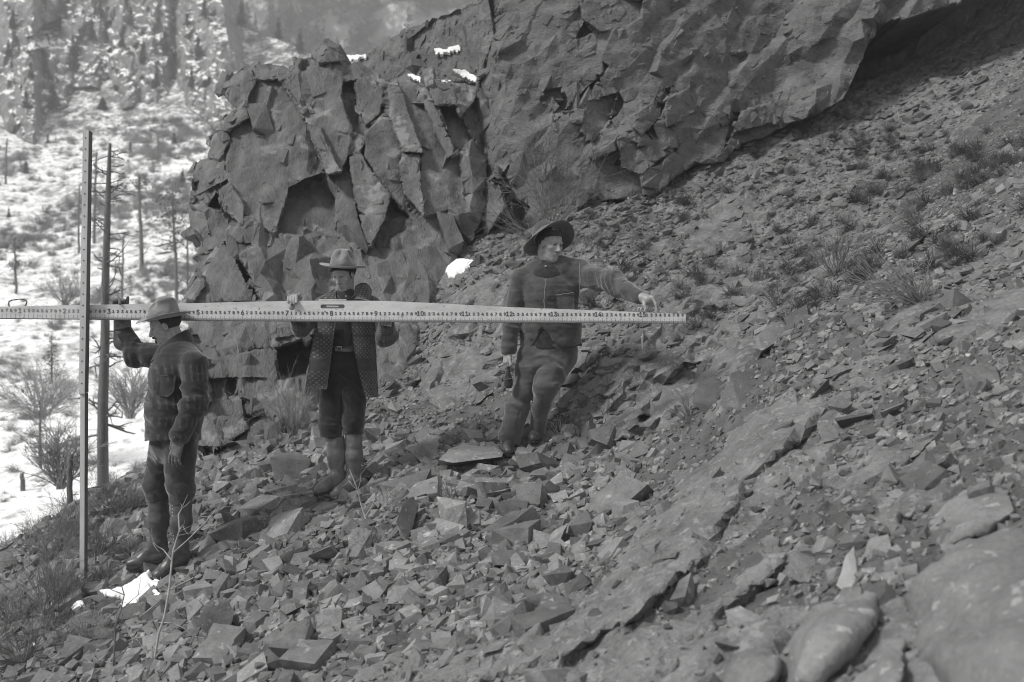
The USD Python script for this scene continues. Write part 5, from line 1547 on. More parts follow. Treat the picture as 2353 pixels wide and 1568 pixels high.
C.cut_fn(lambda P: np.where(np.hypot((P[..., 0] - hem[0]), (P[..., 1] - hem[1]) * 0.8) < 0.30, hem[2] - P[..., 2] - 0.02 * np.sin(P[..., 0] * 9), -1.0) * np.where((P[..., 1] < J.Y - 0.19) & (P[..., 2] > wrL[2] - 0.02), 0.0, 1.0) - np.where((P[..., 1] < J.Y - 0.19) & (P[..., 2] > wrL[2] - 0.02), 1.0, 0.0))
C.cone(J(338, 830, -.10), J(334, 1015, -.06), 0.004, 0.004, 0.006, op='sub')
v, f = C.mesh()
v = wrinkle(v, f, 0.014, 7, 3, joints=[(elL, .13, .012, elL - shL), (elR, .13, .012, elR - shR), (wrL, .08, .007, wrL - elL), (J(380, 935, -.1), .18, .011, NZ + np.array([.3, 0, 0])), (shR, .12, .010, shR - elR), (J(430, 860, -.12), .12, .008, np.array([1, 0, .5]))])
coat = obj('coat', (v, f), M['plaid'], who, smooth=True)
# turned-up collar, chest pocket, front edge, buttons
ca = []
for t in np.linspace(0, 1, 13):
    a = math.radians(-150 + 300 * t)
    r0, r1 = 0.098, 0.085
    base = J(404, 800, 0.0) + np.array([0, 0, 0.0])
    d = np.array([math.cos(a) * 1.15, math.sin(a), 0])
    lowp = base + d * r0 + np.array([-0.02, 0, -0.030 + 0.055 * math.cos(a)])
    top = base + d * r1 + np.array([-0.01, 0, 0.055 + 0.06 * math.cos(a)])
    fold = base + d * (r0 + 0.030) + np.array([-0.02, 0, -0.045 + 0.06 * math.cos(a)])
    ca.append([top * 0.0 + (base + d * (r1 - 0.01) + np.array([-0.01, 0, 0.02 + 0.06 * math.cos(a)])), top, lowp + d * 0.02, fold])
obj('collar', sheet(dense(ca, 40, 12, 0.01, 3), 0.014), M['plaid'], coat, smooth=True)
fr = [J(357, 850, -.20), J(394, 852, -.225)]
obj('pocket', sheet(dense([[J(368, 862, -.215), J(386, 864, -.235), J(404, 862, -.225)], [J(362, 905, -.205), J(384, 912, -.232), J(400, 898, -.235)]], 8, 8), 0.012), M['plaid'], coat, smooth=True)
button(coat, [J(348, 838, -.155), J(339, 880, -.13), J(336, 925, -.12), J(338, 965, -.12)])
# gloves with gauntlets
G = Field(*bounds([wrL, J(398, 1085, -.27)], 0.07), 0.0035)
wl = J(418, 996, -.25)
pl = J(402, 1046, -.265)
bk = np.array([-0.25, -0.93, 0.05])
dn = (pl - wl) / np.linalg.norm(pl - wl)
sd = np.cross(bk, dn)
sd /= np.linalg.norm(sd)
chains = []
for j, (L, b0) in enumerate(((1.0, 14), (1.1, 16), (1.05, 18), (0.85, 22))):
    chains.append(curl(pl + sd * (-0.030 + 0.020 * j), dn + sd * (-0.10 + 0.07 * j), bk, np.array([0.038, 0.024, 0.020]) * L, (b0, 22, 18)))
hand(G, wl + dn * 0.04, pl, bk, chains, [wl + dn * 0.075 - sd * 0.045, wl + dn * 0.115 - sd * 0.050 - bk * 0.02, wl + dn * 0.14 - sd * 0.045 - bk * 0.03], 1.08)
G.cone(wl + dn * 0.045, wl - dn * 0.005, 0.036, 0.060, 0.012)
G.cut(wl - dn * 0.002, -dn)
v, f = G.mesh()
obj('glove', (wrinkle(v, f, 0.003, 26, 7), f), M['glove'], who, smooth=True)
G = Field(*bounds([J(255, 684, .33), J(305, 790, .18)], 0.05), 0.0035)
ZR = J(280, 697, 0)[2]
a0 = pts(np.array([281.0, 742, 7.575]))
G.cone(pts(np.array([282.0, 786, 7.565])), pts(np.array([281.0, 735, 7.57])), 0.062, 0.055, 0.02)
G.cone(a0, pts(np.array([278.0, 705, 7.57])), 0.044, 0.038, 0.02)
for j, (u0, du, dv) in enumerate(((262, 0, 2), (269, 0, 0), (276, -.5, 0), (283, 0, 1))):
    k0 = pts(np.array([u0 + 1.0, 698, 7.555]))
    k1 = pts(np.array([u0, 689.0 + dv, 7.53]))
    k2 = pts(np.array([u0 + du, 690.0 + dv, 7.495]))
    k3 = pts(np.array([u0 + du, 698.0 - dv, 7.470]))
    G.cone(pts(np.array([u0 * .5 + 139, 712, 7.57])), k0, 0.016, 0.013, 0.01)
    G.cone(k0, k1, 0.0125, 0.012, 0.004)
    G.cone(k1, k2, 0.012, 0.011, 0.003)
    if j in (2,):
        G.cone(k2, k3, 0.011, 0.009, 0.003)
G.cone(pts(np.array([284.0, 706, 7.57])), pts(np.array([291.0, 696, 7.55])), 0.018, 0.014, 0.012)
G.cone(pts(np.array([291.0, 696, 7.55])), pts(np.array([294.0, 684, 7.535])), 0.014, 0.010, 0.008)
v, f = G.mesh()
obj('glove', (wrinkle(v, f, 0.003, 26, 8), f), M['glove'], who, smooth=True)
# breeches bloused over laced boots
T = Field(*bounds([J(320, 1000, .25), J(455, 1160, -.25)], 0.06), 0.006)
leg_pair(T, hipL_, J(415, 1122, -.10), J(416, 1150, -.10), hipR_, J(360, 1120, .07), J(363, 1147, .07), J(400, 1000, 0), .108, .088, .070, .165)
T.cut(J(400, 1155), -NZ)
v, f = T.mesh()
v = wrinkle(v, f, 0.014, 7, 13, stretch=(1, 1, 1.2), joints=[(J(415, 1130, -.1), .11, .015, NZ + np.array([.3, 0, 0])), (J(360, 1130, .07), .11, .015, NZ + np.array([.4, 0, 0])), (J(390, 1070), .17, .012, np.array([.7, 0, 1]))])
obj('trousers', (v, f), M['trouser'], who, smooth=True)
lf = np.array([-0.86, -0.5, 0])
boot(who, J, s, M['boot'], J(363, 1146, .07), J(364, 1245, .07), J(376, 1282, .08), J(325, 1291, .05), J(300, 1299, .045), 0.069, 0.050, laces=(13, np.array([-0.95, -0.30, 0])))
boot(who, J, s, M['boot'], J(417, 1148, -.10), J(414, 1252, -.10), J(424, 1286, -.09), J(382, 1311, -.14), J(362, 1325, -.155), 0.067, 0.048, laces=(14, np.array([-0.62, -0.78, 0])))
h, b = hat_mesh(w(-0.012, 0, 0.070), axes_from((-0.93, -0.34, -0.16), (0.08, -.06, 1)), (0.108, 0.092), 0.142, 0.075, curl_=lambda t: 0.030 * np.abs(np.sin(t)) ** 2 - 0.014 * np.cos(t), dents=[(None, 0, 0.042, 0.034, 0.7), (40, 0.78, 0.040, 26, 0.32), (-40, 0.76, 0.046, 26, 0.34), (-95, 0.5, 0.020, 30, 0.3), (85, 0.6, .02, 30, .3)], front_tilt=-0.10, top_round=0.5)
ht = obj('hat', h, M['felt'], who, smooth=True)
obj('hat_band', b, M['felt_band'], ht, smooth=True)

# ------------------------------------------------------------------ the young man behind the middle of the rod
J = Frame(7.85)
s = J.s
who = thing('person', 'person in tall-crowned hat and long open patterned cardigan behind the horizontal rod', 'person', J(785, 1140, 0))
hc = J(792, 633, -0.02)
fwd = np.array([-0.36, -0.86, -0.42])
HA = axes_from(fwd, (-0.03, 0, 1))
Bd = Field(*bounds([J(650, 565, .2), J(920, 1155, .2), J(650, 690, -.45), J(900, 730, -.42)], 0.08), 0.005)
w = head_field(Bd, hc, HA, 0.96, 0.9, 0.006)
neck(Bd, hc, HA, J(795, 690, 0.05), 0.96, 0.050)
shA, elA, wrA = J(741, 706, .03), J(694, 752, -.10), J(672, 706, -.345)
shB, elB, wrB = J(851, 704, .03), J(887, 772, -.05), J(889, 735, -.28)
Bd.cone(J(795, 715, .02), J(793, 800, .02), 0.115, 0.095, 0.04, ((1, 0, 0), 1.3))
Bd.cone(J(793, 800, .02), J(793, 840, .02), 0.085, 0.080, 0.02, ((1, 0, 0), 1.2))
for a, b, ra, rb in ((shA, elA, .046, .038), (elA, wrA, .038, .026), (shB, elB, .046, .038), (elB, wrB, .038, .026)):
    Bd.cone(a, b, ra, rb, 0.03)
for hp, kn, an, to in ((J(768, 862), J(759, 985), J(774, 1098), J(735, 1130, -.12)), (J(818, 862), J(813, 975), J(812, 1106), J(770, 1142, -.14))):
    Bd.cone(hp, kn, .050, .044, .02)
    Bd.cone(kn, an, .05, .036, .03)
    Bd.cone(an, to, .034, .022, .02)
# fingers of the near hand, over the rod's top edge
for j, u0 in enumerate((662.0, 668.5, 675.0, 681.0)):
    q = [np.array([u0 + 6, 706, 7.56]), np.array([u0 + 3, 688.0 - j * 1.5, 7.545]), np.array([u0 + 1, 683.0 - j * 1.5, 7.500]), np.array([u0, 690.0 + 1.2 * j, 7.462]), np.array([u0 + .5, 697.0 + (1.5 if j in (1, 2) else -1), 7.457])]
    q = [pts(a) for a in q]
    for a, b, ra, rb in zip(q[:-1], q[1:], (.012, .0105, .0098, .0092), (.0105, .0098, .0092, .008)):
        Bd.cone(a, b, ra, rb, 0.003)
Bd.cone(wrA, pts(np.array([677.0, 696, 7.56])), .030, .036, .02)
Bd.cone(pts(np.array([684.0, 700, 7.56])), pts(np.array([691.0, 684, 7.55])), .015, .0115, .01)
Bd.cone(pts(np.array([691.0, 684, 7.55])), pts(np.array([689.0, 675, 7.53])), .0115, .0085, .006)
# the far hand supports the rod from behind and below
for j, u0 in enumerate((879.0, 885.0, 891.0, 897.0)):
    q = [pts(np.array([u0, 733.0, 7.565])), pts(np.array([u0, 745.0 + j, 7.53])), pts(np.array([u0, 746.0 + j, 7.50]))]
    Bd.cone(q[0], q[1], .011, .010, .004)
    Bd.cone(q[1], q[2], .010, .008, .003)
Bd.cone(wrB, pts(np.array([888.0, 734, 7.565])), .028, .034, .02)
Bd.cone(pts(np.array([880.0, 735, 7.57])), pts(np.array([872.0, 722, 7.54])), .014, .010, .008)
v, f = Bd.mesh()
body = obj('body', (v, f), M['skin'], who, smooth=True)
eyes(who, w, HA, 0.96)
Hr = Field(hc - 0.2, hc + 0.2, 0.005)
Hr.ball(w(-0.016, 0, 0.048), HA, (0.102, 0.083, 0.088))
Hr.ball(w(0.070, -0.02, 0.058), HA, (0.030, 0.055, 0.024), 0.02)
Hr.cut_fn(lambda P: np.maximum((P - w(0.035, 0, 0)) @ HA[:, 0] - 1.6 * np.maximum((P - w(0, 0, 0.038)) @ HA[:, 2], 0), -((P - w(0, 0, -0.03)) @ HA[:, 2])))
v, f = Hr.mesh()
obj('hair', (wrinkle(v, f, 0.006, 22, 4, stretch=(1.5, 1.5, .5)), f), M['hair'], who, smooth=True)
Sh = Field(*bounds([J(735, 680, .2), J(860, 815, -.15)], 0.06), 0.006)
Sh.cone(J(795, 700, .03), J(795, 715, .02), 0.10, 0.125, 0.05, ((1, 0, 0), 1.25))
Sh.cone(J(795, 715, .02), J(793, 805, .02), 0.125, 0.108, 0.05, ((1, 0, 0), 1.2))
Sh.cone(J(794, 682, .0), J(795, 700, .03), 0.068, 0.085, 0.03)
Sh.cut(J(793, 806), -NZ)
v, f = Sh.mesh()
sh = obj('shirt', (wrinkle(v, f, 0.006, 9, 8), f), M['shirt'], who, smooth=True)
obj('neckerchief', sheet(dense([[J(775, 678, -.10), J(794, 690, -.135), J(816, 676, -.09)], [J(776, 690, -.11), J(792, 712, -.145), J(812, 692, -.11)]], 8, 14, 0.02, 2), 0.010), M['shirt'], sh, smooth=True)
button(sh, [J(795, 681, -.150)], 0.006)
M['cardigan'] = banded('patterned_knit', 0.040, 0.18, [(J(0, 800)[2], 0.075), (J(0, 872)[2], 0.062), (J(0, 905)[2], 0.03), (J(0, 675)[2], 0.06), (J(0, 760)[2], 0.03)], 0.030, 0.34, check=True, fac=0.55)
C = Field(*bounds([J(655, 660, .3), J(925, 925, .2), J(660, 690, -.4), J(900, 730, -.4)], 0.05), 0.006)
C.cone(J(795, 700, .055), J(793, 740, .055), 0.115, 0.135, 0.05, ((1, 0, 0), 1.30))
C.cone(J(793, 740, .055), J(792, 830, .06), 0.135, 0.140, 0.05, ((1, 0, 0), 1.25))
C.cone(J(792, 830, .06), J(788, 915, .07), 0.140, 0.150, 0.05, ((1, 0, 0), 1.25))
C.cone(J(765, 696, .04), shA, 0.07, 0.070, 0.04)
C.cone(J(825, 694, .04), shB, 0.07, 0.070, 0.04)
C.cone(shA, elA, 0.070, 0.066, 0.012)
C.cone(elA, J(675, 716, -.30), 0.066, 0.048, 0.02)
C.cone(shB, elB, 0.070, 0.072, 0.03)
C.cone(elB, J(889, 742, -.24), 0.072, 0.052, 0.03)
# open all the way down the front: what lies between the two front edges and before the body is cut away


def front_gap(P):
    z = P[..., 2]
    vv = CV - (z - EYE) / J.Y * FPX
    ul = np.interp(vv, [640, 690, 740, 800, 900, 960], [776, 774, 772, 763, 751, 747])
    ur = np.interp(vv, [640, 690, 740, 800, 860, 915, 960], [812, 808, 803, 812, 825, 841, 845])
    xl, xr = (ul - CU) / FPX * J.Y, (ur - CU) / FPX * J.Y
    gap = np.minimum(P[..., 0] - xl, xr - P[..., 0])
    return np.minimum(gap, (J.Y + 0.03) - P[..., 1])


C.cut_fn(front_gap)
hl = lambda P: CV - (P[..., 2] - EYE) / J.Y * FPX
hem_v = lambda P: np.interp(P[..., 0], [(700 - CU) / FPX * J.Y, (752 - CU) / FPX * J.Y, (800 - CU) / FPX * J.Y, (842 - CU) / FPX * J.Y, (868 - CU) / FPX * J.Y], [889, 896, 912, 915, 913])
C.cut_fn(lambda P: (hl(P) - hem_v(P)) * J.s)
v, f = C.mesh()
v = wrinkle(v, f, 0.012, 7, 23, joints=[(elA, .11, .010, elA - shA), (elB, .12, .010, elB - shB)])
card = obj('cardigan', (v, f), M['cardigan'], who, smooth=True)
obj('collar', sheet(dense([[J(770, 664, -.02), J(752, 678, -.055), J(735, 690, -.03)], [J(773, 690, -.10), J(758, 702, -.12), J(742, 712, -.08)]], 10, 12, 0.015, 4), 0.016), M['cardigan'], card, smooth=True)
obj('collar', sheet(dense([[J(818, 660, .0), J(838, 652, -.01), J(852, 668, .02)], [J(812, 690, -.10), J(832, 690, -.12), J(850, 696, -.08)]], 10, 12, 0.015, 5), 0.016), M['cardigan'], card, smooth=True)
obj('front_panel', sheet(dense([[J(727, 738, -.07), J(750, 738, -.125), J(771, 738, -.135)], [J(716, 810, -.06), J(740, 812, -.115), J(762, 812, -.125)], [J(704, 888, -.07), J(728, 893, -.12), J(751, 895, -.13)]], 26, 12, 0.02, 6), 0.014), M['cardigan'], card, smooth=True)
obj('front_panel', sheet(dense([[J(806, 738, -.135), J(832, 738, -.125), J(858, 738, -.07)], [J(817, 820, -.125), J(840, 820, -.115), J(863, 820, -.06)], [J(841, 915, -.12), J(855, 914, -.11), J(868, 912, -.06)]], 26, 12, 0.02, 7), 0.014), M['cardigan'], card, smooth=True)
T = Field(*bounds([J(725, 790, .2), J(850, 1010, -.2)], 0.06), 0.006)
leg_pair(T, J(764, 870, .02), J(758, 975, -.0), J(760, 1008, 0), J(816, 870, .02), J(812, 965, -.01), J(813, 998, 0), J(793, 835, .02), .084, .080, .068, .13)
T.cone(J(793, 800, .02), J(793, 840, .02), .116, .126, .03, ((1, 0, 0), 1.2))
T.cut(J(793, 797), NZ)
T.cut_fn(lambda P: ((CV - (P[..., 2] - EYE) / J.Y * FPX) - np.where(P[..., 0] < J(786, 0)[0], 1005.0, 997.0)) * J.s)
v, f = T.mesh()
v = wrinkle(v, f, 0.014, 6, 33, stretch=(1, 1, .6), joints=[(J(760, 985), .10, .012, NZ), (J(812, 975), .10, .012, NZ), (J(785, 885, -.08), .11, .010, np.array([.5, 0, 1])), (J(812, 915, -.06), .10, .010, np.array([1, 0, .7]))])
tr = obj('trousers', (v, f), M['trouser_black'], who, smooth=True)
obj('belt', sheet(dense([[J(757, 797, .02), J(775, 799, -.105), J(793, 800, -.135), J(812, 799, -.110), J(829, 797, .02)], [J(757, 806, .02), J(775, 808, -.107), J(793, 809, -.137), J(812, 808, -.112), J(829, 806, .02)]], 4, 24), 0.010), M['boot'], tr, smooth=True)
obj('buckle', join([tube([J(774, 797.5, -.150), J(785, 798, -.152), J(785, 806, -.152)], 0.0028, 5)]), M['metal'], tr)
boot(who, J, s, M['boot_pale'], J(770, 1004, 0), J(776, 1092, 0.0), J(784, 1110, .02), J(742, 1124, -.10), J(731, 1130, -.125), 0.066, 0.046)
boot(who, J, s, M['boot_pale'], J(813, 996, 0), J(811, 1102, 0), J(816, 1122, .02), J(778, 1136, -.11), J(766, 1142, -.135), 0.062, 0.045)
h, b = hat_mesh(w(-0.004, 0, 0.066), axes_from((-0.36, -0.92, -0.10), (0.085, -.05, 1)), (0.102, 0.090), 0.128, 0.072, curl_=lambda t: 0.018 * np.abs(np.sin(t)) ** 2 + 0.012 * np.cos(t), dents=[(10, 0.70, 0.040, 24, 0.30), (95, 0.70, 0.040, 24, 0.30), (185, 0.70, 0.04, 24, 0.30), (-80, 0.68, 0.044, 24, 0.30)], top_round=0.66)
ht = obj('hat', h, M['felt'], who, smooth=True)
obj('hat_band', b, M['felt_band'], ht, smooth=True)

# ------------------------------------------------------------------ the man leaning on the bank, pinching the rod's ring
J = Frame(8.05)
s = J.s
who = thing('person', 'person in pushed-back wide hat and denim jacket leaning on the bank', 'person', J(1190, 1030, 0))
hc = J(1262, 566, -0.02)
fwd = np.array([0.62, -0.78, -0.20])
HA = axes_from(fwd, (0.10, 0, 1))
Bd = Field(*bounds([J(1140, 500, .2), J(1350, 1060, .25), J(1515, 735, -.58)], 0.08), 0.005)
w = head_field(Bd, hc, HA, 1.03, 1.1)
neck(Bd, hc, HA, J(1258, 625, 0.05), 1.05, 0.060)
shA, elA, wrA = J(1199, 642, .03), J(1177, 738, .02), J(1167, 808, -.03)
shB, elB, wrB = J(1330, 628, .02), J(1408, 652, -.24), J(1474, 684, -.47)
Bd.cone(J(1260, 655, .03), J(1258, 760, .05), 0.13, 0.115, 0.04, ((1, 0, 0), 1.3))
Bd.cone(J(1258, 760, .05), J(1260, 800, .07), 0.105, 0.095, 0.02, ((1, 0, 0), 1.2))
for a, b, ra, rb in ((shA, elA, .050, .042), (elA, wrA, .042, .031), (shB, elB, .050, .042), (elB, wrB, .042, .031)):
    Bd.cone(a, b, ra, rb, 0.03)
for hp, kn, an, to in ((J(1224, 818, .05), J(1202, 905, .0), J(1173, 1005, .0), J(1168, 1035, -.12)), (J(1292, 815, .06), J(1253, 893, -.10), J(1234, 985, .06), J(1228, 1000, -.03))):
    Bd.cone(hp, kn, .060, .044, .02)
    Bd.cone(kn, an, .055, .038, .03)
    Bd.cone(an, to, .034, .026, .02)
# outstretched hand: thumb and forefinger pinch the ring, the others hang over the rod
kn_ = [J(1500 + 2.0 * t, 684.0 + 6 * t, -.53 + .010 * t) for t in range(4)]
Bd.cone(wrB, J(1488, 689, -.50), .034, .036, .02)
for t in range(4):
    Bd.cone(J(1484 + t, 686 + 3 * t, -.49), kn_[t], .020, .0125, .012)
F4 = [[J(1507, 700, -.55), J(1509, 712, -.555), J(1508, 722, -.55)], [J(1511, 703, -.54), J(1513, 716, -.545), J(1512, 726, -.54)], [J(1512, 708, -.52), J(1513, 719, -.525), J(1511, 727, -.52)], [J(1510, 712, -.50), J(1510, 721, -.505), J(1508, 727, -.50)]]
for k0, ch in zip(kn_, F4):
    P_ = [k0] + ch
    for a, b, ra, rb in zip(P_[:-1], P_[1:], (.0115, .0105, .0095), (.0105, .0095, .008)):
        Bd.cone(a, b, ra, rb, .004)
for a, b, ra, rb in zip([J(1479, 692, -.50), J(1481, 703, -.535), J(1484, 711, -.545)], [J(1481, 703, -.535), J(1484, 711, -.545), J(1480, 719, -.548)], (.017, .0125, .0105), (.0125, .0105, .008)):
    Bd.cone(a, b, ra, rb, .006)
# hanging hand closed on the dark vessel
pA = J(1165, 832, -.06)
bkA = np.array([-0.75, -0.65, 0.05])
dA = np.array([0.02, -0.04, -1.0])
sA = np.cross(bkA, dA)
sA /= np.linalg.norm(sA)
chains = [curl(pA + sA * (-0.030 + 0.020 * j), dA, bkA, np.array([0.040, 0.026, 0.020]) * L, (18, 30, 30)) for j, L in enumerate((1.0, 1.1, 1.05, 0.85))]
hand(Bd, J(1166, 808, -.035), pA, bkA, chains, [J(1172, 824, -.085), J(1174, 838, -.095), J(1172, 848, -.09)], 1.1)
v, f = Bd.mesh()
body = obj('body', (v, f), M['skin'], who, smooth=True)
eyes(who, w, HA, 1.03)
Hr = Field(hc - 0.22, hc + 0.22, 0.005)
Hr.ball(w(-0.016, 0, 0.052), HA, (0.106, 0.084, 0.090))
Hr.ball(w(0.060, -0.022, 0.082), HA, (0.034, 0.042, 0.022), 0.02)
Hr.cut_fn(lambda P: np.maximum((P - w(0.018, 0, 0)) @ HA[:, 0] - 2.0 * np.maximum((P - w(0, 0, 0.052)) @ HA[:, 2], 0), -((P - w(0, 0, -0.02)) @ HA[:, 2])))
v, f = Hr.mesh()
obj('hair', (wrinkle(v, f, 0.006, 20, 6), f), M['hair'], who, smooth=True)
C = Field(*bounds([J(1145, 590, .35), J(1355, 815, -.2), J(1485, 700, -.52)], 0.06), 0.006)
C.cone(J(1260, 630, .04), J(1260, 665, .04), 0.125, 0.158, 0.06, ((1, 0, 0), 1.25))
C.cone(J(1260, 665, .04), J(1264, 745, .06), 0.158, 0.160, 0.05, ((1, 0, 0), 1.32))
C.cone(J(1264, 745, .06), J(1268, 815, .07), 0.160, 0.172, 0.05, ((1, 0, 0), 1.36))
C.cone(J(1235, 622, .03), shA, 0.075, 0.080, 0.05)
C.cone(J(1290, 614, .02), shB, 0.085, 0.092, 0.05)
C.cone(shA, elA, 0.082, 0.066, 0.012)
C.cone(elA, J(1168, 800, -.03), 0.066, 0.055, 0.008)
C.cone(shB, elB, 0.090, 0.072, 0.04)
C.cone(elB, J(1468, 683, -.45), 0.073, 0.050, 0.03)


def jacket_hem(P):
    vv = CV - (P[..., 2] - EYE) / J.Y * FPX
    uu = CU + P[..., 0] / J.Y * FPX
    lim = np.interp(uu, [1180, 1192, 1205, 1222, 1233, 1240, 1247, 1262, 1272, 1290, 1320, 1345], [790, 792, 796, 796, 780, 758, 752, 770, 785, 797, 794, 786])
    sleeve = (uu < 1187 + (vv - 800) * 0.0) & (P[..., 1] < J.Y + 0.09)
    back = P[..., 1] > J.Y + 0.02
    lim = np.where(back, 795, lim)
    return np.where(sleeve, -1.0, (vv - lim) * J.s * 0.7)


C.cut_fn(jacket_hem)
C.cut(J(1168, 812), -NZ)
for a, b in ((J(1240, 640, -.18), J(1236, 700, -.20)), (J(1236, 700, -.20), J(1238, 760, -.20))):
    C.cone(a, b, 0.012, 0.012, 0.006, op='sub')
v, f = C.mesh()
v = wrinkle(v, f, 0.013, 7, 43, joints=[(elB, .15, .017, elB - shB + np.array([0, 0, .25])), (elA, .12, .010, elA - shA), (J(1325, 690, -.05), .13, .011, np.array([.6, 0, 1])), (shB, .11, .011, shB - elB), (J(1230, 690, -.15), .13, .008, np.array([.3, 0, 1])), (J(1215, 770, -.1), .10, .010, np.array([1, 0, .3])), (wrA, .08, .008, NZ)])
jk = obj('jacket', (v, f), M['denim'], who, smooth=True)
col = []
for t in np.linspace(0, 1, 11):
    a = math.radians(-65 - 250 * t)
    d = np.array([math.cos(a), math.sin(a), 0.0])
    base = J(1258, 618, 0.035)
    dip = 0.03 * math.sin(a)
    col.append([base + d * np.array([0.088, 0.080, 1]) + NZ * (0.055 + dip * 1.2), base + d * np.array([0.100, 0.090, 1]) + NZ * (0.035 + dip), base + d * np.array([0.125, 0.105, 1]) + NZ * (-0.010 + dip * 2.2)])
obj('collar', sheet(dense(col, 40, 8, 0.012, 5), 0.012), M['denim'], jk, smooth=True)
obj('pocket', sheet(dense([[J(1278, 676, -.165), J(1298, 673, -.165), J(1318, 670, -.145)], [J(1280, 714, -.175), J(1299, 715, -.175), J(1320, 712, -.155)]], 10, 8), 0.010), M['denim'], jk, smooth=True)
obj('stitching', join([tube([J(1277, 678.5, -.178), J(1298, 675.5, -.179), J(1318.5, 672.5, -.158)], 0.0016, 4), tube([J(1331, 604, -.105), J(1333, 640, -.120), J(1332, 680, -.110)], 0.0016, 4), tube([J(1254, 640, -.165), J(1250, 690, -.180), J(1252, 740, -.182)], 0.0014, 4)]), M['thread'], jk)
Sh = Field(*bounds([J(1215, 590, .15), J(1300, 815, -.2)], 0.05), 0.006)
Sh.cone(J(1258, 612, .03), J(1258, 640, .03), 0.078, 0.10, 0.03)
Sh.cone(J(1258, 640, .02), J(1258, 800, .05), 0.135, 0.145, 0.05, ((1, 0, 0), 1.1))
Sh.cut(J(1258, 802), -NZ)
v, f = Sh.mesh()
sh = obj('shirt', (wrinkle(v, f, 0.006, 9, 48), f), M['shirt'], who, smooth=True)
button(sh, [J(1254, 612, -.100)], 0.008)
T = Field(*bounds([J(1130, 780, .35), J(1360, 1030, -.3)], 0.05), 0.006)
hA, kA, eA = J(1221, 822, .04), J(1201, 905, -.01), J(1170, 1012, -.0)
hB, kB, eB = J(1290, 818, .06), J(1254, 892, -.10), J(1235, 992, .05)
T.cone(J(1262, 795, .06), J(1256, 820, .06), .150, .150, .05, ((1, 0, 0), 1.35))
T.cone(hA, kA, .104, .074, .03)
T.cone(kA, J(1191, 925, .0), .074, .076, .02)
T.cone(J(1188, 938, .0), eA, .086, .078, .02)
T.cone(J(1172, 927, -.10), J(1210, 930, -.09), .010, .008, .012, op='sub')
T.cone(J(1196, 940, -.085), J(1186, 1000, -.08), .006, .006, .012, op='sub')
T.cone(hB, kB, .118, .084, .03)
T.cone(kB, J(1243, 935, -.04), .082, .062, .03)
T.cone(J(1243, 935, -.04), eB, .062, .058, .03)
T.cut(J(1170, 1016), eA - J(1188, 945, .0))
v, f = T.mesh()
v = wrinkle(v, f, 0.014, 6, 53, stretch=(1, 1, 1.2), joints=[(J(1188, 935), .10, .018, NZ), (J(1172, 1000), .08, .016, NZ), (kB, .10, .015, NZ), (J(1250, 825, -.1), .13, .013, np.array([.2, 0, 1])), (J(1212, 850, -.08), .12, .013, NZ + np.array([-.25, 0, 0])), (J(1285, 850, -.08), .12, .008, np.array([.8, 0, .8]))])
obj('trousers', (v, f), M['denim_trouser'], who, smooth=True)
boot(who, J, s, M['boot'], J(1171, 1000, 0), J(1172, 1012, -.005), J(1168, 1030, .03), J(1166, 1036, -.11), J(1168, 1040, -.15), 0.058, 0.050)
boot(who, J, s, M['boot'], J(1236, 980, .05), J(1234, 992, .045), J(1234, 1006, .09), J(1228, 1008, -.04), J(1226, 1010, -.09), 0.055, 0.048)
h, b = hat_mesh(w(-0.046, 0.0, 0.066), axes_from((0.60, -0.60, 0.66), (-0.34, 0.62, 1)), (0.108, 0.094), 0.105, 0.096, curl_=lambda t: -0.012 - 0.030 * np.abs(np.sin(t)) ** 2 + 0.020 * np.sin(t - 0.9), wave=0.008, dents=[(None, 0, 0.03, 0.03, 0.6)], top_round=0.5, flare=lambda t: 1 + 0.18 * np.cos(t - 2.2))
ht = obj('hat', h, M['felt_dark'], who, smooth=True)
obj('hat_band', b, M['felt_band'], ht, smooth=True)
# the dark vessel in the hanging hand
q = thing('vessel', 'dark rounded vessel with a pale ring, hanging from the leaning person\'s hand', 'vessel', J(1168, 890, -.10))
prof = np.array([(0.0, -0.075), (0.024, -0.074), (0.033, -0.055), (0.034, -0.03), (0.030, 0.0), (0.018, 0.03), (0.013, 0.06), (0.015, 0.085), (0.0, 0.086)])
vb = trimesh.creation.revolve(prof, sections=20)
vb.apply_translation(J(1168, 869, -.10))
obj('body', vb, M['shirt'], q, smooth=40)
obj('rim', tube([J(1168, 871, -.10) + 0.036 * np.array([math.cos(a), math.sin(a), 0.25 * math.cos(a)]) for a in np.linspace(-2.2, 0.0, 10)], 0.0022, 5), M['wood_tool'], q, smooth=True)
# ------------------------------------------------------------------ the long graduated rod, the upright rod, the plumb bob
M['paint'] = mat('rod_paint', {'g': ('geometry', {}), 'mp': ('mapping', {'scale': (1.0, 1.0, 3.0)}), 'a': ('noise_texture', {'scale': 5.0, 'detail': 6.0, 'roughness': 0.7}), 'b': ('noise_texture', {'scale': 38.0, 'detail': 4.0, 'roughness': 0.7}),
                               'r': ('rgb_ramp', {'ramp': [(0.25, g3(0.30)), (0.55, g3(0.46)), (0.8, g3(0.54))]}), 'fr': ('rgb_ramp', {'ramp': [(0.30, g3(0.35)), (0.38, g3(1.0))]}), 'mx': ('mix_color', {'blend_type': 'multiply', 'fac': 1.0}),
                               'bp': ('bump', {'strength': 0.2, 'distance': 0.002}), 'p': ('principled_bsdf', {'roughness': 0.6})},
                     [('g.position', 'mp.vector'), ('mp.vector', 'a.vector'), ('g.position', 'b.vector'), ('a.fac', 'r.fac'), ('b.fac', 'fr.fac'), ('r.color', 'mx.a'), ('fr.color', 'mx.b'), ('mx.result', 'p.base_color'), ('b.fac', 'bp.height'), ('bp.normal', 'p.normal')])
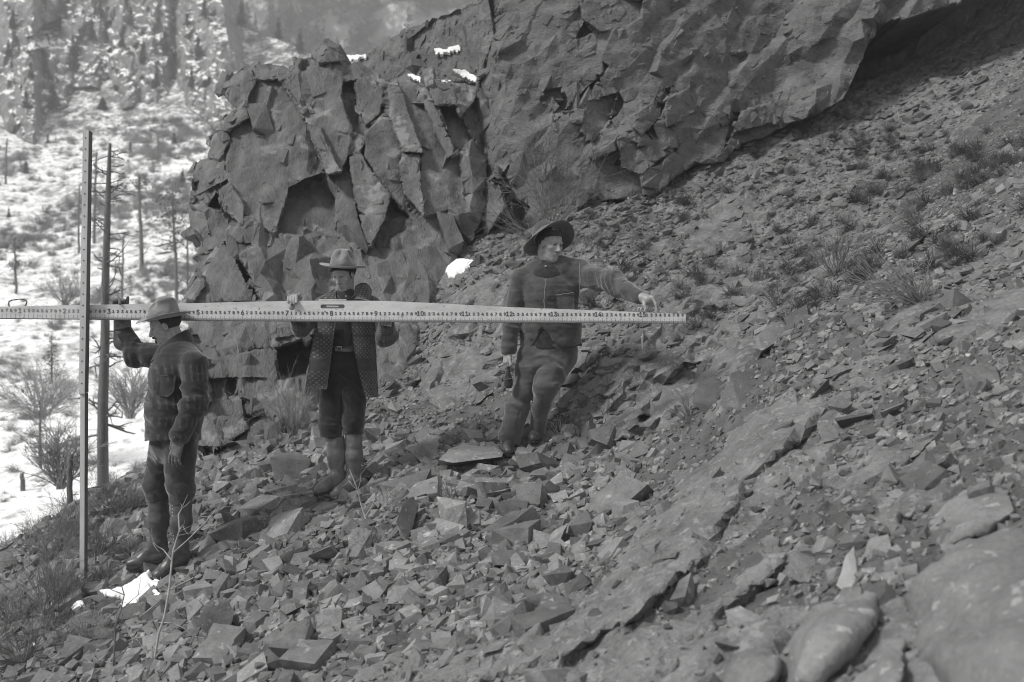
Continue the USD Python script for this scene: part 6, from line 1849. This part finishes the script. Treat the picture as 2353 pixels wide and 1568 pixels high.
M['grey_paint'] = mottled('worn_grey_rod_paint', 0.30, 0.46, 8.0, 60.0, bump=0.2, dist=0.003, stretch=((3, 3, 0.4), (0, 0, 0)))
M['ink'] = mat('rod_ink', {'p': ('principled_bsdf', {'base_color': g3(0.045), 'roughness': 0.7})}, [])
M['worn_ink'] = mat('worn_rod_ink', {'p': ('principled_bsdf', {'base_color': g3(0.16), 'roughness': 0.7})}, [])
M['wood_dark'] = mottled('weathered_rod_side', 0.06, 0.13, 10.0, 80.0, bump=0.3, dist=0.004, stretch=((3, 3, 0.3), (0, 0, 0)))
M['glass'] = mat('level_glass', {'p': ('principled_bsdf', {'base_color': g3(0.10), 'roughness': 0.12})}, [])

RY = 7.48                                          # front face of the long rod
PX = RY / FPX
RX = lambda u: (u - CU) * PX
RZ = lambda v: EYE - (v - CV) * PX
FT = lambda t: -56.5 + 102.3 * t - 0.012 * (t - 3) ** 2   # print u of a mark in feet
vtop = lambda u: np.interp(u, [-56, 0, 190, 440, 560, 660, 765, 890, 1000, 1170, 1380, 1576], [706, 705, 701, 697, 694, 692, 691, 692, 697, 706, 714, 722])
vbot = lambda u: np.interp(u, [-56, 0, 400, 765, 1170, 1576], [730, 731, 735, 738, 740, 742])
rod = thing('graduated_rod', 'long pale horizontal rod with numbers 2 to 15 held level by three people', 'measuring rod', (RX(760), RY, RZ(715)))
us = np.unique(np.concatenate([np.linspace(-56.5, 1576, 60), [737.5, 791.5]]))
su0, su1, sv0, sv1 = 736.5, 792.0, 700.0, 709.0                      # the slot for the spirit level
front, F_ = [], []
D_ = 0.032
outl = [(u, vtop(u)) for u in us] + [(u, vbot(u)) for u in us[::-1]]
from shapely.geometry import Polygon, Point, LineString
slot = LineString([(su0 + 4.5, 704.5), (su1 - 4.5, 704.5)]).buffer(4.6, 8)
hole = Point(686.5, 714.5).buffer(1.2, 4)
shape = Polygon([(RX(u), RZ(v)) for u, v in outl]).difference(Polygon([(RX(u), RZ(v)) for u, v in slot.exterior.coords])).difference(Polygon([(RX(u), RZ(v)) for u, v in hole.exterior.coords]))
bd = trimesh.creation.extrude_polygon(shape, D_, engine='earcut')
bv = np.asarray(bd.vertices)
bd = trimesh.Trimesh(np.stack([bv[:, 0], RY + D_ - bv[:, 2], bv[:, 1]], 1), np.asarray(bd.faces)[:, ::1], process=False)
board = obj('board', bd, M['paint'], rod)
edge = [(RX(u), RY - 0.001 + D_ / 2, RZ(vbot(u)) - 0.003) for u in us]
obj('bottom_edge', join([box((RX(a), RY - 0.002, RZ(vbot((a + b) / 2)) - 0.006), (RX(b), RY + D_, RZ(vbot((a + b) / 2)) - 0.0005)) for a, b in zip(us[:-1], us[1:])]), M['wood_dark'], rod)
lv = obj('spirit_level', box((RX(su0 + 1), RY + 0.012, RZ(710)), (RX(su1 - 1), RY + 0.026, RZ(699.5))), M['glass'], rod)
obj('vial', tube([(RX(750), RY + 0.010, RZ(704.5)), (RX(778), RY + 0.010, RZ(704.5))], 0.007, 10), M['metal'], lv, smooth=True)
obj('level_cap', box((RX(732), RY + 0.004, RZ(690.6)), (RX(795), RY + 0.028, RZ(687.8))), M['paint'], rod)


def flat_text(t, u, vbase, hpx, bold=False, sx=1.0, y=RY - 0.0012):
    m = meshkit.text_mesh(t, hpx * PX, 0.001, bold)
    a = np.asarray(m.vertices)
    cx = 0.5 * (a[:, 0].min() + a[:, 0].max())
    return np.stack([RX(u) + (a[:, 0] - cx) * sx, y - a[:, 2], RZ(vbase) + a[:, 1]], 1), np.asarray(m.faces)


big, small, ticks, wornm = [], [], [], []
for k in range(2, 160):
    t = k / 10.0
    u, vb = FT(t), vbot(FT(t))
    if u < -20 or u > 1573:
        continue
    worn = t < 2.45
    if k % 10 == 0:
        (wornm if worn else big).append(flat_text(str(k // 10), u, vb - 13.5 + (1 if k < 100 else 0), 10.5 if k < 100 else 10.0, True, 0.95))
    else:
        (wornm if worn else small).append(flat_text(str(k % 10), u, vb - 14.5, 6.4, True, 1.12))
for k in range(30, 1597):
    t = k / 100.0
    u = FT(t)
    vb = vbot(u)
    L, wd = (9.5, 0.62) if k % 10 == 0 else (5.6, 0.45) if k % 5 == 0 else (3.8, 0.34)
    if t < 2.4 and k % 10:
        continue
    x, z0 = RX(u), RZ(vb)
    a = wd * PX / 2
    ticks.append((np.array([(x - a, RY - 0.0009, z0), (x + a, RY - 0.0009, z0), (x + a, RY - 0.0009, z0 + L * PX), (x - a, RY - 0.0009, z0 + L * PX)]), np.array([(0, 1, 2), (0, 2, 3)])))
for q in big:
    obj('foot_numeral', q, M['ink'], rod)
for q in small:
    obj('tenth_numeral', q, M['ink'], rod)
for q in wornm:
    obj('worn_numeral', q, M['worn_ink'], rod)
obj('graduation_marks', join(ticks), M['ink'], rod, kind='stuff')
# bail handle at the far left, ring at the right
hp = [(20, 707), (18, 699), (19, 693), (25, 690), (36, 688.5), (50, 688), (57, 689.5), (60, 694), (58, 700), (55, 706)]
obj('handle', tube([(RX(a), RY + 0.012, RZ(b)) for a, b in hp], 0.0048, 6), M['wood_dark'], rod, smooth=True)
rp = [(1467, 719), (1465, 712), (1467, 708), (1471, 706), (1474, 707), (1472, 711), (1472, 716), (1467, 719.5)]
obj('ring', tube([(RX(a), RY + 0.004, RZ(b)) for a, b in rp[:7]], 0.0042, 6), M['metal'], rod, smooth=True)

# upright rod in front of it: two lengths, drilled with peg holes
UY = 7.42
ux = lambda u: (u - CU) * UY / FPX
uz = lambda v: EYE - (v - CV) * UY / FPX
up = thing('upright_rod', 'tall upright rod with a line of peg holes, left of the person in plaid', 'measuring rod', (ux(190), UY, uz(1338)))


def prism(q, y0, y1):
    """A post whose front face is the quadrilateral q (u, v at depth UY)."""
    P0 = np.array([(ux(u), y0, uz(v)) for u, v in q])
    P1 = np.array([(ux(u), y1, uz(v)) for u, v in q])
    return hull(np.vstack([P0, P1]))


obj('upper_face', prism([(192.3, 299), (205.2, 300), (196.0, 905), (182.5, 905)], UY - 0.012, UY), M['grey_paint'], up)
obj('upper_side', prism([(203.9, 300), (205.4, 301), (196.2, 903), (194.8, 903)], UY - 0.006, UY + 0.055), M['wood_dark'], up)
obj('lower_face', prism([(184.2, 900), (194.5, 900), (193.0, 1338), (182.5, 1338)], UY + 0.002, UY + 0.014), M['grey_paint'], up)
obj('lower_side', prism([(193.4, 904), (194.8, 904), (193.2, 1335), (191.8, 1335)], UY + 0.006, UY + 0.060), M['wood_dark'], up)
obj('backing', prism([(185.0, 890), (193.2, 890), (191.6, 1330), (184.5, 1330)], UY + 0.016, UY + 0.045), M['wood_dark'], up)
obj('backing', prism([(193.0, 303), (203.6, 304), (194.6, 900), (184.0, 900)], UY + 0.002, UY + 0.05), M['wood_dark'], up)
for k in range(23):
    vv = 318 + 25.6 * k
    uu = 198.7 + (189.0 - 198.7) * (vv - 300) / 605
    m = trimesh.creation.cylinder(radius=0.0048, height=0.004, sections=10)
    m.apply_transform(trimesh.transformations.rotation_matrix(np.pi / 2, [1, 0, 0]))
    m.apply_translation((ux(uu), UY - 0.0125, uz(vv)))
    obj('peg_hole', m, M['ink'], up)

# plumb bob hanging from the rod
pb = thing('plumb_bob', 'small pale metal plumb bob hanging below the right end of the graduated rod', 'plumb bob', (RX(1476.5), RY + 0.016, RZ(805)))
px_, py_ = RX(1476.5), RY + 0.016
m = trimesh.creation.revolve(np.array([(0.0, 0.0), (0.003, 0.02), (0.0065, 0.075), (0.008, 0.088), (0.013, 0.090), (0.013, 0.096), (0.004, 0.098), (0.003, 0.116), (0.0, 0.117)]), sections=14)
m.apply_translation((px_, py_, RZ(806)))
obj('weight', m, M['metal'], pb, smooth=40)
obj('cord', tube([(px_, py_, RZ(806) + 0.116), (px_, py_, RZ(741))], 0.0009, 4), M['thread'], pb)
# ------------------------------------------------------------------ shrubs, saplings, dead trees
def grow(r, base, d, L, rad, depth, out, spread=0.5, seg=3, kids=3, droop=0.0):
    P, p, dd = [base], base, d / np.linalg.norm(d)
    for _ in range(seg):
        dd = dd + r.normal(0, 0.13, 3) + np.array([0, 0, -droop])
        dd /= np.linalg.norm(dd)
        p = p + dd * L / seg
        P.append(p)
    out.append(tube(P, np.linspace(rad, rad * 0.5, len(P)), 4 if rad > 0.004 else 3, False))
    if depth > 0:
        for k in range(kids):
            t = r.uniform(0.3, 1.0)
            i = min(int(t * seg), seg - 1)
            q = P[i] + (P[i + 1] - P[i]) * (t * seg - i)
            grow(r, q, dd + r.normal(0, spread, 3), L * r.uniform(0.35, 0.6), rad * 0.6, depth - 1, out, spread, 2, kids, droop)


def bush(name, label, cat, u, v, w, h, m, n=16, depth=2, rad=0.004, seed=1, lean=0.0, Y=None, kids=3, group=None, fan=1.0, dy=0.3):
    r = np.random.default_rng(seed)
    b = pt(u, v, Y) if Y else hit(u, v)
    s_ = b[1] / FPX
    t = thing(name, label, cat, b, group)
    stems, twigs = [], []
    for _ in range(n):
        a = r.uniform(-1, 1)
        tip = np.array([a * w * 0.5 * s_ + lean * s_, r.normal(0, dy) * w * s_ * 0.5, h * s_ * (1 - 0.45 * a * a * fan) * r.uniform(0.55, 1.0)])
        L = np.linalg.norm(tip)
        o = []
        grow(r, b + np.array([r.normal(0, w * 0.03 * s_), r.normal(0, 0.03), -0.03]), tip, L * 0.85, rad, depth, o, 0.45, 4, kids)
        stems.append(o[0])
        twigs += o[1:]
    obj('stems', join(stems), M[m], t, smooth=True, kind='stuff')
    if twigs:
        obj('twigs', join(twigs), M[m], t, smooth=True, kind='stuff')
    return t


bush('dry_shrub', 'fine pale-stemmed dry shrub against the outcrop between the plaid coat and the cardigan', 'shrub', 665, 1010, 150, 175, 'grass', 46, 2, 0.0028, 3, kids=3)
bush('dry_shrub', 'tall thin leafless shrub against the rock wall above the wide hat', 'shrub', 1268, 520, 290, 280, 'twig_dark', 26, 2, 0.0045, 4, Y=11.0, kids=4)
bush('dry_shrub', 'wide low leafless shrub reaching over the ledge left of the wide hat', 'shrub', 1225, 545, 300, 120, 'twig_dark', 14, 2, 0.004, 5, lean=-60, Y=11.3)
bush('dry_shrub', 'largest leafless brush at the lower left edge', 'shrub', 120, 1450, 170, 250, 'twig_dark', 34, 2, 0.003, 6, lean=-15)
bush('dry_shrub', 'dark tangled brush low at the left edge, left of the snow scrap', 'shrub', 55, 1530, 220, 170, 'twig_dark', 34, 2, 0.003, 7, lean=30)
bush('dry_shrub', 'fan of dark dry grass on the upper right slope', 'shrub', 2118, 690, 260, 130, 'grass', 70, 1, 0.003, 8, lean=-90, kids=2)
bush('dry_shrub', 'dark rounded shrub behind the skyline of the right slope', 'shrub', 1925, 632, 170, 130, 'twig_dark', 40, 2, 0.003, 9, lean=-20)
bush('dry_shrub', 'small dark shrub in the corner where bank meets right slope', 'shrub', 1785, 705, 70, 90, 'twig_dark', 16, 2, 0.003, 10)
bush('grass_tuft', 'thin pale grass stalks in the dark hollow at the leaning person\'s feet', 'grass', 1290, 1008, 70, 100, 'twig', 18, 0, 0.0018, 11)
bush('dry_weed', 'low brown weed among stones below the upright slab', 'weed', 862, 1255, 120, 70, 'grass', 34, 2, 0.0022, 12)
bush('dry_weed', 'wispy weed on the stones right of the cardigan person\'s boots', 'weed', 890, 1170, 60, 75, 'twig', 7, 2, 0.0025, 13)
bush('dry_weed', 'wispy weed beside the small snow scrap under the broad slab', 'weed', 1032, 1150, 50, 75, 'twig_dark', 8, 2, 0.003, 14)
bush('grass_tuft', 'patch of fine dry grass left of the blunt dark block', 'grass', 1590, 965, 150, 90, 'grass', 60, 1, 0.002, 15, kids=2)
bush('grass_tuft', 'grass patch on the lower talus slab right of the plaid-coat person\'s knees', 'grass', 545, 1215, 130, 50, 'grass', 50, 1, 0.002, 16, kids=2)
for i, (u, v, w, h, lab) in enumerate([(262, 1200, 110, 110, 'brush on the crest just right of the upright rod'), (310, 1175, 90, 80, 'brush touching the left knee of the plaid-coat person'), (225, 1290, 100, 120, 'low brush between the upright rod and the plaid-coat person\'s boots'),
                                       (165, 1250, 110, 120, 'brush on the crest just left of the upright rod'), (300, 1280, 70, 60, 'pale dry brush at the toe of the plaid-coat person\'s boot'), (120, 1290, 120, 120, 'brush on the crest near the left edge'), (240, 1340, 80, 60, 'short brush at the foot of the upright rod'), (30, 1440, 130, 130, 'dead brush at the left picture edge above the dark tangle'), (140, 1390, 110, 120, 'dead brush left of the foot of the upright rod'), (200, 1480, 120, 80, 'sparse brush below the snow scrap at the rod\'s foot')]):
    bush('brush', lab, 'brush', u, v, w * 1.15, h * 1.15, 'grass' if i % 2 else 'twig_dark', 44, 2, 0.0028, 30 + i, kids=3)


def zs(a):
    a = np.asarray(a, float)
    return np.stack([a[:, 0] * .3173, 1091.3 + a[:, 1] * .3173], -1)


def z6(a):
    a = np.asarray(a, float)
    return np.stack([574.4 + a[:, 0] * .3774, 976.5 + a[:, 1] * .3774], -1)


def sapling(label, Y, trunks, branches, m='twig', r0=0.008, r1=0.0035, seed=1):
    r = np.random.default_rng(seed)
    P0 = pt(trunks[0][0][0], trunks[0][0][1], Y)
    t = thing('sapling', label, 'sapling', P0)
    for q in trunks:
        W = pts(np.column_stack([q, np.full(len(q), Y) + np.cumsum(r.normal(0, 0.012, len(q)))]))
        W[0, 2] -= 0.06
        obj('stem', tube(W, np.linspace(r0, r1, len(W)), 6), M[m], t, smooth=True)
    for q in branches:
        W = pts(np.column_stack([q, np.full(len(q), Y) + np.cumsum(r.normal(0, 0.02, len(q)))]))
        obj('branch', tube(W, np.linspace(r1 * 1.15, r1 * 0.45, len(W)), 5), M[m], t, smooth=True)
        o = []
        for _ in range(3):
            i = r.integers(1, len(W))
            grow(r, W[i], W[i] - W[i - 1] + r.normal(0, 0.05, 3), 0.09, r1 * 0.45, 0, o)
        obj('twigs', join(o), M[m], t, smooth=True, kind='stuff')


sapling('pale bare sapling in front of the boots of the plaid-coat person', 6.15,
        [zs([(1110, 1480), (1120, 1330), (1150, 1150), (1190, 1030), (1225, 830), (1245, 620), (1255, 545), (1300, 400), (1292, 290)])],
        [zs([(1245, 620), (1180, 540), (1140, 520), (1108, 490)]), zs([(1258, 560), (1350, 480), (1440, 390), (1500, 330), (1560, 255)]), zs([(1300, 400), (1325, 370)]), zs([(1292, 290), (1315, 245)]), zs([(1150, 1070), (1250, 1072), (1330, 1110), (1400, 1170)]), zs([(1225, 830), (1175, 790), (1160, 740)]),
         zs([(1225, 840), (1290, 800), (1400, 745)]), zs([(1120, 1340), (1060, 1290), (1000, 1200)]), zs([(1130, 1320), (1180, 1250), (1190, 1180)]), zs([(1260, 540), (1285, 440), (1290, 420)])], seed=2)
sapling('dark thin sapling left of the pale sapling, in front of the snow patch', 6.2,
        [zs([(820, 1340), (832, 1210), (830, 1100), (872, 990), (900, 870), (880, 800)])],
        [zs([(872, 990), (930, 930), (1000, 870), (1020, 740)]), zs([(832, 1210), (760, 1110), (700, 1050), (600, 1030)]), zs([(830, 1330), (900, 1280), (960, 1220)]), zs([(900, 870), (800, 830), (760, 760)]), zs([(1170, 1000), (1160, 930), (1110, 900)])], 'twig_dark', 0.006, 0.0028, 3)
sapling('thin bare sapling rising in front of the cardigan person\'s right boot', 7.0,
        [z6([(745, 690), (722, 620), (700, 560), (672, 470), (657, 400), (630, 330), (605, 270)])], [z6([(657, 400), (625, 370), (600, 340)]), z6([(657, 400), (670, 350)]), z6([(700, 560), (740, 500), (765, 440), (755, 380)]), z6([(722, 620), (780, 590), (830, 540)])], 'twig', 0.006, 0.003, 4)


# the far side: dead trunks, thin pines, conifers
def hill_hit(u, v):
    return hit(u, v, 14.0, 120.0, hz)


def snag(label, line, r0, r1, Y=None, n=10, reach=(15, 55), seed=1, crown=None, side=0, m='bark', group=None, name='dead_tree'):
    """line: print points from base to top; radii in print pixels."""
    r = np.random.default_rng(seed)
    q = np.asarray(line, float)
    if Y is None:
        Y = hill_hit(*q[0])[1]
    s_ = Y / FPX
    W = pts(np.column_stack([q, np.full(len(q), Y)]))
    W[0, 2] -= 1.2 if Y > 15 else 0.4
    from scipy.interpolate import interp1d
    tt = np.linspace(0, 1, len(W))
    k = 14
    Wd = interp1d(tt, W, axis=0)(np.linspace(0, 1, k)) + r.normal(0, 0.6, (k, 3)) * s_ * np.array([1, 1, 0])
    Rd = np.linspace(r0, r1, k) * s_
    Rd[0] *= 1.25
    t = thing(name, label, 'tree', W[0] + np.array([0, 0, 0.0]), group)
    obj('trunk', tube(Wd, Rd, 8), M[m], t, smooth=True)
    br = []
    for _ in range(n):
        f_ = r.uniform(0.15, 0.97)
        i = f_ * (k - 1)
        p = Wd[int(i)] + (Wd[min(int(i) + 1, k - 1)] - Wd[int(i)]) * (i - int(i))
        sg = side if side else r.choice([-1, 1])
        d = np.array([sg * r.uniform(0.5, 1.0), r.normal(0, 0.5), r.uniform(-0.25, 0.6)])
        L = r.uniform(*reach) * s_ * (1.15 - 0.6 * f_)
        o = []
        grow(r, p, d, L, max(Rd[int(i)] * 0.22, 1.5 * s_), 1, o, 0.5, 4, 2)
        br += o
    if br:
        obj('branches', join(br), M[m], t, smooth=True, kind='stuff')
    if crown:
        cl = []
        for (cu, cv, cw, ch, nn) in crown:
            for _ in range(nn):
                uu, vv = r.normal(0, 0.38), r.normal(0, 0.38)
                c = pt(cu + uu * cw, cv + vv * ch, Y) + np.array([0, r.normal(0, 0.3) * cw * s_, 0])
                a = r.normal(0, 1, (3, 3))
                a /= np.linalg.norm(a, axis=1, keepdims=True)
                cl.append((c + a * r.uniform(2.0, 5.5) * s_, np.array([(0, 1, 2)])))
        obj('crown', join(cl), M['needle'], t, kind='stuff')
    return t


snag('thickest dead tree trunk, standing just right of the upright rod', [(238, 1112), (236, 1000), (240, 800), (242, 640), (247, 480), (250, 400), (254, 330)], 15, 3.5, Y=20, n=70, reach=(25, 80), seed=41, side=0)
snag('thin dead trunk squeezed between the upright rod and the thickest trunk', [(216, 560), (218, 450), (222, 350)], 4.0, 2.2, n=10, reach=(8, 25), seed=42)
snag('short dead stem close against the left side of the upright rod', [(181, 582), (181, 500), (183, 425)], 3.0, 1.6, n=8, reach=(6, 18), seed=43)
snag('bare trunk with a dark clump near its top, right of the thickest trunk', [(328, 626), (325, 560), (321, 470), (319, 405)], 5.5, 2.6, n=14, reach=(8, 26), seed=44, crown=[(321, 420, 40, 22, 150)])
snag('slim leaning dead stem between the thickest trunk and the clump-topped trunk', [(279, 692), (282, 620), (284, 545)], 3.0, 1.8, n=8, reach=(10, 35), seed=45)
snag('sparse live pine next to the left edge of the rock outcrop', [(407, 692), (404, 600), (399, 520), (396, 445)], 4.5, 2.0, n=26, reach=(12, 40), seed=46, crown=[(398, 490, 62, 70, 520), (405, 560, 50, 30, 140), (385, 455, 40, 26, 110)], name='pine_tree')
snag('thin dead stem partly behind the left edge of the rock outcrop', [(432, 690), (431, 620), (431, 545)], 3.0, 1.8, n=6, reach=(6, 16), seed=47)
snag('thin dead pole at the left picture edge below the cliffs', [(12, 424), (14, 370), (16, 318)], 2.8, 1.5, n=5, reach=(5, 14), seed=48)
snag('small pine with a clump halfway up, above the left handle of the rod', [(39, 676), (35, 620), (33, 548)], 4.0, 1.6, n=10, reach=(6, 20), seed=49, crown=[(36, 612, 34, 24, 150), (33, 560, 20, 24, 60)], name='pine_tree')
snag('thin trunk under the wide bare bush at the left edge', [(95, 1076), (93, 1010), (92, 930)], 4.5, 2.5, n=10, reach=(20, 60), seed=50, crown=[(90, 900, 120, 60, 160)])
snag('broken stump on the snow at the left edge', [(56, 1128), (52, 1105), (50, 1088)], 7, 4.5, n=3, reach=(6, 12), seed=51, name='stump')
snag('short thick trunk just left of the upright rod on the crest', [(161, 1150), (160, 1090), (163, 1045)], 8, 5.5, Y=13, n=8, reach=(15, 40), seed=52, name='stump')
snag('tiny dead trunk high on the snow slope', [(361, 360), (363, 335), (365, 312)], 3.0, 1.2, n=4, reach=(4, 10), seed=53)


def conifer(label, u, v, w, h, seed, Y=None):
    r = np.random.default_rng(seed)
    Y = Y or hill_hit(u, v)[1]
    s_ = Y / FPX
    b = pt(u, v, Y)
    t = thing('conifer', label, 'tree', b)
    obj('trunk', tube([b - np.array([0, 0, .4]), b + np.array([0, 0, h * s_ * 0.97])], [w * 0.04 * s_, 0.4 * s_], 6), M['bark'], t, smooth=True)
    cl = []
    for _ in range(1500):
        f_ = 1 - math.sqrt(r.random())
        ring = math.floor(f_ * 11) / 11.0
        rad = 0.5 * w * s_ * (1 - f_) * r.uniform(0.2, 1.0) * (0.75 + 0.35 * ((f_ * 11) % 1 < 0.6))
        a = r.uniform(0, 2 * np.pi)
        c = b + np.array([rad * math.cos(a), rad * math.sin(a), h * s_ * (0.06 + 0.94 * f_) - rad * 0.35])
        k = r.normal(0, 1, (3, 3)) * np.array([1, 1, 0.45])
        cl.append((c + k * 2.0 * s_, np.array([(0, 1, 2)])))
    obj('crown', join(cl), M['needle'], t, kind='stuff')


conifer('small pointed dark fir low on the snow slope, under the rod', 119, 880, 90, 118, 61)
conifer('fir growing before the cliffs near the left edge', 168, 170, 60, 96, 62, Y=95)
conifer('tiny fir half way up the snow slope under the left cliffs', 236, 250, 26, 26, 63)
bush('bare_bush', 'wide bare bush left of the upright rod, beside the pointed fir', 'bush', 95, 960, 210, 140, 'brush', 56, 2, 0.012, 71, Y=30, kids=4)
bush('bare_bush', 'grey bare bush behind the face of the plaid-coat person', 'bush', 300, 960, 130, 150, 'brush', 46, 2, 0.012, 72, Y=26, kids=4)
bush('bare_bush', 'bare bush on the snow under the rod\'s left end', 'bush', 150, 700, 110, 90, 'brush', 46, 2, 0.012, 73, Y=44, kids=4)
bush('bare_bush', 'lower bare thicket left of the upright rod', 'bush', 140, 1120, 130, 160, 'brush', 52, 2, 0.012, 74, Y=19, kids=4)
for i, (line, lab) in enumerate([([(338, 577), (368, 568), (400, 560)], 'fallen log with snow on it left of the rock outcrop, the upper one'), ([(350, 592), (385, 583), (425, 592)], 'fallen log left of the rock outcrop, the lower one')]):
    Y_ = hill_hit(line[1][0], line[1][1])[1]
    W = pts(np.column_stack([line, np.full(3, Y_)])) + np.array([0, 0, 0.10])
    t = thing('fallen_log', lab, 'log', W[1])
    obj('log', tube(W, [2.6 * Y_ / FPX, 2.3 * Y_ / FPX, 1.8 * Y_ / FPX], 8), M['bark'], t, smooth=True)

# small conifers scattered over the far cliffs and the snow below them: one model, placed again and again
def far_conifer_crown(r, n=420):
    cl = []
    for _ in range(n):
        f_ = 1 - math.sqrt(r.random())
        rad = 0.20 * (1 - f_) * r.uniform(0.2, 1.0) * (0.75 + 0.4 * ((f_ * 9) % 1 < 0.6))
        a = r.uniform(0, 2 * np.pi)
        cl.append((np.array([rad * math.cos(a), rad * math.sin(a), 0.05 + 0.95 * f_ - rad * 0.3]) + r.normal(0, 0.035, (3, 3)), np.array([(0, 1, 2)])))
    return join(cl)


CLASS = UsdGeom.Xform.Define(stage, '/World/Looks/conifer_model')
stage.GetPrimAtPath('/World/Looks/conifer_model').SetSpecifier(Sdf.SpecifierClass)
rc = np.random.default_rng(88)
usdkit.mesh(stage, '/World/Looks/conifer_model/trunk', tube([(0, 0, -0.15), (0, 0, 0.95)], [0.022, 0.004], 6), M['bark'], smooth=True)
q = usdkit.mesh(stage, '/World/Looks/conifer_model/crown', far_conifer_crown(rc), M['needle'])
q.GetPrim().SetCustomDataByKey('kind', 'stuff')
spots = [(30, 60), (70, 180), (120, 250), (300, 60), (330, 150), (380, 120), (430, 60), (455, 130), (470, 40), (280, 110), (210, 90), (230, 40), (140, 30), (20, 130), (60, 250), (555, 60), (640, 90), (690, 120), (360, 200), (440, 200), (110, 330), (400, 330), (300, 350), (60, 400), (20, 500), (420, 430)]
for i, (u, v) in enumerate(spots):
    Y_ = hill_hit(u, v)[1]
    if v < 300 and u < 500:
        Y_ = min(Y_, float(CLIFFY(u, v)) - 0.6)
    b = pt(u, v, Y_)
    hgt = rc.uniform(1.6, 3.4) * (1.0 if v < 300 else 0.5)
    pth = path_for('small_conifer', None)
    x = UsdGeom.Xform.Define(stage, pth)
    x.AddTranslateOp().Set(Gf.Vec3d(*map(float, b)))
    x.AddRotateZOp().Set(float(rc.uniform(0, 360)))
    x.AddScaleOp().Set(Gf.Vec3f(float(hgt * rc.uniform(0.8, 1.3)), float(hgt), float(hgt)))
    x.GetPrim().GetReferences().AddInternalReference('/World/Looks/conifer_model')
    x.GetPrim().SetInstanceable(True)
    where = 'in the bright snow gully at the top, right of the far cliffs' if u > 500 else 'rooted among the far snowy cliffs at the top left' if v < 270 else 'alone on the open snow slope below the far cliffs'
    tag(x.GetPrim(), 'small dark conifer ' + where, 'tree', 'small conifers ' + where)
# the wood on the distant mountain: one dark mass
n = 1500
mx, mt = rc.uniform(-80, 30, n), rc.uniform(0.02, 0.98, n)
_mf = RegularGridInterpolator((_mx, _my), _MZ)
P = np.stack([mx, 178 + 62 * mt, _mf(np.stack([mx, mt], 1))], 1)
P = P[rc.random(n) < smoothstep(0.35, 0.6, meshkit.fbm(P * 0.05, 3, 19))]
instancer('/World/mountain_forest', [far_conifer_crown(rc, 160) for _ in range(3)], P, rc.integers(0, 3, len(P)), frames(np.repeat([[0, 0, 1.0]], len(P), 0), rc, np.full(len(P), 0.03)), rc.uniform(3.5, 8.0, len(P)), M['needle'])

# dark dry tufts on the upper slope, too many to count
n = 5000
P = scatter(n, rc, 7.0, 14.5)
u, v = print_uv(P)
d = meshkit.fbm(P * 0.9, 3, 27)
P = P[(u > 1350) & (v > 300) & (v < 820) & (rc.random(len(P)) < smoothstep(0.42, 0.62, d) * 0.28 + 0.03)]
M['tuft'] = mottled('dark_dry_tuft', 0.03, 0.10, 6.0, 20.0, bump=0.0, rnd=0.35)
instancer('/World/slope_tufts', CLUMPS, P, rc.integers(0, len(CLUMPS), len(P)), frames(slope_normal(P[:, 0], P[:, 1]), rc, np.full(len(P), 0.2)), rc.uniform(0.06, 0.20, len(P)), M['tuft'])
